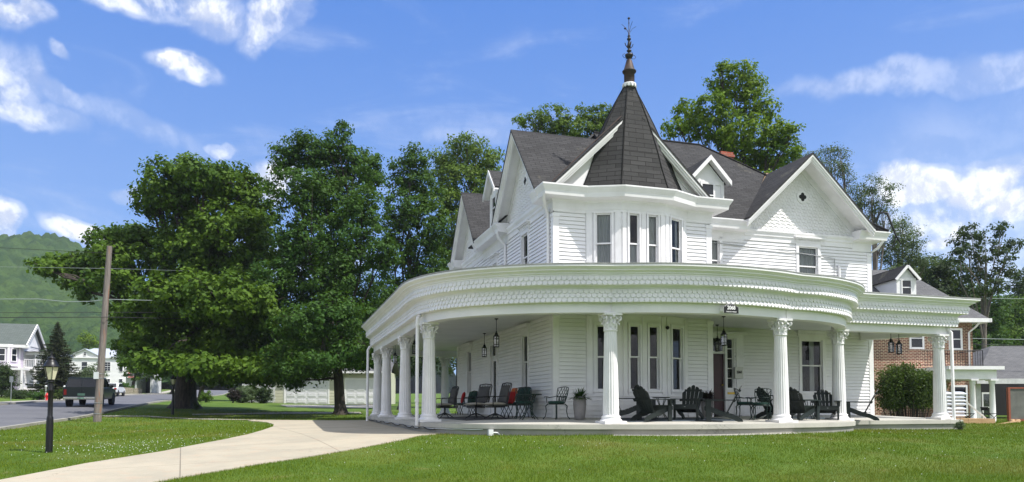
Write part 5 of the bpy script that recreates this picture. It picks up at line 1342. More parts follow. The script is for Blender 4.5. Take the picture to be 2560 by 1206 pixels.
# ------------------------------------------------------------------ SUV
def suv():
    b_ = 34.0; a_ = -19.2; p = WL(a_, b_); z = gz(p.x, p.y)
    q = WL(a_, b_ + 4); pit = math.atan2(gz(q.x, q.y) - z, 4)
    r = empty('suv', (p.x, p.y, z + .012), TH, 'dark green boxy SUV with tinted windows on the road', 'car')
    r.rotation_euler = (pit, 0, TH)
    # forward = +y; rear at y=-2.4
    W = .97
    sec = []
    def loft(rings, name, mt, parent, bev=.05):
        n = len(rings[0]); m = MB(); vs = [v for rg in rings for v in rg]
        fs = [(i * n + k, i * n + (k + 1) % n, (i + 1) * n + (k + 1) % n, (i + 1) * n + k) for i in range(len(rings) - 1) for k in range(n)]
        m.add(vs, fs, 0, True); m.add(rings[0], [tuple(range(n))]); m.add(rings[-1], [tuple(range(n - 1, -1, -1))])
        o = m.build(name, mt, parent)
        bm = bmesh.new(); bm.from_mesh(o.data); bmesh.ops.remove_doubles(bm, verts=bm.verts, dist=1e-4); bm.to_mesh(o.data); bm.free()
        md = o.modifiers.new('bevel', 'BEVEL'); md.width = bev; md.segments = 3; md.limit_method = 'ANGLE'; md.angle_limit = R(25)
        return o
    def ring(y, zb, zbelt, w): return [(-w, y, zb), (-w * 1.02, y, (zb + zbelt) / 2), (-w, y, zbelt), (w, y, zbelt), (w * 1.02, y, (zb + zbelt) / 2), (w, y, zb)]
    body = loft([ring(-2.42, .50, 1.16, .94), ring(-2.2, .44, 1.17, .97), ring(-1.0, .42, 1.17, .97), ring(1.0, .42, 1.16, .97), ring(1.5, .42, 1.12, .96), ring(2.3, .44, 1.04, .93), ring(2.55, .52, .98, .86)], 'body', M['carpaint'], r)
    def gr(y, w, zt): return [(-w, y, zt), (w, y, zt)]
    m = MB()
    zb, zt = 1.15, 1.80
    bot = [(-.93, -2.40), (.93, -2.40), (.93, .95), (.86, 1.35), (-.86, 1.35), (-.93, .95)]
    top = [(-.76, -2.22), (.76, -2.22), (.77, .25), (.70, .42), (-.70, .42), (-.77, .25)]
    n = 6; vs = [(x, y, zb) for x, y in bot] + [(x, y, zt) for x, y in top]
    m.add(vs, [tuple(range(n - 1, -1, -1)), tuple(range(n, 2 * n))] + [(i, (i + 1) % n, n + (i + 1) % n, n + i) for i in range(n)])
    gh = m.build('cabin', M['carpaint'], r); md = gh.modifiers.new('bevel', 'BEVEL'); md.width = .06; md.segments = 3
    # windows: panels slightly proud of the cabin
    def pane(a, b, c, d, o, nm='window'):
        v = [Vector(q) for q in (a, b, c, d)]; nn = (v[1] - v[0]).cross(v[3] - v[0]).normalized(); ce = sum(v, Vector()) / 4
        if nn.dot(ce - Vector((0, -.6, 1.45))) < 0: nn = -nn
        m = MB(); m.prism([q + nn * (-.02) for q in v], nn * .028); return m.build(nm, M['carglass'], r)
    def side(sx, y0, y1, y2, y3, z0=1.20, z1=1.70):
        def X(z): return sx * (.93 - (z - 1.15) / .65 * .165)
        pane((X(z0), y0, z0), (X(z0), y1, z0), (X(z1), y2, z1), (X(z1), y3, z1), sx)
    for sx in (-1, 1):
        side(sx, -2.2, -1.05, -1.05, -2.08); side(sx, -.97, -.12, -.12, -.97); side(sx, -.04, .88, .38, -.04)
    def RX(z): return -2.40 + (z - 1.15) / .65 * .18
    pane((-.82, RX(1.22), 1.22), (-.02, RX(1.22), 1.22), (-.02, RX(1.70), 1.70), (-.72, RX(1.70), 1.70), 0, 'rear_window')
    pane((.02, RX(1.22), 1.22), (.82, RX(1.22), 1.22), (.72, RX(1.70), 1.70), (.02, RX(1.70), 1.70), 0, 'rear_window')
    m = MB(); m.add([(-.72, 1.27, 1.20), (.72, 1.27, 1.20), (.62, .52, 1.74), (-.62, .52, 1.74)], [(0, 1, 2, 3)]); m.v = [(x, y + .03, z + .02) for x, y, z in m.v]; m.build('windscreen', M['carglass'], r, fix=False)
    m = MB(); m.box(-.96, .96, -2.54, -2.38, .46, .62); bp = m.build('bumper', M['chrome'], r); md = bp.modifiers.new('b', 'BEVEL'); md.width = .03; md.segments = 2
    m = MB(); m.box(-.9, .9, 2.5, 2.62, .46, .62); m.build('bumper', M['chrome'], r)
    for sx in (-1, 1):
        x0, x1 = sorted((sx * .80, sx * .95)); m = MB(); m.box(x0, x1, -2.445, -2.40, .74, 1.08); m.build('tail_light', M['redlens'], r)
        x0, x1 = sorted((sx * .96, sx * 1.14)); m = MB(); m.box(x0, x1, .62, .70, 1.14, 1.32); o = m.build('wing_mirror', M['black'], r); md = o.modifiers.new('b', 'BEVEL'); md.width = .02
        x0, x1 = sorted((sx * .66, sx * .70)); m = MB(); m.box(x0, x1, -1.9, .2, 1.83, 1.86)
        for y in (-1.8, -.9, .1): m.box(x0, x1, y - .03, y + .03, 1.78, 1.84)
        m.build('roof_rail', M['black'], r)
        for y in (-1.52, 1.62):
            m = MB(); c = (sx * .84, y, .375)
            m.M = Matrix.Translation(c) @ Matrix.Rotation(math.pi / 2, 4, 'Y')
            m.lathe([(.22, -.13), (.345, -.125), (.375, -.10), (.375, .10), (.345, .125), (.22, .13)], n=28); wl = m.build('wheel', M['rubber'], r)
            m = MB(); m.M = Matrix.Translation(c) @ Matrix.Rotation(math.pi / 2, 4, 'Y'); m.lathe([(.05, sx * .15), (.08, sx * .12), (.2, sx * .09), (.225, sx * .131)], n=20); m.build('rim', M['steel'], wl)
            m = MB(); m.M = Matrix.Translation((sx * .955, y, .40)) @ Matrix.Rotation(math.pi / 2, 4, 'Y')
            m.lathe([(.40, -.02), (.43, -.022), (.43, .03), (.40, .03)], n=24); 
            m.v = [v for v in m.v]; m.build('wheel_arch', M['carpaint'], r)
            m = MB(); m.M = Matrix.Translation((sx * .93, y, .40)) @ Matrix.Rotation(math.pi / 2, 4, 'Y'); m.lathe([(.405, -.03), (.405, .062)], n=24); m.build('wheel_well', M['dark'], r)
    m = MB(); m.box(-.17, .17, -2.56, -2.54, .50, .60); m.box(-.2, .2, -2.445, -2.42, .70, .84); pl = m.build('licence_plate', M['plate'], r)
    for x in (-.08, .08): m = MB(); m.box(x - .04, x + .04, -2.47, -2.42, .98, 1.02); m.build('door_handle', M['black'], r)
    m = MB(); m.box(-.012, .012, -2.44, -2.40, .64, 1.16); m.build('door_gap', M['dark'], r)
    for y in (-.98, -.06): m = MB(); m.box(.955, .997, y - .09, y - .02, .98, 1.02); m.build('door_handle', M['chrome'], r)
    return r
suv()
# ------------------------------------------------------------------ NEIGHBOURING BUILDINGS
def xw(px, Y): return (px - 1280) / F * Y
class Facade:
    """simple wall helper in a house-local frame: front wall at y=0 facing -y"""
def hwin(parent, x, z, w_, h_, face=(0, 0, 0), rot=0.0, mull=False, name='window', fm='trim', curtain=False, th=.06):
    T = Matrix.Translation(face) @ Matrix.Rotation(rot, 4, 'Z'); m = MB(); m.M = T; hw = w_ / 2; c = th
    m.box(x - hw - c, x - hw, -.05, .03, z - c, z + h_ + c); m.box(x + hw, x + hw + c, -.05, .03, z - c, z + h_ + c)
    m.box(x - hw, x + hw, -.05, .03, z + h_, z + h_ + c); m.box(x - hw - .02, x + hw + .02, -.08, .03, z - c, z); m.box(x - hw, x + hw, -.035, .03, z + h_ / 2 - .025, z + h_ / 2 + .025)
    if mull:
        m.box(x - .012, x + .012, -.03, .03, z, z + h_)
        for k in (.25, .75): m.box(x - hw, x + hw, -.03, .03, z + h_ * k - .012, z + h_ * k + .012)
    o = m.build(name, M[fm], parent)
    g = MB(); g.M = T; g.box(x - hw, x + hw, -.015, .0, z, z + h_); g.build('pane', M['carglass'], o)
    if curtain:
        g = MB(); g.M = T; g.box(x - hw, x - hw * .3, -.018, -.016, z, z + h_); g.build('curtain', M['curtain_w'], o)
    return o
def boards(parent, w_, z0, z1, mt, T, x0=0.0, expo=.14, name='wall'):
    m = MB(); m.M = T; siding(m, (x0, 0), (x0 + w_, 0), z0, z1, expo=expo); return m.build(name, mt, parent, fix=False)
# --- double garage with pale yellow siding
gY = 68; gx0 = xw(684, gY); g0 = gz(gx0, gY) - .1
gar = empty('garage', (gx0, gY, g0), R(3), 'cream yellow garage with two white panelled doors behind the maple', 'garage')
I4 = Matrix.Identity(4); GW = 10.4; GH = 2.75
def gd(x0, x1):
    o = None; m = MB(); m.box(x0, x1, -.02, .05, 0, 2.25)
    n = 4; rws = 4
    for i in range(n):
        for j in range(rws):
            a = x0 + (x1 - x0) * (i + .1) / n; b = x0 + (x1 - x0) * (i + .9) / n; za = 2.25 * (j + .14) / rws; zb = 2.25 * (j + .84) / rws
            m.box(a, b, -.035, -.02, za, zb); m.box(a + .06, b - .06, -.05, -.035, za + .06, zb - .06)
    for j in range(1, rws): m.box(x0, x1, -.03, -.02, 2.25 * j / rws - .012, 2.25 * j / rws + .0)
    m.build('garage_door', M['garage'], gar)
    m = MB(); m.box(x0 - .14, x0, -.06, .06, 0, 2.38); m.box(x1, x1 + .14, -.06, .06, 0, 2.38); m.box(x0, x1, -.06, .06, 2.25, 2.39); m.build('door_frame', M['trim'], gar)
gd(1.08, 4.95); gd(6.6, 10.2)
boards(gar, .94, 0, GH, M['yellow'], I4, 0); boards(gar, 1.37, 0, GH, M['yellow'], I4, 5.09); boards(gar, GW, 2.39, GH + .3, M['yellow'], I4, 0)
m = MB(); m.box(0, GW, .02, 7, 0, GH + .3); m.box(-.06, .06, -.04, .04, 0, GH); m.build('wall', M['yellow'], gar)
m = MB(); slab(m, [(-.4, -.5, GH + .25), (GW + .4, -.5, GH + .25), (GW + .4, 3.5, GH + 1.9), (-.4, 3.5, GH + 1.9)]); slab(m, [(-.4, 7.4, GH + .25), (GW + .4, 7.4, GH + .25), (GW + .4, 3.5, GH + 1.9), (-.4, 3.5, GH + 1.9)])
m.build('roof', M['roof_grey'], gar, uv=True)
m = MB(); m.box(-.4, GW + .4, -.54, -.5, GH + .08, GH + .28); m.prism([(0, .02, GH + .2), (0, 7, GH + .2), (0, 3.5, GH + 1.85)], (.1, 0, 0)); m.build('eave_board', M['trim'], gar)
# --- board fence
fY = 66.5; fe = empty('board_fence', (xw(605, fY), fY, gz(xw(605, fY), fY)), R(2), 'weathered white board fence behind the shrubs left of the garage', 'fence')
m = MB()
for i in range(22): m.box(i * .135, i * .135 + .10, -.01, .012, 0.0, 1.65 + .03 * math.sin(i * 2.3))
m.build('board_panel', M['fence'], fe); m = MB(); m.box(0, 3, .012, .05, .35, .44); m.box(0, 3, .012, .05, 1.25, 1.34); m.build('rail', M['fence'], fe)
# --- lilac house at far left
LY = 72.0; lz = gz(-50, LY)
lil = empty('lilac_house', (xw(64, LY), LY, lz), TH, 'two storey lilac house with green grey roof and white trim at the far left', 'house')
# local: front at y=0, x to the left is negative; gable end faces +x
ez = 4.85; rzz = 7.15
m = MB(); m.box(-16, -.3, .05, 5.2, -.5, ez); m.build('wall', M['lilac'], lil)
boards(lil, 15.7, 0, ez, M['lilac'], Matrix.Translation((-16, .05, 0)), 0, .16)
m = MB(); siding(m, (-.3, .05), (-.3, 5.2), 0, ez, expo=.16); m.build('wall', M['paint'], lil, fix=False)
m = MB(); slab(m, [(-16.5, -.5, ez), (.2, -.5, ez), (.2, 2.55, rzz), (-16.5, 2.55, rzz)], .1); slab(m, [(-16.5, 5.6, ez), (.2, 5.6, ez), (.2, 2.55, rzz), (-16.5, 2.55, rzz)], .1); m.build('roof', M['roof_green'], lil, uv=True)
m = MB(); m.prism([(-.32, -.1, ez), (-.32, 5.2, ez), (-.32, 2.55, rzz - .15)], (.1, 0, 0))
for y0 in (-.5, 5.6): m.beam((.15, y0, ez - .12), (.15, 2.55, rzz - .14), .1, .28)
m.box(-16.4, .3, -.52, -.3, ez - .3, ez - .02); m.box(-.3, .2, -.5, .4, ez - .35, ez - .02); m.build('gable_trim', M['trim'], lil)
bx = MB(); bp = [(-2.9, .05), (-2.5, -.75), (-1.3, -.75), (-.6, .05)]
bx.prism([(x, y, 2.9) for x, y in bp], (0, 0, ez - 3.05)); bx.build('bay_wall', M['lilac'], lil)
m = MB(); m.prism([(x * 1.0, y * 1.1 - .03, 2.75) for x, y in bp], (0, 0, .18)); m.prism([(x, y * 1.1 - .03, ez - .3) for x, y in bp], (0, 0, .3))
for x, y in bp: m.box(x - .08, x + .08, y - .06, y + .08, 0.3, ez - .2)
m.build('bay_trim', M['trim'], lil)
hwin(lil, -1.9, 3.25, .62, 1.15, (0, -.76, 0)); hwin(lil, 0, 3.25, .42, 1.15, (-.95, -.40, 0), R(49)); hwin(lil, -4.4, 3.2, .6, 1.2, (0, .02, 0)); hwin(lil, -2.7, .7, .8, 1.3, (0, .0, 0)); hwin(lil, -5.0, .7, .8, 1.3, (0, .0, 0))
po = MB(); po.box(-.3, 2.6, .6, 6, 2.55, 2.75); po.box(-.3, 2.6, .6, 6, ez - .9, ez - .6); po.box(-7, .3, -1.6, .05, 2.35, 2.55); po.box(-7, .3, -1.6, .05, -.3, .12)
for x in (.6, 1.6, 2.5): po.box(x - .07, x + .07, .6, .74, 2.75, ez - .9); po.box(x - .1, x + .1, .55, .75, -.3, 2.6)
for x in (-6.5, -4.2, -1.8, .1): po.box(x - .09, x + .09, -1.6, -1.42, .1, 2.4)
po.box(-.3, 2.6, .62, .68, 3.45, 3.52); po.box(-.3, 2.6, .62, .68, -.2, .7); po.box(-.3, 2.5, .72, 5.8, -.3, .05)
for i in range(18): po.box(-.2 + i * .155, -.16 + i * .155, .63, .67, 2.75, 3.5)
po.build('side_porch', M['trim'], lil); hwin(lil, 1.1, 2.85, .7, 1.15, (0, 2.0, 0))
m = MB(); slab(m, [(-.3, .3, ez - .6), (2.9, .3, ez - .6), (2.9, 6.2, ez - .2), (-.3, 6.2, ez - .2)]); m.build('porch_roof', M['roof_grey'], lil, uv=True)
# --- white house with metal roof
WY = 118.0; wz = gz(xw(235, WY), WY) - .2
wh = empty('white_house', (xw(172, WY), WY, wz), R(12), 'white two storey house with pale metal roof and pink chimney strip', 'house')
we = 5.5; m = MB(); m.box(0, 8.6, 0, 9, -.5, we); m.build('wall', M['paint'], wh)
boards(wh, 8.6, 0, we, M['siding'], Matrix.Translation((0, -.01, 0)), 0, .2)
m = MB()
slab(m, [(-.3, -.35, we), (2.25, -.35, we + 1.35), (2.25, 4, we + 1.35), (-.3, 4, we)]); slab(m, [(4.8, -.35, we), (2.25, -.35, we + 1.35), (2.25, 4, we + 1.35), (4.8, 4, we)])
slab(m, [(-.4, -.2, we), (9.0, -.2, we), (6.5, 4, we + 1.7), (2.2, 4, we + 1.7)]); slab(m, [(9.0, -.2, we), (9.0, 9, we), (6.5, 4, we + 1.7)]); slab(m, [(9.0, 9, we), (-.4, 9, we), (2.2, 4, we + 1.7), (6.5, 4, we + 1.7)])
m.build('roof', M['metal_roof'], wh)
m = MB(); m.prism([(-.2, -.02, we - .1), (4.7, -.02, we - .1), (2.25, -.02, we + 1.25)], (0, -.06, 0)); m.box(-.4, 9.0, -.26, -.2, we - .2, we); m.build('gable_trim', M['paint'], wh)
for x, z in ((2.2, 3.3), (5.6, 3.3), (2.2, .6), (5.6, .6)): hwin(wh, x, z, .8, 1.4, (0, -.03, 0), mull=(x > 5))
hwin(wh, 2.25, we + .25, .35, .5, (0, -.09, 0)); hwin(wh, 7.6, 3.2, .5, 1.5, (0, -.03, 0)); hwin(wh, 7.6, .5, .5, 1.5, (0, -.03, 0))
m = MB(); m.box(8.62, 9.3, .2, 1.2, -.5, we - .2); m.build('chimney', M['pink'], wh)
# --- small grey outbuilding, stone wall, parked white cars
oY = 112; ob = empty('outbuilding', (xw(338, oY), oY, gz(xw(338, oY), oY)), 0, 'small pale outbuilding with a dark open front beyond the stone wall', 'shed')
m = MB(); m.box(0, .25, -.1, 3, 0, 2.6); m.box(2.3, 2.55, -.1, 3, 0, 2.6); m.box(0, 2.55, 2.9, 3, 0, 2.6); m.box(0, 2.55, -.1, .1, 2.3, 2.6); m.box(-1.6, 0, .3, 3, 0, 2.3); m.build('wall', M['fence'], ob)
m = MB(); slab(m, [(-1.9, -.5, 2.6), (2.9, -.5, 2.6), (2.9, 3.3, 3.2), (-1.9, 3.3, 3.2)]); m.build('roof', M['roof_grey'], ob, uv=True)
m = MB(); m.box(.25, 2.3, 2.7, 2.88, 0, 2.3); m.build('dark_back_wall', M['dark'], ob)
s0 = WL(-26.9, 66); s1 = WL(-26.9, 98); m = MB(); N = 24; vs = []
for i in range(N + 1):
    t = i / N; p = s0.lerp(s1, t); z = gz(p.x, p.y)
    for dx, dz in ((0, -.2), (0, 1.05 - .3 * t), (-.4, 1.05 - .3 * t), (-.4, -.2)): vs.append((p.x + dx * cT, p.y + dx * sT, z + dz))
m.add(vs, [(4 * i + j, 4 * i + 4 + j, 4 * i + 4 + (j + 1) % 4, 4 * i + (j + 1) % 4) for i in range(N) for j in range(4)] + [(0, 1, 2, 3), (4 * N + 3, 4 * N + 2, 4 * N + 1, 4 * N)])
tag(m.build('stone_wall', M['stone'], uv=True), 'low stone retaining wall along the far side of the road', 'wall')
def parked(px, Y, rz, label):
    r = empty('parked_car', (0, 0, 0), 0, label, 'car'); stand(r, px, Y, rz)
    m = MB(); prof = [(-2.2, .35), (-2.25, .8), (-1.6, .92), (-1.1, 1.38), (.5, 1.42), (1.2, .98), (2.1, .82), (2.2, .4)]
    m.prism([(-.85, y, z) for y, z in prof], (1.7, 0, 0)); o = m.build('body', M['pvc'], r); md = o.modifiers.new('b', 'BEVEL'); md.width = .08; md.segments = 2
    m = MB(); m.prism([(-.87, y, z) for y, z in ((-1.45, .98), (-1.05, 1.32), (.45, 1.36), (1.05, 1.0))], (1.74, 0, 0)); m.build('side_window', M['carglass'], r)
    m = MB(); m.hexa([(-.7, -1.72, .98), (.7, -1.72, .98), (.7, -1.5, .98), (-.7, -1.5, .98), (-.6, -1.25, 1.32), (.6, -1.25, 1.32), (.6, -1.1, 1.32), (-.6, -1.1, 1.32)]); m.build('rear_window', M['carglass'], r)
    for sx in (-1, 1):
        for y in (-1.4, 1.4):
            m = MB(); m.M = Matrix.Translation((sx * .78, y, .32)) @ Matrix.Rotation(math.pi / 2, 4, 'Y'); m.lathe([(.2, -.1), (.32, -.09), (.32, .09), (.2, .1)], n=16); m.build('wheel', M['rubber'], r)
        x0, x1 = sorted((sx * .6, sx * .84)); m = MB(); m.box(x0, x1, -2.27, -2.2, .68, .84); m.build('tail_light', M['redlens'], r)
parked(281, 78, TH, 'white car parked on the road beyond the dark SUV')
# --- hydrant, bollard posts, sign posts on the far kerb
hy = empty('fire_hydrant', (0, 0, 0), 0, 'red fire hydrant on the far side of the road', 'fire hydrant'); stand(hy, 118, 57.5)
m = MB(); m.lathe([(.13, 0), (.14, .03), (.10, .05), (.10, .42), (.13, .44), (.13, .48), (.10, .50), (.09, .56), (.05, .62), (.02, .64)], n=16); m.build('barrel', M['hyd'], hy)
for a in (0, math.pi, -math.pi / 2): c, s = math.cos(a), math.sin(a); m = MB(); m.tube([(0, 0, .36), (c * .17, s * .17, .36)], .05, 10); m.build('outlet_cap', M['hyd'], hy)
m = MB(); m.tube([(0, 0, .63), (0, 0, .68)], .02, 6); m.build('top_nut', M['hyd'], hy)
def post(px, Y, h, label):
    m = MB(); m.lathe([(.055, -.2), (.055, h - .12), (.09, h - .11), (.09, h - .05), (.05, h), (.0, h + .01)], n=12); o = m.build('garden_post', M['pvc']); stand(o, px, Y); tag(o, label, 'post', 'white posts across the road')
post(115, 61, 1.25, 'white round topped post just left of the lamp post, across the road'); post(161, 61, 1.25, 'white round topped post between conifer and SUV'); post(302, 86, 1.25, 'white round topped post in front of the stone wall')
so_ = empty('sign_post', (0, 0, 0), 0, 'thin steel sign post before the lilac house', 'sign post'); stand(so_, 28, 57); m = MB(); m.tube([(0, 0, -.2), (0, 0, 1.9)], .03, 6); m.build('pole', M['steel'], so_); m = MB(); m.box(-.012, .012, -.2, .2, 1.45, 1.9); m.build('sign_plate', M['steel'], so_)
ss = empty('road_sign', (0, 0, 0), 0, 'small pale square road sign beyond the stone wall', 'road sign'); stand(ss, 393, 104); m = MB(); m.tube([(0, 0, -.2), (0, 0, 3.1)], .05, 6); m.build('pole', M['steel'], ss); m = MB(); m.box(-.42, .42, -.08, -.05, 2.3, 3.2); m.build('sign_plate', M['pvc'], ss)
# --- brick house on the right
BY = 38.0; bx0 = xw(2185, BY); bz = -.40
br = empty('brick_house', (bx0, BY, bz), R(4), 'red and tan brick house with grey roof and white dormer behind the right wing', 'house')
BW = xw(2447, BY) - bx0; be = 5.35
m = MB(); m.box(-4, BW, 0, 10, -.3, be); m.build('wall', M['brick'], br, uv=True)
br_r = 8.75
m = MB(); slab(m, [(-6, -.55, be), (BW + .5, -.55, be), (xw(2277, 43) - bx0, 4.6, br_r), (-6, 4.6, br_r)], .1); slab(m, [(BW + .5, -.55, be), (BW + .5, 10, be), (xw(2277, 43) - bx0, 4.6, br_r)], .1); m.build('roof', M['roof_grey'], br, uv=True)
m = MB(); m.box(-6, BW + .55, -.66, -.5, be - .22, be - .02); m.box(-6, BW + .5, -.5, 0, be - .2, be - .14); m.box(BW + .45, BW + .6, -.66, 9, be - .22, be - .02); m.build('gutter', M['trim'], br)
def bw_(px0, px1, r0, r1, Y=38, **k):
    x0 = xw(px0, Y) - bx0; x1 = xw(px1, Y) - bx0; z0 = zrow(r1, Y) - bz; z1 = zrow(r0, Y) - bz; hwin(br, (x0 + x1) / 2, z0, x1 - x0, z1 - z0, (0, -.0, 0), th=.10, **k)
bw_(2284, 2313, 822, 868); bw_(2388, 2414, 824, 870)
bw_(2390, 2424, 968, 1036, name='doorway_window')
# dormer
dz0 = zrow(740, 39) - bz; dx0 = xw(2240, 39) - bx0; dx1 = xw(2288, 39) - bx0; dzt = zrow(697, 39) - bz; dzp = zrow(664, 39) - bz
m = MB(); m.prism([(dx0, .5, dz0 - .3), (dx1, .5, dz0 - .3), (dx1, .5, dzt), ((dx0 + dx1) / 2, .5, dzp - .08), (dx0, .5, dzt)], (0, 4, 0)); dm = m.build('dormer', M['siding'], br)
m = MB(); mx = (dx0 + dx1) / 2
slab(m, [(dx0 - .16, .3, dzt - .05), (dx0 - .16, 4.5, dzt - .05), (mx, 4.5, dzp), (mx, .3, dzp)]); slab(m, [(dx1 + .16, .3, dzt - .05), (dx1 + .16, 4.5, dzt - .05), (mx, 4.5, dzp), (mx, .3, dzp)]); m.build('dormer_roof', M['roof'], dm, uv=True)
m = MB(); m.box(dx0 - .03, dx0 + .25, .46, .5, dz0 - .3, dzt); m.box(dx1 - .25, dx1 + .03, .46, .5, dz0 - .3, dzt); m.beam((dx0 - .16, .28, dzt - .12), (mx, .28, dzp - .08), .06, .12); m.beam((dx1 + .16, .28, dzt - .12), (mx, .28, dzp - .08), .06, .12); m.box(dx0, dx1, .44, .5, dzt - .1, dzt); m.build('dormer_trim', M['trim'], dm)
hwin(br, mx, dz0 + .05, .46, .72, (0, .47, 0))
# portico
PY = 34.5
pr = MB(); X0 = xw(2365, PY) - bx0; X1 = xw(2512, PY) - bx0; y0 = PY - BY; zt = zrow(915, PY) - bz
pr.box(X0, X1, y0, 0, zt - .16, zt); pr.box(X0, X1 - .25, y0 + .2, y0 + .45, zt - .62, zt - .16); pr.box(X1 - .5, X1 - .25, y0 + .45, .5, zt - .62, zt - .16); pr.box(X0, X1 - .3, y0 + .45, 0, zt - .2, zt - .165)
pt_ = pr.build('portico_roof', M['trim'], br)
for px in (2438, 2490):
    x = xw(px, PY) - bx0; m = MB(); m.lathe([(.16, -.1), (.16, .06), (.13, .1), (.125, .9), (.105, zt - .85), (.14, zt - .8), (.15, zt - .62)], (x, y0 + .32, 0), n=20); m.box(x - .19, x + .19, y0 + .13, y0 + .51, zt - .68, zt - .60); m.build('portico_column', M['trim'], br)
m = MB(); xa = xw(2310, PY) - bx0; xb = X1 - .7
m.tube([(xa, y0 + .5, zt + .78), (xb, y0 + .5, zt + .78)], .02, 6); m.tube([(xb, y0 + .5, zt + .78), (xb, 0, zt + .78)], .02, 6); m.tube([(xa, y0 + .5, zt + .08), (xb, y0 + .5, zt + .08)], .014, 6)
for i in range(24): x = xb - i * .125; m.tube([(x, y0 + .5, zt), (x, y0 + .5, zt + .78)], .010 if i else .02, 5)
m.build('balcony_railing', M['black'], br)
m = MB(); x = BW - .25; m.tube([(x + .25, -.6, be - .2), (x + .2, -.3, be - .45), (x, -.08, be - .7), (x, -.08, .0)], .05, 8); m.build('downspout', M['trim'], br)
# open storm door
sd = empty('storm_door', (xw(2454, 36), 36, -.25), R(-8), 'white framed glass storm door standing open under the brick portico', 'door'); w2 = .5; h2 = 1.35
m = MB(); m.box(0, .06, -.02, .02, 0, h2); m.box(w2 - .06, w2, -.02, .02, 0, h2); m.box(.06, w2 - .06, -.02, .02, h2 - .08, h2); m.box(.06, w2 - .06, -.02, .02, .6, .65); m.box(.06, w2 - .06, -.02, .02, 0, .08); m.build('door_frame', M['trim'], sd)
m = MB(); m.box(.06, w2 - .06, -.004, .004, .08, h2 - .08); m.build('pane', M['glass'], sd)
# pallet of white bags
bg_ = MB(); rnb = random.Random(7); bY = 31.5
def zp(row, Y): return zrow(row, Y)
for k in range(7):
    z = zp(1050, bY) + .05 + k * .145 + (.05 if k > 2 else 0)
    for j in range(2):
        x0 = xw(2350, bY) + j * .55 + rnb.uniform(-.05, .05); m = MB(); cushion(m, x0, x0 + .58, bY, bY + .5, z, z + .235); o = m.build('sack', M['bag']); 
        col_w = ('left', 'right')[j]
        tag(o, ['lowest', 'second lowest', 'third lowest', 'middle', 'third highest', 'second highest', 'topmost'][k] + ' white sack in the %s column of the stack by the right wing' % col_w, 'sack', 'stacked white sacks')
m = MB()
for i in range(3): m.box(xw(2348, bY), xw(2348, bY) + 1.15, bY + i * .2, bY + .08 + i * .2, zp(1050, bY) - .08, zp(1050, bY) + .04)
tag(m.build('pallet', M['lumber']), 'wooden pallet under the stacked white sacks', 'pallet')
# lumber platform
lY = 30.5; m = MB(); z0 = zp(1063, lY); z1 = zp(1047, lY)
for i in range(3): x = xw(2385, lY) + i * .56; m.box(x, x + .548, lY, lY + 1.4, z0 - .05, z1 - .004 * i)
tag(m.build('lumber_platform', M['lumber']), 'low platform of raw lumber in front of the brick portico', 'platform')
def pole_thing(nm, lab, cat, a, b, w_, mt):
    m = MB(); m.beam(a, b, w_, w_); tag(m.build(nm, M[mt]), lab, cat)
pole_thing('white_plank', 'white plank leaning down over the lumber platform', 'plank', (xw(2412, 31), 31, zp(1003, 31)), (xw(2462, 30.9), 30.9, zp(1046, 30.9)), .05, 'pvc')
pole_thing('thin_plank', 'long thin plank lying in front of the garage on the right', 'plank', (xw(2488, 30), 30, zp(1062, 30)), (xw(2548, 31), 31, zp(1052, 31)), .05, 'lumber')
for i, (px, lab) in enumerate(((2418, 'folded dark metal chair behind the white sacks'), (2474, 'dark metal chair beside the open storm door'))):
    r = empty('patio_chair', (xw(px, 32), 32, zp(1047, 32)), R(40 + 60 * i), lab, 'chair', 'dark metal chairs under the portico')
    m = MB(); m.box(-.2, .2, -.2, .2, .2, .23); m.build('seat', M['black'], r); m = MB(); m.beam((-.19, .2, .2), (-.19, .3, .5), .02, .02); m.beam((.19, .2, .2), (.19, .3, .5), .02, .02); m.box(-.19, .19, .27, .29, .35, .5); m.build('backrest', M['black'], r)
    for sx in (-1, 1):
        for sy in (-1, 1): m = MB(); m.beam((sx * .18, sy * .18, .2), (sx * .2, sy * -.05, 0), .02, .02); m.build('leg', M['black'], r)
# far right garage
rY = 44.0; rg = empty('garage', (xw(2452, rY), rY, -.45), R(3), 'dark open garage with grey shingle roof at the right edge', 'garage')
ge = zrow(948, rY) + .45; gw = 9
m = MB(); m.box(-.3, .0, 0, 8, 0, ge); m.box(0, gw, 7.8, 8, 0, ge); m.box(gw, gw + .2, 0, 8, 0, ge); m.build('wall', M['fence'], rg)
m = MB(); m.box(-.6, gw + .4, -.55, -.42, ge - .30, ge); m.box(-.3, gw, -.42, -.0, ge - .28, ge - .2); m.build('eave_board', M['fence'], rg)
m = MB(); slab(m, [(-.7, -.55, ge), (gw + .6, -.55, ge), (gw - 3, 4, ge + 2.3), (3.6, 4, ge + 2.3)], .1); slab(m, [(-.7, -.55, ge), (-.7, 8.5, ge), (3.6, 4, ge + 2.3)], .1); m.build('roof', M['roof_grey'], rg, uv=True)
m = MB(); m.box(0, gw, 1.5, 7.7, .0, .03); m.box(0.02, .06, .1, 7.8, 0, ge - .3); m.box(0.06, gw, 7.7, 7.78, 0, ge); m.build('dark_interior', M['dark'], rg)
pn = empty('framed_panel', (xw(2524, 36), 36, zrow(1052, 36)), R(2), 'grey panel in a red brown frame standing before the dark garage', 'panel')
m = MB(); m.box(-.10, 0, -.04, .1, -.05, 1.62); m.box(2.2, 2.3, -.04, .1, -.05, 1.62); m.box(0, 2.2, -.04, .1, -.05, .08); m.box(0, 2.2, -.04, .1, 1.55, 1.62); m.build('frame', M['board_red'], pn)
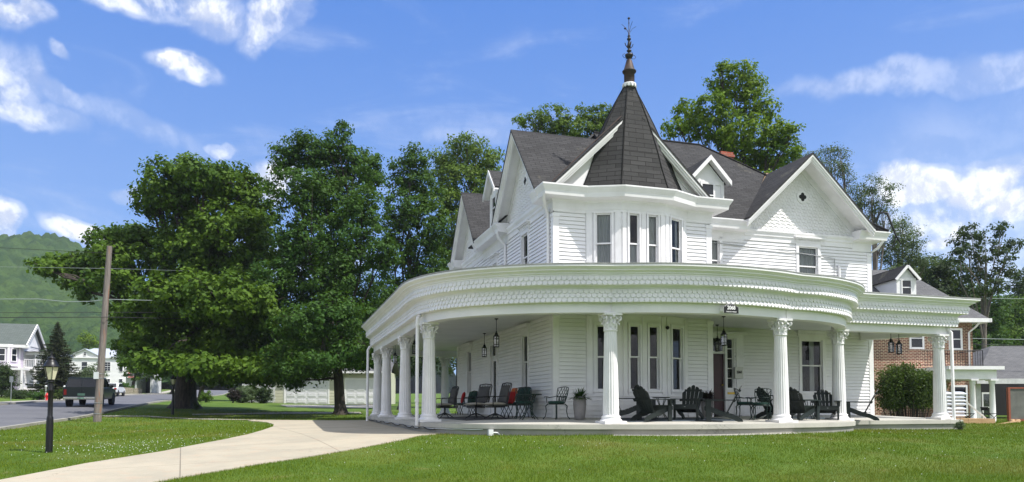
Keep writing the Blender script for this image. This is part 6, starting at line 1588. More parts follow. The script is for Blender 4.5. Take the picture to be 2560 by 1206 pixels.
m = MB(); m.box(0, 2.2, .0, .04, .08, 1.55); m.build('panel_board', M['board_grey'], pn)
m = MB()
for i, px in enumerate((2528, 2541)): x = xw(px, 33); m.lathe([(.10, -.2), (.10, .22), (.02, .23)], (x, 33, zrow(1063, 33) + .03), n=8)
tag(m.build('log_rounds', M['lumber']), 'pair of short cut log rounds in front of the framed panel', 'logs')
# ------------------------------------------------------------------ VEGETATION
def quads_mesh(name, V, mt, parent=None, k=4):
    n = len(V) // k; me = bpy.data.meshes.new(name)
    me.vertices.add(len(V)); me.vertices.foreach_set('co', np.ascontiguousarray(V, np.float32).ravel())
    me.loops.add(len(V)); me.loops.foreach_set('vertex_index', np.arange(len(V), dtype=np.int32))
    me.polygons.add(n); me.polygons.foreach_set('loop_start', np.arange(0, len(V), k, dtype=np.int32)); me.polygons.foreach_set('loop_total', np.full(n, k, np.int32))
    me.materials.append(mt); me.update(calc_edges=True)
    o = bpy.data.objects.new(name, me); COL.objects.link(o)
    if parent: o.parent = parent
    return o
def unit(v): return v / np.maximum(np.linalg.norm(v, axis=-1, keepdims=True), 1e-9)
def leaf_quads(C, N, size, rs, aspect=.62, droop=0.25):
    """C leaf centres, N preferred normals -> quads (diamond leaves)"""
    n = len(C); nn = unit(N + rs.normal(0, .42, (n, 3))); t = unit(np.cross(nn, rs.normal(0, 1, (n, 3)))); t[:, 2] -= droop; t = unit(t - nn * (t * nn).sum(1, keepdims=True)); b = np.cross(nn, t)
    s = (size * .74 * rs.uniform(.55, 1.45, n))[:, None]
    V = np.empty((n, 4, 3)); V[:, 0] = C - t * s * .5; V[:, 1] = C + b * s * aspect * .5 - t * s * .05; V[:, 2] = C + t * s * .55 - nn * s * .12; V[:, 3] = C - b * s * aspect * .5 - t * s * .05
    return V.reshape(-1, 3)
def crown_points(blobs, dens, csize, per, rs, flat=.75, inner=.35):
    """blobs: (x,y,z,rx,ry,rz). clusters through each ellipsoid shell; returns leaf centres and normals"""
    PC = []; PN = []
    for (x, y, z, rx, ry, rz) in blobs:
        area = 4 * math.pi * ((rx * ry) ** 1.6 / 3 + (rx * rz) ** 1.6 / 3 + (ry * rz) ** 1.6 / 3) ** (1 / 1.6)
        nc = max(6, int(area * dens))
        d = unit(rs.normal(0, 1, (nc, 3))); r = np.where(rs.random(nc) < inner, rs.uniform(.35, .8, nc), rs.uniform(.82, 1.08, nc))
        # uneven outline: lobes
        ph = rs.uniform(0, 6.28, 6); lob = 1 + .13 * np.sin(d[:, 0] * 5 + ph[0]) * np.sin(d[:, 2] * 6 + ph[1]) + .08 * np.sin(d[:, 1] * 9 + ph[2] + d[:, 2] * 7)
        c = np.array([x, y, z]) + d * (r * lob)[:, None] * np.array([rx, ry, rz])
        m = int(per * 1.75); o = rs.normal(0, 1, (nc, m, 3)); o = unit(o) * rs.random((nc, m, 1)) ** .5 * csize * rs.uniform(.6, 1.3, (nc, 1, 1)) * np.array([1, 1, flat])
        P = c[:, None, :] + o; N = unit(o * np.array([1, 1, 1.5]) + d[:, None, :] * csize * .6 + np.array([0, 0, .75 * csize]))
        PC.append(P.reshape(-1, 3)); PN.append(N.reshape(-1, 3))
    return np.concatenate(PC), np.concatenate(PN)
def pxblobs(lst, Y, depth=1.0, rs=None, jit=.0, sc=1.0):
    out = []
    for q in lst:
        cx, cy, hx, hy = q[:4]; dy = q[4] if len(q) > 4 else (rs.uniform(-1, 1) * jit if rs is not None else 0)
        YY_ = Y + dy; p = at(cx, cy, YY_); s = YY_ / F; rx, rz = hx * s * sc, hy * s * sc; out.append((p.x, p.y, p.z, rx, max(rx, rz) * .85 * depth, rz))
    return out
def tree(name, label, base, blobs, leafmat, barkmat='bark', r0=.4, leaf=.24, dens=3.0, csize=.55, per=26, seed=1, group=None, inner=.35, limbs=True, fork=.3, aspect=.62, cat='tree', top=None):
    rs = np.random.RandomState(seed); rn_ = random.Random(seed)
    root = empty(name, base, 0, label, cat, group); B = np.array(base, float)
    P, N = crown_points(blobs, dens, csize, per, rs, inner=inner)
    quads_mesh('crown', leaf_quads(P, N, leaf, rs, aspect) - B, leafmat, root)
    cz = [b for b in blobs]; cen = np.average([b[:3] for b in cz], axis=0, weights=[b[3] * b[5] for b in cz]); lo = min(b[2] - b[5] for b in cz)
    fz = B[2] + (cen[2] - B[2]) * fork if fork < 1 else fork
    m = MB(); f = Vector((B[0] + (cen[0] - B[0]) * .15, B[1] + (cen[1] - B[1]) * .15, fz)); b0 = Vector(base)
    tp = Vector(cen) if top is None else Vector(top)
    h = f.z - b0.z
    m.tube([b0 + Vector((0, 0, -.3)), b0 + Vector((0, 0, .05)), b0 + Vector((0, 0, .25)), b0.lerp(f, .25) , b0.lerp(f, .6), f, f.lerp(tp, .5), tp, tp + Vector((0, 0, .3))], [r0 * 1.75, r0 * 1.55, r0 * 1.2, r0, r0 * .92, r0 * .85, r0 * .5, r0 * .22, r0 * .05], 14)
    if limbs:
        for b in cz:
            c = Vector(b[:3]); t = rn_.uniform(.0, .75); s = f.lerp(tp, t) if c.z > f.z else f.lerp(b0, .1)
            L = (c - s).length; mid = s.lerp(c, .5) + Vector((rn_.uniform(-.08, .08) * L, rn_.uniform(-.08, .08) * L, rn_.uniform(-.02, .12) * L)); rr = max(.04, r0 * .34 * (1 - t * .5))
            m.tube([s, s.lerp(mid, .5) + Vector((0, 0, .03 * L)), mid, mid.lerp(c, .5), c], [rr, rr * .8, rr * .6, rr * .42, rr * .22], 7)
            for k in range(5):
                e = c + Vector((rn_.uniform(-1, 1) * b[3], rn_.uniform(-1, 1) * b[4], rn_.uniform(-.6, .9) * b[5])) * .85; st = mid.lerp(c, rn_.uniform(0, .9)); q = st.lerp(e, .5) + Vector((0, 0, rn_.uniform(-.1, .15) * (e - st).length))
                m.tube([st, q, e], [rr * .35, rr * .22, rr * .08], 5)
    m.v = [(x - B[0], y - B[1], z - B[2]) for x, y, z in m.v]
    m.build('trunk', M[barkmat], root, fix=False); return root
rs_ = np.random.RandomState(11)
def gbase(px, Y, dz=0.0): X = xw(px, Y); return (X, Y, gz(X, Y) + dz)
# A: catalpa
A_b = pxblobs([(440, 465, 85, 62), (505, 440, 90, 42), (580, 465, 75, 50), (630, 520, 62, 70), (390, 500, 50, 48), (480, 540, 95, 70), (580, 590, 95, 80), (660, 620, 60, 80), (400, 620, 70, 55), (330, 590, 62, 30), (270, 600, 60, 24), (300, 640, 70, 35), (240, 660, 70, 28), (165, 662, 70, 22), (125, 672, 38, 18), (195, 700, 38, 28), (290, 700, 60, 34), (205, 725, 22, 30), (480, 660, 110, 70), (590, 720, 100, 80), (470, 770, 110, 70), (370, 770, 75, 50), (330, 800, 48, 45), (300, 770, 25, 40),
                (400, 850, 80, 50), (520, 860, 110, 60), (620, 850, 90, 70), (380, 875, 70, 40, -6), (500, 885, 90, 36, -6.5), (610, 890, 80, 36, -6), (400, 905, 70, 22, -9), (520, 918, 90, 24, -10), (640, 925, 80, 22, -10), (450, 730, 95, 50, -8), (560, 745, 95, 55, -9), (640, 770, 70, 55, -8), (360, 780, 70, 36, -7), (440, 800, 80, 50, -4.5), (570, 800, 80, 60, -4.5), (310, 860, 26, 22), (420, 905, 70, 28), (560, 925, 90, 30), (660, 930, 60, 30), (490, 600, 60, 50, -2), (540, 800, 90, 60, -2)], 46, 1.0, rs_, 2.2)
tree('catalpa_tree', 'huge catalpa tree with a broad pale green crown and long branches over the road', gbase(463, 47.5), A_b, M['leaf_cat'], r0=.70, leaf=.30, dens=2.6, csize=.55, per=22, seed=3, inner=.42, fork=.30, aspect=.75)
# B: maple
B_b = pxblobs([(858, 325, 22, 26), (845, 360, 38, 34), (765, 375, 60, 48), (710, 400, 38, 40), (800, 420, 75, 55), (885, 420, 62, 60), (930, 430, 34, 45), (745, 480, 75, 60), (830, 510, 85, 70), (905, 530, 55, 70), (780, 590, 90, 65), (870, 620, 90, 75), (730, 640, 55, 60), (690, 700, 60, 60), (790, 700, 90, 70), (890, 740, 85, 70), (740, 790, 85, 60), (840, 830, 100, 60), (700, 860, 75, 50), (930, 800, 60, 70), (880, 885, 90, 40), (770, 890, 80, 45), (790, 930, 36, 26), (930, 890, 50, 40), (650, 780, 50, 60), (700, 890, 60, 34, -4.5), (790, 880, 70, 34, -4.5), (870, 850, 70, 40, -4), (750, 800, 75, 46, -6.5), (845, 785, 80, 50, -6), (720, 930, 66, 20, -6.5), (800, 900, 70, 24, -7), (880, 880, 60, 30, -6.5), (960, 640, 40, 60), (680, 930, 50, 25), (735, 950, 40, 18), (840, 690, 60, 50, -2.5), (760, 830, 60, 45, -2.5)], 41.5, 1.0, rs_, 1.8)
tree('maple_tree', 'tall dark green maple with a forked dark trunk beside the porch', gbase(852, 41), B_b, M['leaf_maple'], r0=.30, leaf=.22, dens=3.6, csize=.45, per=24, seed=5, inner=.45, fork=.28)
# C second maple, D walnut behind
C_b = pxblobs([(1035, 400, 36, 36), (1010, 440, 45, 40), (1050, 480, 55, 50), (1000, 520, 48, 55), (1060, 560, 60, 60), (990, 610, 50, 60), (1060, 660, 65, 60), (1000, 720, 60, 55), (1080, 740, 60, 50), (960, 780, 50, 60), (1040, 800, 60, 50)], 50, 1.0, rs_, 1.5)
tree('maple_tree', 'narrow maple between the tall maple and the walnut behind the porch', gbase(1010, 50), C_b, M['leaf_maple'], r0=.32, leaf=.26, dens=2.8, csize=.5, per=22, seed=7)
D_b = pxblobs([(1165, 365, 42, 28), (1125, 395, 45, 40), (1200, 395, 45, 35), (1235, 400, 22, 30), (1100, 440, 48, 45), (1160, 450, 60, 45), (1215, 460, 40, 60), (1110, 520, 50, 50), (1170, 540, 55, 60), (1100, 600, 50, 50), (1140, 640, 55, 60), (1210, 600, 50, 70)], 56, 1.0, rs_, 1.5)
tree('walnut_tree', 'yellow green walnut tree rising behind the left gables', gbase(1150, 56), D_b, M['leaf_walnut'], r0=.35, leaf=.34, dens=1.9, csize=.6, per=22, seed=8, inner=.3, aspect=.45)
E_b = pxblobs([(1305, 302, 24, 12), (1345, 296, 26, 22), (1385, 290, 34, 26), (1408, 315, 30, 22), (1360, 325, 40, 22), (1462, 285, 24, 24), (1500, 282, 24, 20), (1480, 312, 36, 26), (1530, 300, 20, 30), (1440, 330, 70, 20), (1400, 410, 80, 50), (1450, 480, 90, 60), (1380, 560, 80, 60)], 52, 1.0, rs_, .8)
tree('walnut_tree', 'walnut crown showing just above the roof ridge left of the turret', gbase(1420, 52), E_b, M['leaf_walnut'], r0=.3, leaf=.30, dens=2.6, csize=.45, per=20, seed=9, inner=.3, aspect=.45)
F_b = pxblobs([(1802, 166, 10, 10), (1845, 185, 40, 30), (1880, 220, 40, 30), (1800, 215, 38, 32), (1840, 250, 60, 40), (1910, 270, 36, 36), (1780, 275, 50, 38), (1722, 280, 40, 32), (1700, 315, 32, 18), (1760, 320, 50, 30), (1860, 330, 60, 45), (1930, 330, 42, 40), (1975, 340, 28, 28), (1950, 380, 50, 32), (1860, 390, 55, 36), (1900, 420, 60, 30), (1800, 350, 40, 34), (1900, 460, 70, 30), (1680, 330, 20, 12), (1850, 500, 90, 60), (1800, 590, 80, 60), (1890, 620, 80, 70)], 46, 1.0, rs_, 1.5)
tree('sunlit_tree', 'tall bright green tree rising behind the roof right of the turret', gbase(1830, 46), F_b, M['leaf_bright'], r0=.34, leaf=.26, dens=2.9, csize=.45, per=20, seed=12, inner=.3, fork=.45)
F2 = pxblobs([(1990, 385, 32, 22), (2030, 400, 26, 26), (1970, 410, 30, 24), (2010, 440, 50, 26)], 50, 1.0, rs_, .5)
tree('small_leaved_tree', 'grey green tree filling the gap left of the right gable', gbase(2000, 50), F2, M['leaf_grey'], 'bark_g', r0=.25, leaf=.14, dens=4, csize=.45, per=26, seed=13, inner=.3)
G_b = pxblobs([(2075, 378, 28, 16), (2100, 385, 20, 24), (2088, 410, 34, 24), (2110, 430, 22, 24), (2120, 455, 12, 18), (2060, 420, 30, 26), (2075, 500, 46, 44), (2080, 590, 46, 54)], 44, 1.0, rs_, .5)
tree('small_leaved_tree', 'airy grey green tree top just right of the gable peak', gbase(2090, 44), G_b, M['leaf_grey'], 'bark_g', r0=.25, leaf=.12, dens=3.4, csize=.38, per=26, seed=14, inner=.3)
H_b = pxblobs([(2150, 470, 30, 20), (2180, 465, 26, 24), (2215, 480, 24, 26), (2170, 500, 36, 28), (2215, 520, 26, 22), (2180, 545, 36, 26), (2230, 560, 18, 14), (2150, 520, 30, 30)], 43, 1.0, rs_, .5)
tH = tree('small_leaved_tree', 'grey green tree with a bent dark branch beside the right gable', gbase(2200, 44), H_b, M['leaf_grey'], 'bark_g', r0=.25, leaf=.13, dens=3.4, csize=.4, per=26, seed=15, inner=.3)
m = MB(); B0 = Vector(tH.location); pts = [at(2185, 560, 42.5), at(2200, 532, 42.3), at(2218, 533, 42.2), at(2228, 560, 42.2), at(2240, 590, 42.3), at(2252, 610, 42.6)]
m.tube([p - B0 for p in pts], [.06, .075, .07, .06, .05, .03], 8); m.tube([pts[4] - B0, at(2234, 612, 42.4) - B0, at(2228, 625, 42.4) - B0], [.04, .03, .015], 6); m.build('branch', M['wire'], tH)
I_b = pxblobs([(2255, 560, 22, 18), (2245, 600, 42, 30), (2285, 600, 26, 34), (2225, 640, 44, 34), (2270, 650, 45, 34), (2310, 655, 30, 20), (2220, 690, 40, 24), (2265, 695, 50, 26)], 47, 1.0, rs_, .6)
tree('small_leaved_tree', 'dense grey green tree above the brick house roof', gbase(2260, 50), I_b, M['leaf_grey'], 'bark_g', r0=.3, leaf=.14, dens=4.2, csize=.45, per=26, seed=16, inner=.45)
J_b = pxblobs([(2425, 575, 22, 18), (2400, 600, 26, 18), (2450, 590, 26, 22), (2420, 625, 34, 18), (2500, 572, 24, 20), (2530, 610, 22, 20), (2495, 610, 26, 24), (2515, 640, 30, 18), (2395, 640, 20, 16), (2460, 640, 26, 20), (2440, 680, 36, 24), (2500, 680, 34, 22), (2470, 720, 40, 22)], 54, 1.0, rs_, 1.0)
tree('bare_trunked_tree', 'tall open tree with thin bare trunks against the right clouds', gbase(2460, 55), J_b, M['leaf_dark'], 'bark_g', r0=.22, leaf=.24, dens=2.2, csize=.42, per=20, seed=17, inner=.25, fork=.35)
kk = [([(2330, 670, 50, 26), (2370, 690, 50, 34), (2340, 730, 50, 40), (2395, 740, 50, 50)], 60, 'leaf_dark', 'dark tree behind the brick house roof slope'),
      ([(2420, 760, 50, 50), (2470, 790, 50, 60), (2430, 830, 60, 60), (2480, 860, 60, 40)], 64, 'leaf_maple', 'mid green tree behind the brick house corner'),
      ([(2530, 780, 45, 45), (2560, 820, 50, 50), (2510, 840, 45, 45), (2560, 880, 60, 40)], 68, 'leaf_cat', 'sunlit tree at the right edge above the garage roof'),
      ([(2580, 720, 60, 50), (2600, 800, 60, 80)], 74, 'leaf_dark', 'dark tree just outside the right edge above the garage'),
      ([(2290, 690, 40, 24), (2300, 740, 60, 40)], 62, 'leaf_dark', 'dark low tree directly above the brick house ridge')]
for i, (bl, Y, mt, lab) in enumerate(kk):
    b = pxblobs(bl, Y, 1.0, rs_, 1.0); tree('background_tree', lab, gbase(bl[0][0], Y), b, M[mt], r0=.3, leaf=.30, dens=2.4, csize=.6, per=20, seed=20 + i, inner=.4, group='trees behind the brick house')
# left background
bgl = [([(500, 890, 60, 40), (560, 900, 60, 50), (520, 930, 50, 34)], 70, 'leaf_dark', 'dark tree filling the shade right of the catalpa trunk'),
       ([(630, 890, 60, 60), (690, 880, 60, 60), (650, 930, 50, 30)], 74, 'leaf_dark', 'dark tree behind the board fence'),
       ([(330, 900, 36, 44), (375, 905, 40, 44), (350, 870, 40, 30)], 104, 'leaf_cat', 'sunlit green tree beyond the stone wall'),
       ([(215, 848, 18, 18), (230, 856, 16, 14)], 150, 'leaf_bright', 'small yellow green tree above the white house roof'),
       ([(430, 925, 36, 36), (470, 935, 34, 34)], 112, 'leaf_maple', 'green tree at the far end of the road'),
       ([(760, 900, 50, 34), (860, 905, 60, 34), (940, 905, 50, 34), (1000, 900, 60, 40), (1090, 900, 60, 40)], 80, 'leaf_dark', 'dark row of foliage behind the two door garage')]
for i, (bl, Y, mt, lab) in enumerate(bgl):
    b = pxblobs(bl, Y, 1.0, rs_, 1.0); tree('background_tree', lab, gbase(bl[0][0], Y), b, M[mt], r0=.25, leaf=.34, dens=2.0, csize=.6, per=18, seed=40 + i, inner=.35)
def bush(label, px, Y, w_, h_, mt, leaf=.10, n=9, seed=1, dens=6, name='bush', stems=True, base_px=None):
    rs = np.random.RandomState(seed); X, _, z = gbase(px, Y); bl = []
    for i in range(n):
        a = rs.uniform(0, 6.28); r = rs.uniform(0, .5) * w_ / 2; hh = rs.uniform(.35, .72) * h_
        bl.append((X + r * math.cos(a), Y + r * math.sin(a), z + hh, w_ * .27, w_ * .27, h_ * .27))
    bl.append((X, Y, z + h_ * .35, w_ * .42, w_ * .42, h_ * .34))
    return tree(name, label, (X, Y, z), bl, M[mt], r0=.05, leaf=leaf, dens=dens, csize=.16 * max(w_, h_) ** .5, per=20, seed=seed, cat='shrub', fork=.3)
bush('clipped round green bush at the lawn edge right of the trunk', 515, 60, 1.35, 1.05, 'leaf_cat', .10, 8, 61)
bush('leafy shrub with white edged leaves left of the garage', 608, 62, 2.0, 1.5, 'leaf_grey', .14, 9, 62)
bush('dark rounded shrub at the garage corner', 660, 63, 1.9, 1.5, 'leaf_dark', .12, 9, 63)
bush('olive shrub in front of the board fence', 630, 64.5, 1.7, 1.9, 'leaf_bush', .14, 8, 64)
bush('dark purple shrub left of the leafy shrubs', 583, 61, 1.3, 1.5, 'leaf_purple', .12, 8, 65)
bush('dark shrub at the left edge before the lilac house', 4, 66, 2.8, 3.2, 'leaf_dark', .16, 9, 66)
bush('low shrub beneath the spruce near the hydrant', 100, 62, 1.7, 1.0, 'leaf_maple', .12, 7, 67)
bush('low shrub between the white posts', 150, 63, 1.6, 1.0, 'leaf_bush', .12, 7, 68)
bush('low hedge before the lilac house porch', 48, 64, 2.6, .8, 'leaf_dark', .12, 8, 69)
bush('arching pale green shrub left of the white house', 222, 86, 4.2, 3.4, 'leaf_grey', .18, 10, 70, 4)
bush('low dark shrub at the foot of the white house', 305, 100, 3.0, 1.6, 'leaf_maple', .18, 8, 71, 4)
# spiky yucca
m = MB(); rny = random.Random(8)
for i in range(60):
    a = rny.uniform(0, 6.28); e = rny.uniform(.1, 1.4); L = rny.uniform(.6, .95); d = Vector((math.cos(a) * math.cos(e), math.sin(a) * math.cos(e), math.sin(e))); s = Vector((-math.sin(a), math.cos(a), 0)) * .03
    m.add([s, -s, d * L], [(0, 1, 2)])
yo = m.build('yucca', M['leaf_dark'], fix=False); stand(yo, 492, 45.5); tag(yo, 'spiky dark yucca plant beside the catalpa trunk', 'plant')
# spruce
def conifer(label, px, Y, h, w_, seed):
    rs = np.random.RandomState(seed); B = np.array(gbase(px, Y)); root = empty('spruce_tree', tuple(B), 0, label, 'tree'); V = []; m = MB()
    m.tube([(0, 0, -.2), (0, 0, h * .5), (0, 0, h)], [.16, .1, .02], 8)
    z = .3
    while z < h * .99:
        t = z / h; rad = w_ / 2 * (1 - t) ** .85 * rs.uniform(.85, 1.1) + .05; nb = max(5, int(11 * (1 - t) + 5)); a0 = rs.uniform(0, 6.28)
        for i in range(nb):
            a = a0 + 6.283 * i / nb + rs.uniform(-.2, .2); L = rad * rs.uniform(.75, 1.15); K = max(8, int(L * 75)); s = rs.random(K) ** .7; d = np.array([math.cos(a), math.sin(a)])
            side = rs.normal(0, 1, K) * (.10 + .22 * (1 - s)) * min(1, L) * .8
            P = np.stack([d[0] * s * L - d[1] * side, d[1] * s * L + d[0] * side, z - .28 * s * L + .16 * L * s ** 3 + rs.normal(0, .035, K) - .10 * rs.random(K)], 1)
            V.append(leaf_quads(P, np.tile([0, 0, 1.0], (K, 1)), .24, rs, .35, .3))
            m.tube([(0, 0, z), (d[0] * L * .5, d[1] * L * .5, z - .13 * L), (d[0] * L * .9, d[1] * L * .9, z - .16 * L)], [.03, .018, .006], 4)
        z += .16 + .10 * (1 - t)
    quads_mesh('crown', np.concatenate(V), M['leaf_fir'], root); m.build('trunk', M['bark'], root, fix=False)
conifer('ragged dark spruce between the lilac and the white house', 140, 70, 7.2, 5.6, 81)
# big bush at the right of the house
def stem_bush():
    rs = np.random.RandomState(91); Y = 30.0; X = xw(2268, Y); B = np.array([X, Y, gz(X, Y)]); root = empty('tall_bush', tuple(B), 0, 'tall dense bush with many bare stems between the house and brick house', 'shrub')
    V = []; m = MB(); rb = random.Random(91)
    for i in range(46):
        a = rb.uniform(0, 6.28); r = rb.uniform(0, 1) ** .5; bx_, by_ = .75 * r * math.cos(a), .5 * r * math.sin(a); tx, ty = bx_ * 1.55 + rb.uniform(-.15, .15), by_ * 1.5; H_ = rb.uniform(1.9, 2.42) - .45 * r * r
        pts = [Vector((bx_, by_, 0)), Vector(((bx_ + tx) / 2 + rb.uniform(-.08, .08), (by_ + ty) / 2, H_ * .5)), Vector((tx, ty, H_))]; m.tube(pts, [.022, .016, .006], 5)
        K = 620; s = rs.uniform(.30, 1.02, K); s = s ** .8
        P = np.stack([bx_ + (tx - bx_) * s, by_ + (ty - by_) * s, H_ * s], 1) + rs.normal(0, 1, (K, 3)) * np.array([.15, .15, .09])
        V.append(leaf_quads(P, rs.normal(0, 1, (K, 3)) + np.array([0, 0, .6]), .105, rs, .6))
    quads_mesh('crown', np.concatenate(V), M['leaf_bush'], root); m.build('stems', M['bark'], root, fix=False)
stem_bush()
bush('small white flowered plant at the right corner of the porch', 2398, 23.6, .34, .28, 'leaf_grey', .04, 5, 95, 30)
# ------------------------------------------------------------------ FORESTED HILLS
def hill(name, prof, Yr, Yf, xr, step, seed, mt):
    rs = np.random.RandomState(seed); xs_ = np.arange(xr[0], xr[1], step); ys_ = np.concatenate([np.arange(Yf, Yr + 40, step), [Yr + 90, Yr + 160]])
    X, Y = np.meshgrid(xs_, ys_); px = np.array([(p - 1280) / F * Yr for p, r in prof]); hz = np.array([zrow(r, Yr) for p, r in prof])
    rid = np.interp(X, px, hz); t = np.clip((Y - Yf) / (Yr - Yf), 0, 1); s = t ** 1.15; back = np.clip((Y - Yr) / 160, 0, 1)
    Z = 2 + (rid - 2) * s * (1 - back ** 1.3) + 6 * np.sin(X * .021 + 1) * np.sin(Y * .017) * t * (1 - t) * 2 + 3.5 * np.sin(X * .05 + Y * .03) * t * (1 - t)
    c = 5.2; gi = np.floor(X / c).astype(int); gj = np.floor(Y / c).astype(int); best = np.full(X.shape, 1e9); tint = np.zeros(X.shape); hh = np.zeros(X.shape)
    def h_(i, j, k): v = np.sin(i * 127.1 + j * 311.7 + k * 74.7 + seed) * 43758.5453; return v - np.floor(v)
    for di in (-1, 0, 1):
        for dj in (-1, 0, 1):
            i = gi + di; j = gj + dj; cx = (i + h_(i, j, 0)) * c; cy = (j + h_(i, j, 1)) * c; d = np.hypot(X - cx, Y - cy); u = d < best
            best = np.where(u, d, best); tint = np.where(u, h_(i, j, 2), tint); hh = np.where(u, h_(i, j, 3), hh)
    Z = Z + np.sqrt(np.clip(1 - (best / 4.3) ** 2, 0, 1)) * (3.2 + 4.2 * hh) + rs.normal(0, .5, X.shape)
    ny_, nx_ = X.shape; idx = np.arange(nx_ * ny_).reshape(ny_, nx_); q = np.stack([idx[:-1, :-1], idx[:-1, 1:], idx[1:, 1:], idx[1:, :-1]], -1).reshape(-1, 4)
    me = bpy.data.meshes.new(name); me.from_pydata(np.stack([X.ravel(), Y.ravel(), Z.ravel()], 1).tolist(), [], q.tolist()); me.materials.append(mt)
    at_ = me.attributes.new('tint', 'FLOAT', 'POINT'); at_.data.foreach_set('value', tint.ravel().astype(np.float32)); me.polygons.foreach_set('use_smooth', [True] * len(me.polygons))
    o = bpy.data.objects.new(name, me); COL.objects.link(o); tag(o, kind='structure')
def forest_mat():
    m, t, p = new_mat('forest_canopy'); a = t.n('ShaderNodeAttribute'); a.attribute_name = 'tint'; o = t.n('ShaderNodeTexCoord').outputs['Object']
    c = t.mix(t.ramp(a.outputs['Fac'], 0, 1, smooth=False), (.030, .070, .024), (.075, .135, .032)); c = t.mix(t.ramp(t.noise(o, .012, 3), .5, .7, 0, .6), c, (.10, .17, .03)); c = t.mix(t.ramp(t.noise(o, .9, 5, .7), .45, .7, 0, .6), c, (.02, .05, .015))
    t.L.new(c, p.inputs['Base Color']); p.inputs['Roughness'].default_value = .9; p.inputs['Specular IOR Level'].default_value = .1; bump(t, p, t.noise(o, .9, 5, .75), 1.0, 1.6); return m
M['forest'] = forest_mat()
hill('hill', [(-800, 650), (-300, 612), (-60, 612), (0, 610), (60, 601), (120, 603), (170, 616), (215, 646), (280, 686), (360, 724), (430, 735), (520, 780), (700, 850), (900, 905), (1300, 940)], 470, 150, (-560, -40), 1.35, 3, M['forest'])
hill('hill', [(2000, 930), (2350, 860), (2480, 800), (2540, 748), (2600, 715), (2800, 660), (3400, 640)], 560, 170, (130, 700), 3.0, 5, M['forest'])
# ------------------------------------------------------------------ GRASS
def inpoly(x, y, poly):
    c = np.zeros(len(x), bool); n = len(poly)
    for i in range(n):
        x0, y0 = poly[i]; x1, y1 = poly[(i + 1) % n]
        if y0 == y1: continue
        k = ((y0 > y) != (y1 > y)) & (x < (x1 - x0) * (y - y0) / (y1 - y0) + x0); c ^= k
    return c
hp = [tuple(WL(p.x, p.y))[:2] for p in FLO] + [tuple(WL(13, 14))[:2], tuple(WL(3, 16))[:2]]
fpx = [tuple(WL(p.x, p.y))[:2] for p in offset_path(seg2, .52)]
fpx = fpx + fpx[::-1][:1] + [tuple(WL(3, 0))[:2]]
def grass(n, seed):
    rs = np.random.RandomState(seed); u = rs.random(n); Y = 1 / (1 / 9.6 - u * (1 / 9.6 - 1 / 46)); X = (rs.random(n) * 1.5 - .75) * Y
    a = (X - CX) * cT + (Y - CY) * sT; b = -(X - CX) * sT + (Y - CY) * cT
    k = ~inpoly(X, Y, dpoly) & ~inpoly(X, Y, hp) & ~inpoly(X, Y, fpx) & (a > -16.4); X, Y = X[k], Y[k]; n = len(X); Z = ground(X, Y)
    cl = .9 * np.sin(X * .9 + 2 * np.sin(Y * .7)) * np.sin(Y * 1.1) + np.sin(X * 3.1 + 1.3 * np.sin(Y * 2.3)) * np.sin(Y * 2.7 + np.sin(X * 1.7)); h = rs.uniform(.022, .055, n) * (1 + .25 * cl) * np.clip(Y / 16, 1, 1.5); w_ = .0028 * np.clip(Y / 10, 1, 4) * rs.uniform(.7, 1.4, n); az = rs.uniform(0, 6.283, n); ln = rs.uniform(.15, .8, n) * h; la = rs.uniform(0, 6.283, n)
    V = np.empty((n, 3, 3)); V[:, 0] = np.stack([X - w_ * np.cos(az), Y - w_ * np.sin(az), Z - .005], 1); V[:, 1] = np.stack([X + w_ * np.cos(az), Y + w_ * np.sin(az), Z - .005], 1); V[:, 2] = np.stack([X + ln * np.cos(la), Y + ln * np.sin(la), Z + h], 1)
    return V.reshape(-1, 3)
M['grass'] = leafm('grass_blades', (.088, .155, .006), (.165, .225, .012), (.26, .23, .05), .3, .75)
g = quads_mesh('grass', grass(420000, 5), M['grass'], None, 3); tag(g, kind='stuff', label='mown green lawn grass around the house', cat='grass')
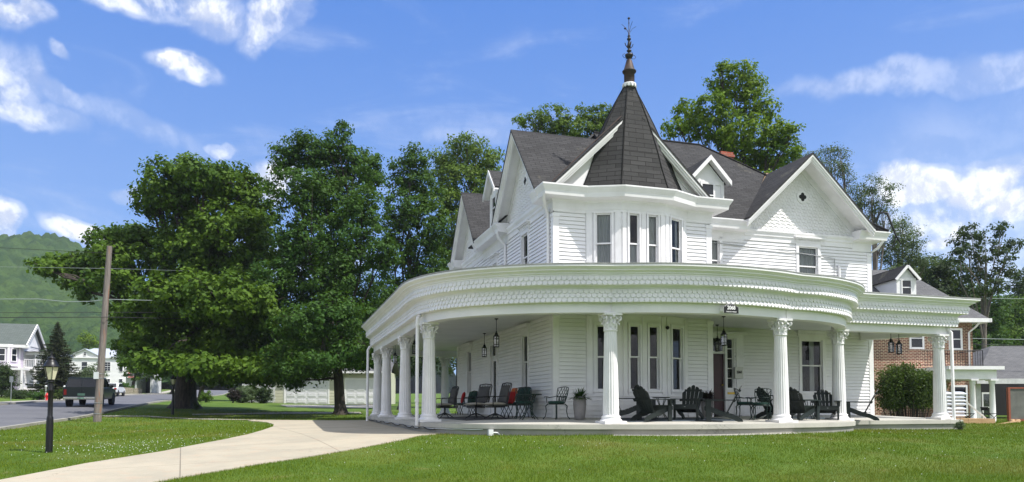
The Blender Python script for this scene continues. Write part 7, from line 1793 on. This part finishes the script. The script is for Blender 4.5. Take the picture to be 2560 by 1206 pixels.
def clover():
    rs = np.random.RandomState(9); V = []; pts = []
    for (px, py, sx, sy, n) in tuple((a_, b_, c_, d_, int(n_ * .55)) for a_, b_, c_, d_, n_ in ((450, 1112, 1.6, 1.2, 260), (330, 1128, 1.5, .8, 200), (560, 1095, 2.0, 1.5, 160), (170, 1122, 1.2, .6, 60), (20, 1105, 1.2, 1.2, 60), (600, 1070, 3, 2, 120), (1100, 1110, 2, .8, 60), (1700, 1110, 4, 1, 60), (2200, 1085, 2.5, .6, 50), (900, 1160, 2, 1, 30), (2400, 1160, 2, 1, 30))):
        p = on_ground(px, py); q = rs.normal(0, 1, (n, 2)) * np.array([sx, sy]) + np.array([p.x, p.y]); pts.append(q)
    q = np.concatenate(pts); k = ~inpoly(q[:, 0], q[:, 1], dpoly) & ~inpoly(q[:, 0], q[:, 1], hp) & ~inpoly(q[:, 0], q[:, 1], fpx); q = q[k]; z = ground(q[:, 0], q[:, 1]) + rs.uniform(.03, .06, len(q)); r = .009
    m = MB()
    for (x, y), zz in zip(q, z): m.add([(x + r, y, zz), (x, y + r, zz), (x - r, y, zz), (x, y - r, zz), (x, y, zz + r), (x, y, zz - r)], [(0, 1, 4), (1, 2, 4), (2, 3, 4), (3, 0, 4), (1, 0, 5), (2, 1, 5), (3, 2, 5), (0, 3, 5)])
    o = m.build('clover_flowers', M['pvc'], fix=False); tag(o, 'tiny white clover flowers scattered in the lawn', 'clover', kind='stuff')
clover()
# ------------------------------------------------------------------ AIR
hz = MB(); hz.box(-820, 820, -40, 745, -3.5, 240)
hm, ht, hp_ = new_mat('haze'); hm.node_tree.nodes.remove(hp_)
pv = ht.n('ShaderNodeVolumePrincipled'); pv.inputs['Color'].default_value = (.84, .90, 1.0, 1); pv.inputs['Density'].default_value = .00026; pv.inputs['Anisotropy'].default_value = .2
ho = [x for x in hm.node_tree.nodes if x.type == 'OUTPUT_MATERIAL'][0]; ht.L.new(pv.outputs[0], ho.inputs['Volume'])
haze = hz.build('haze', hm); tag(haze, 'thin pale summer haze in the air', 'haze', kind='stuff')
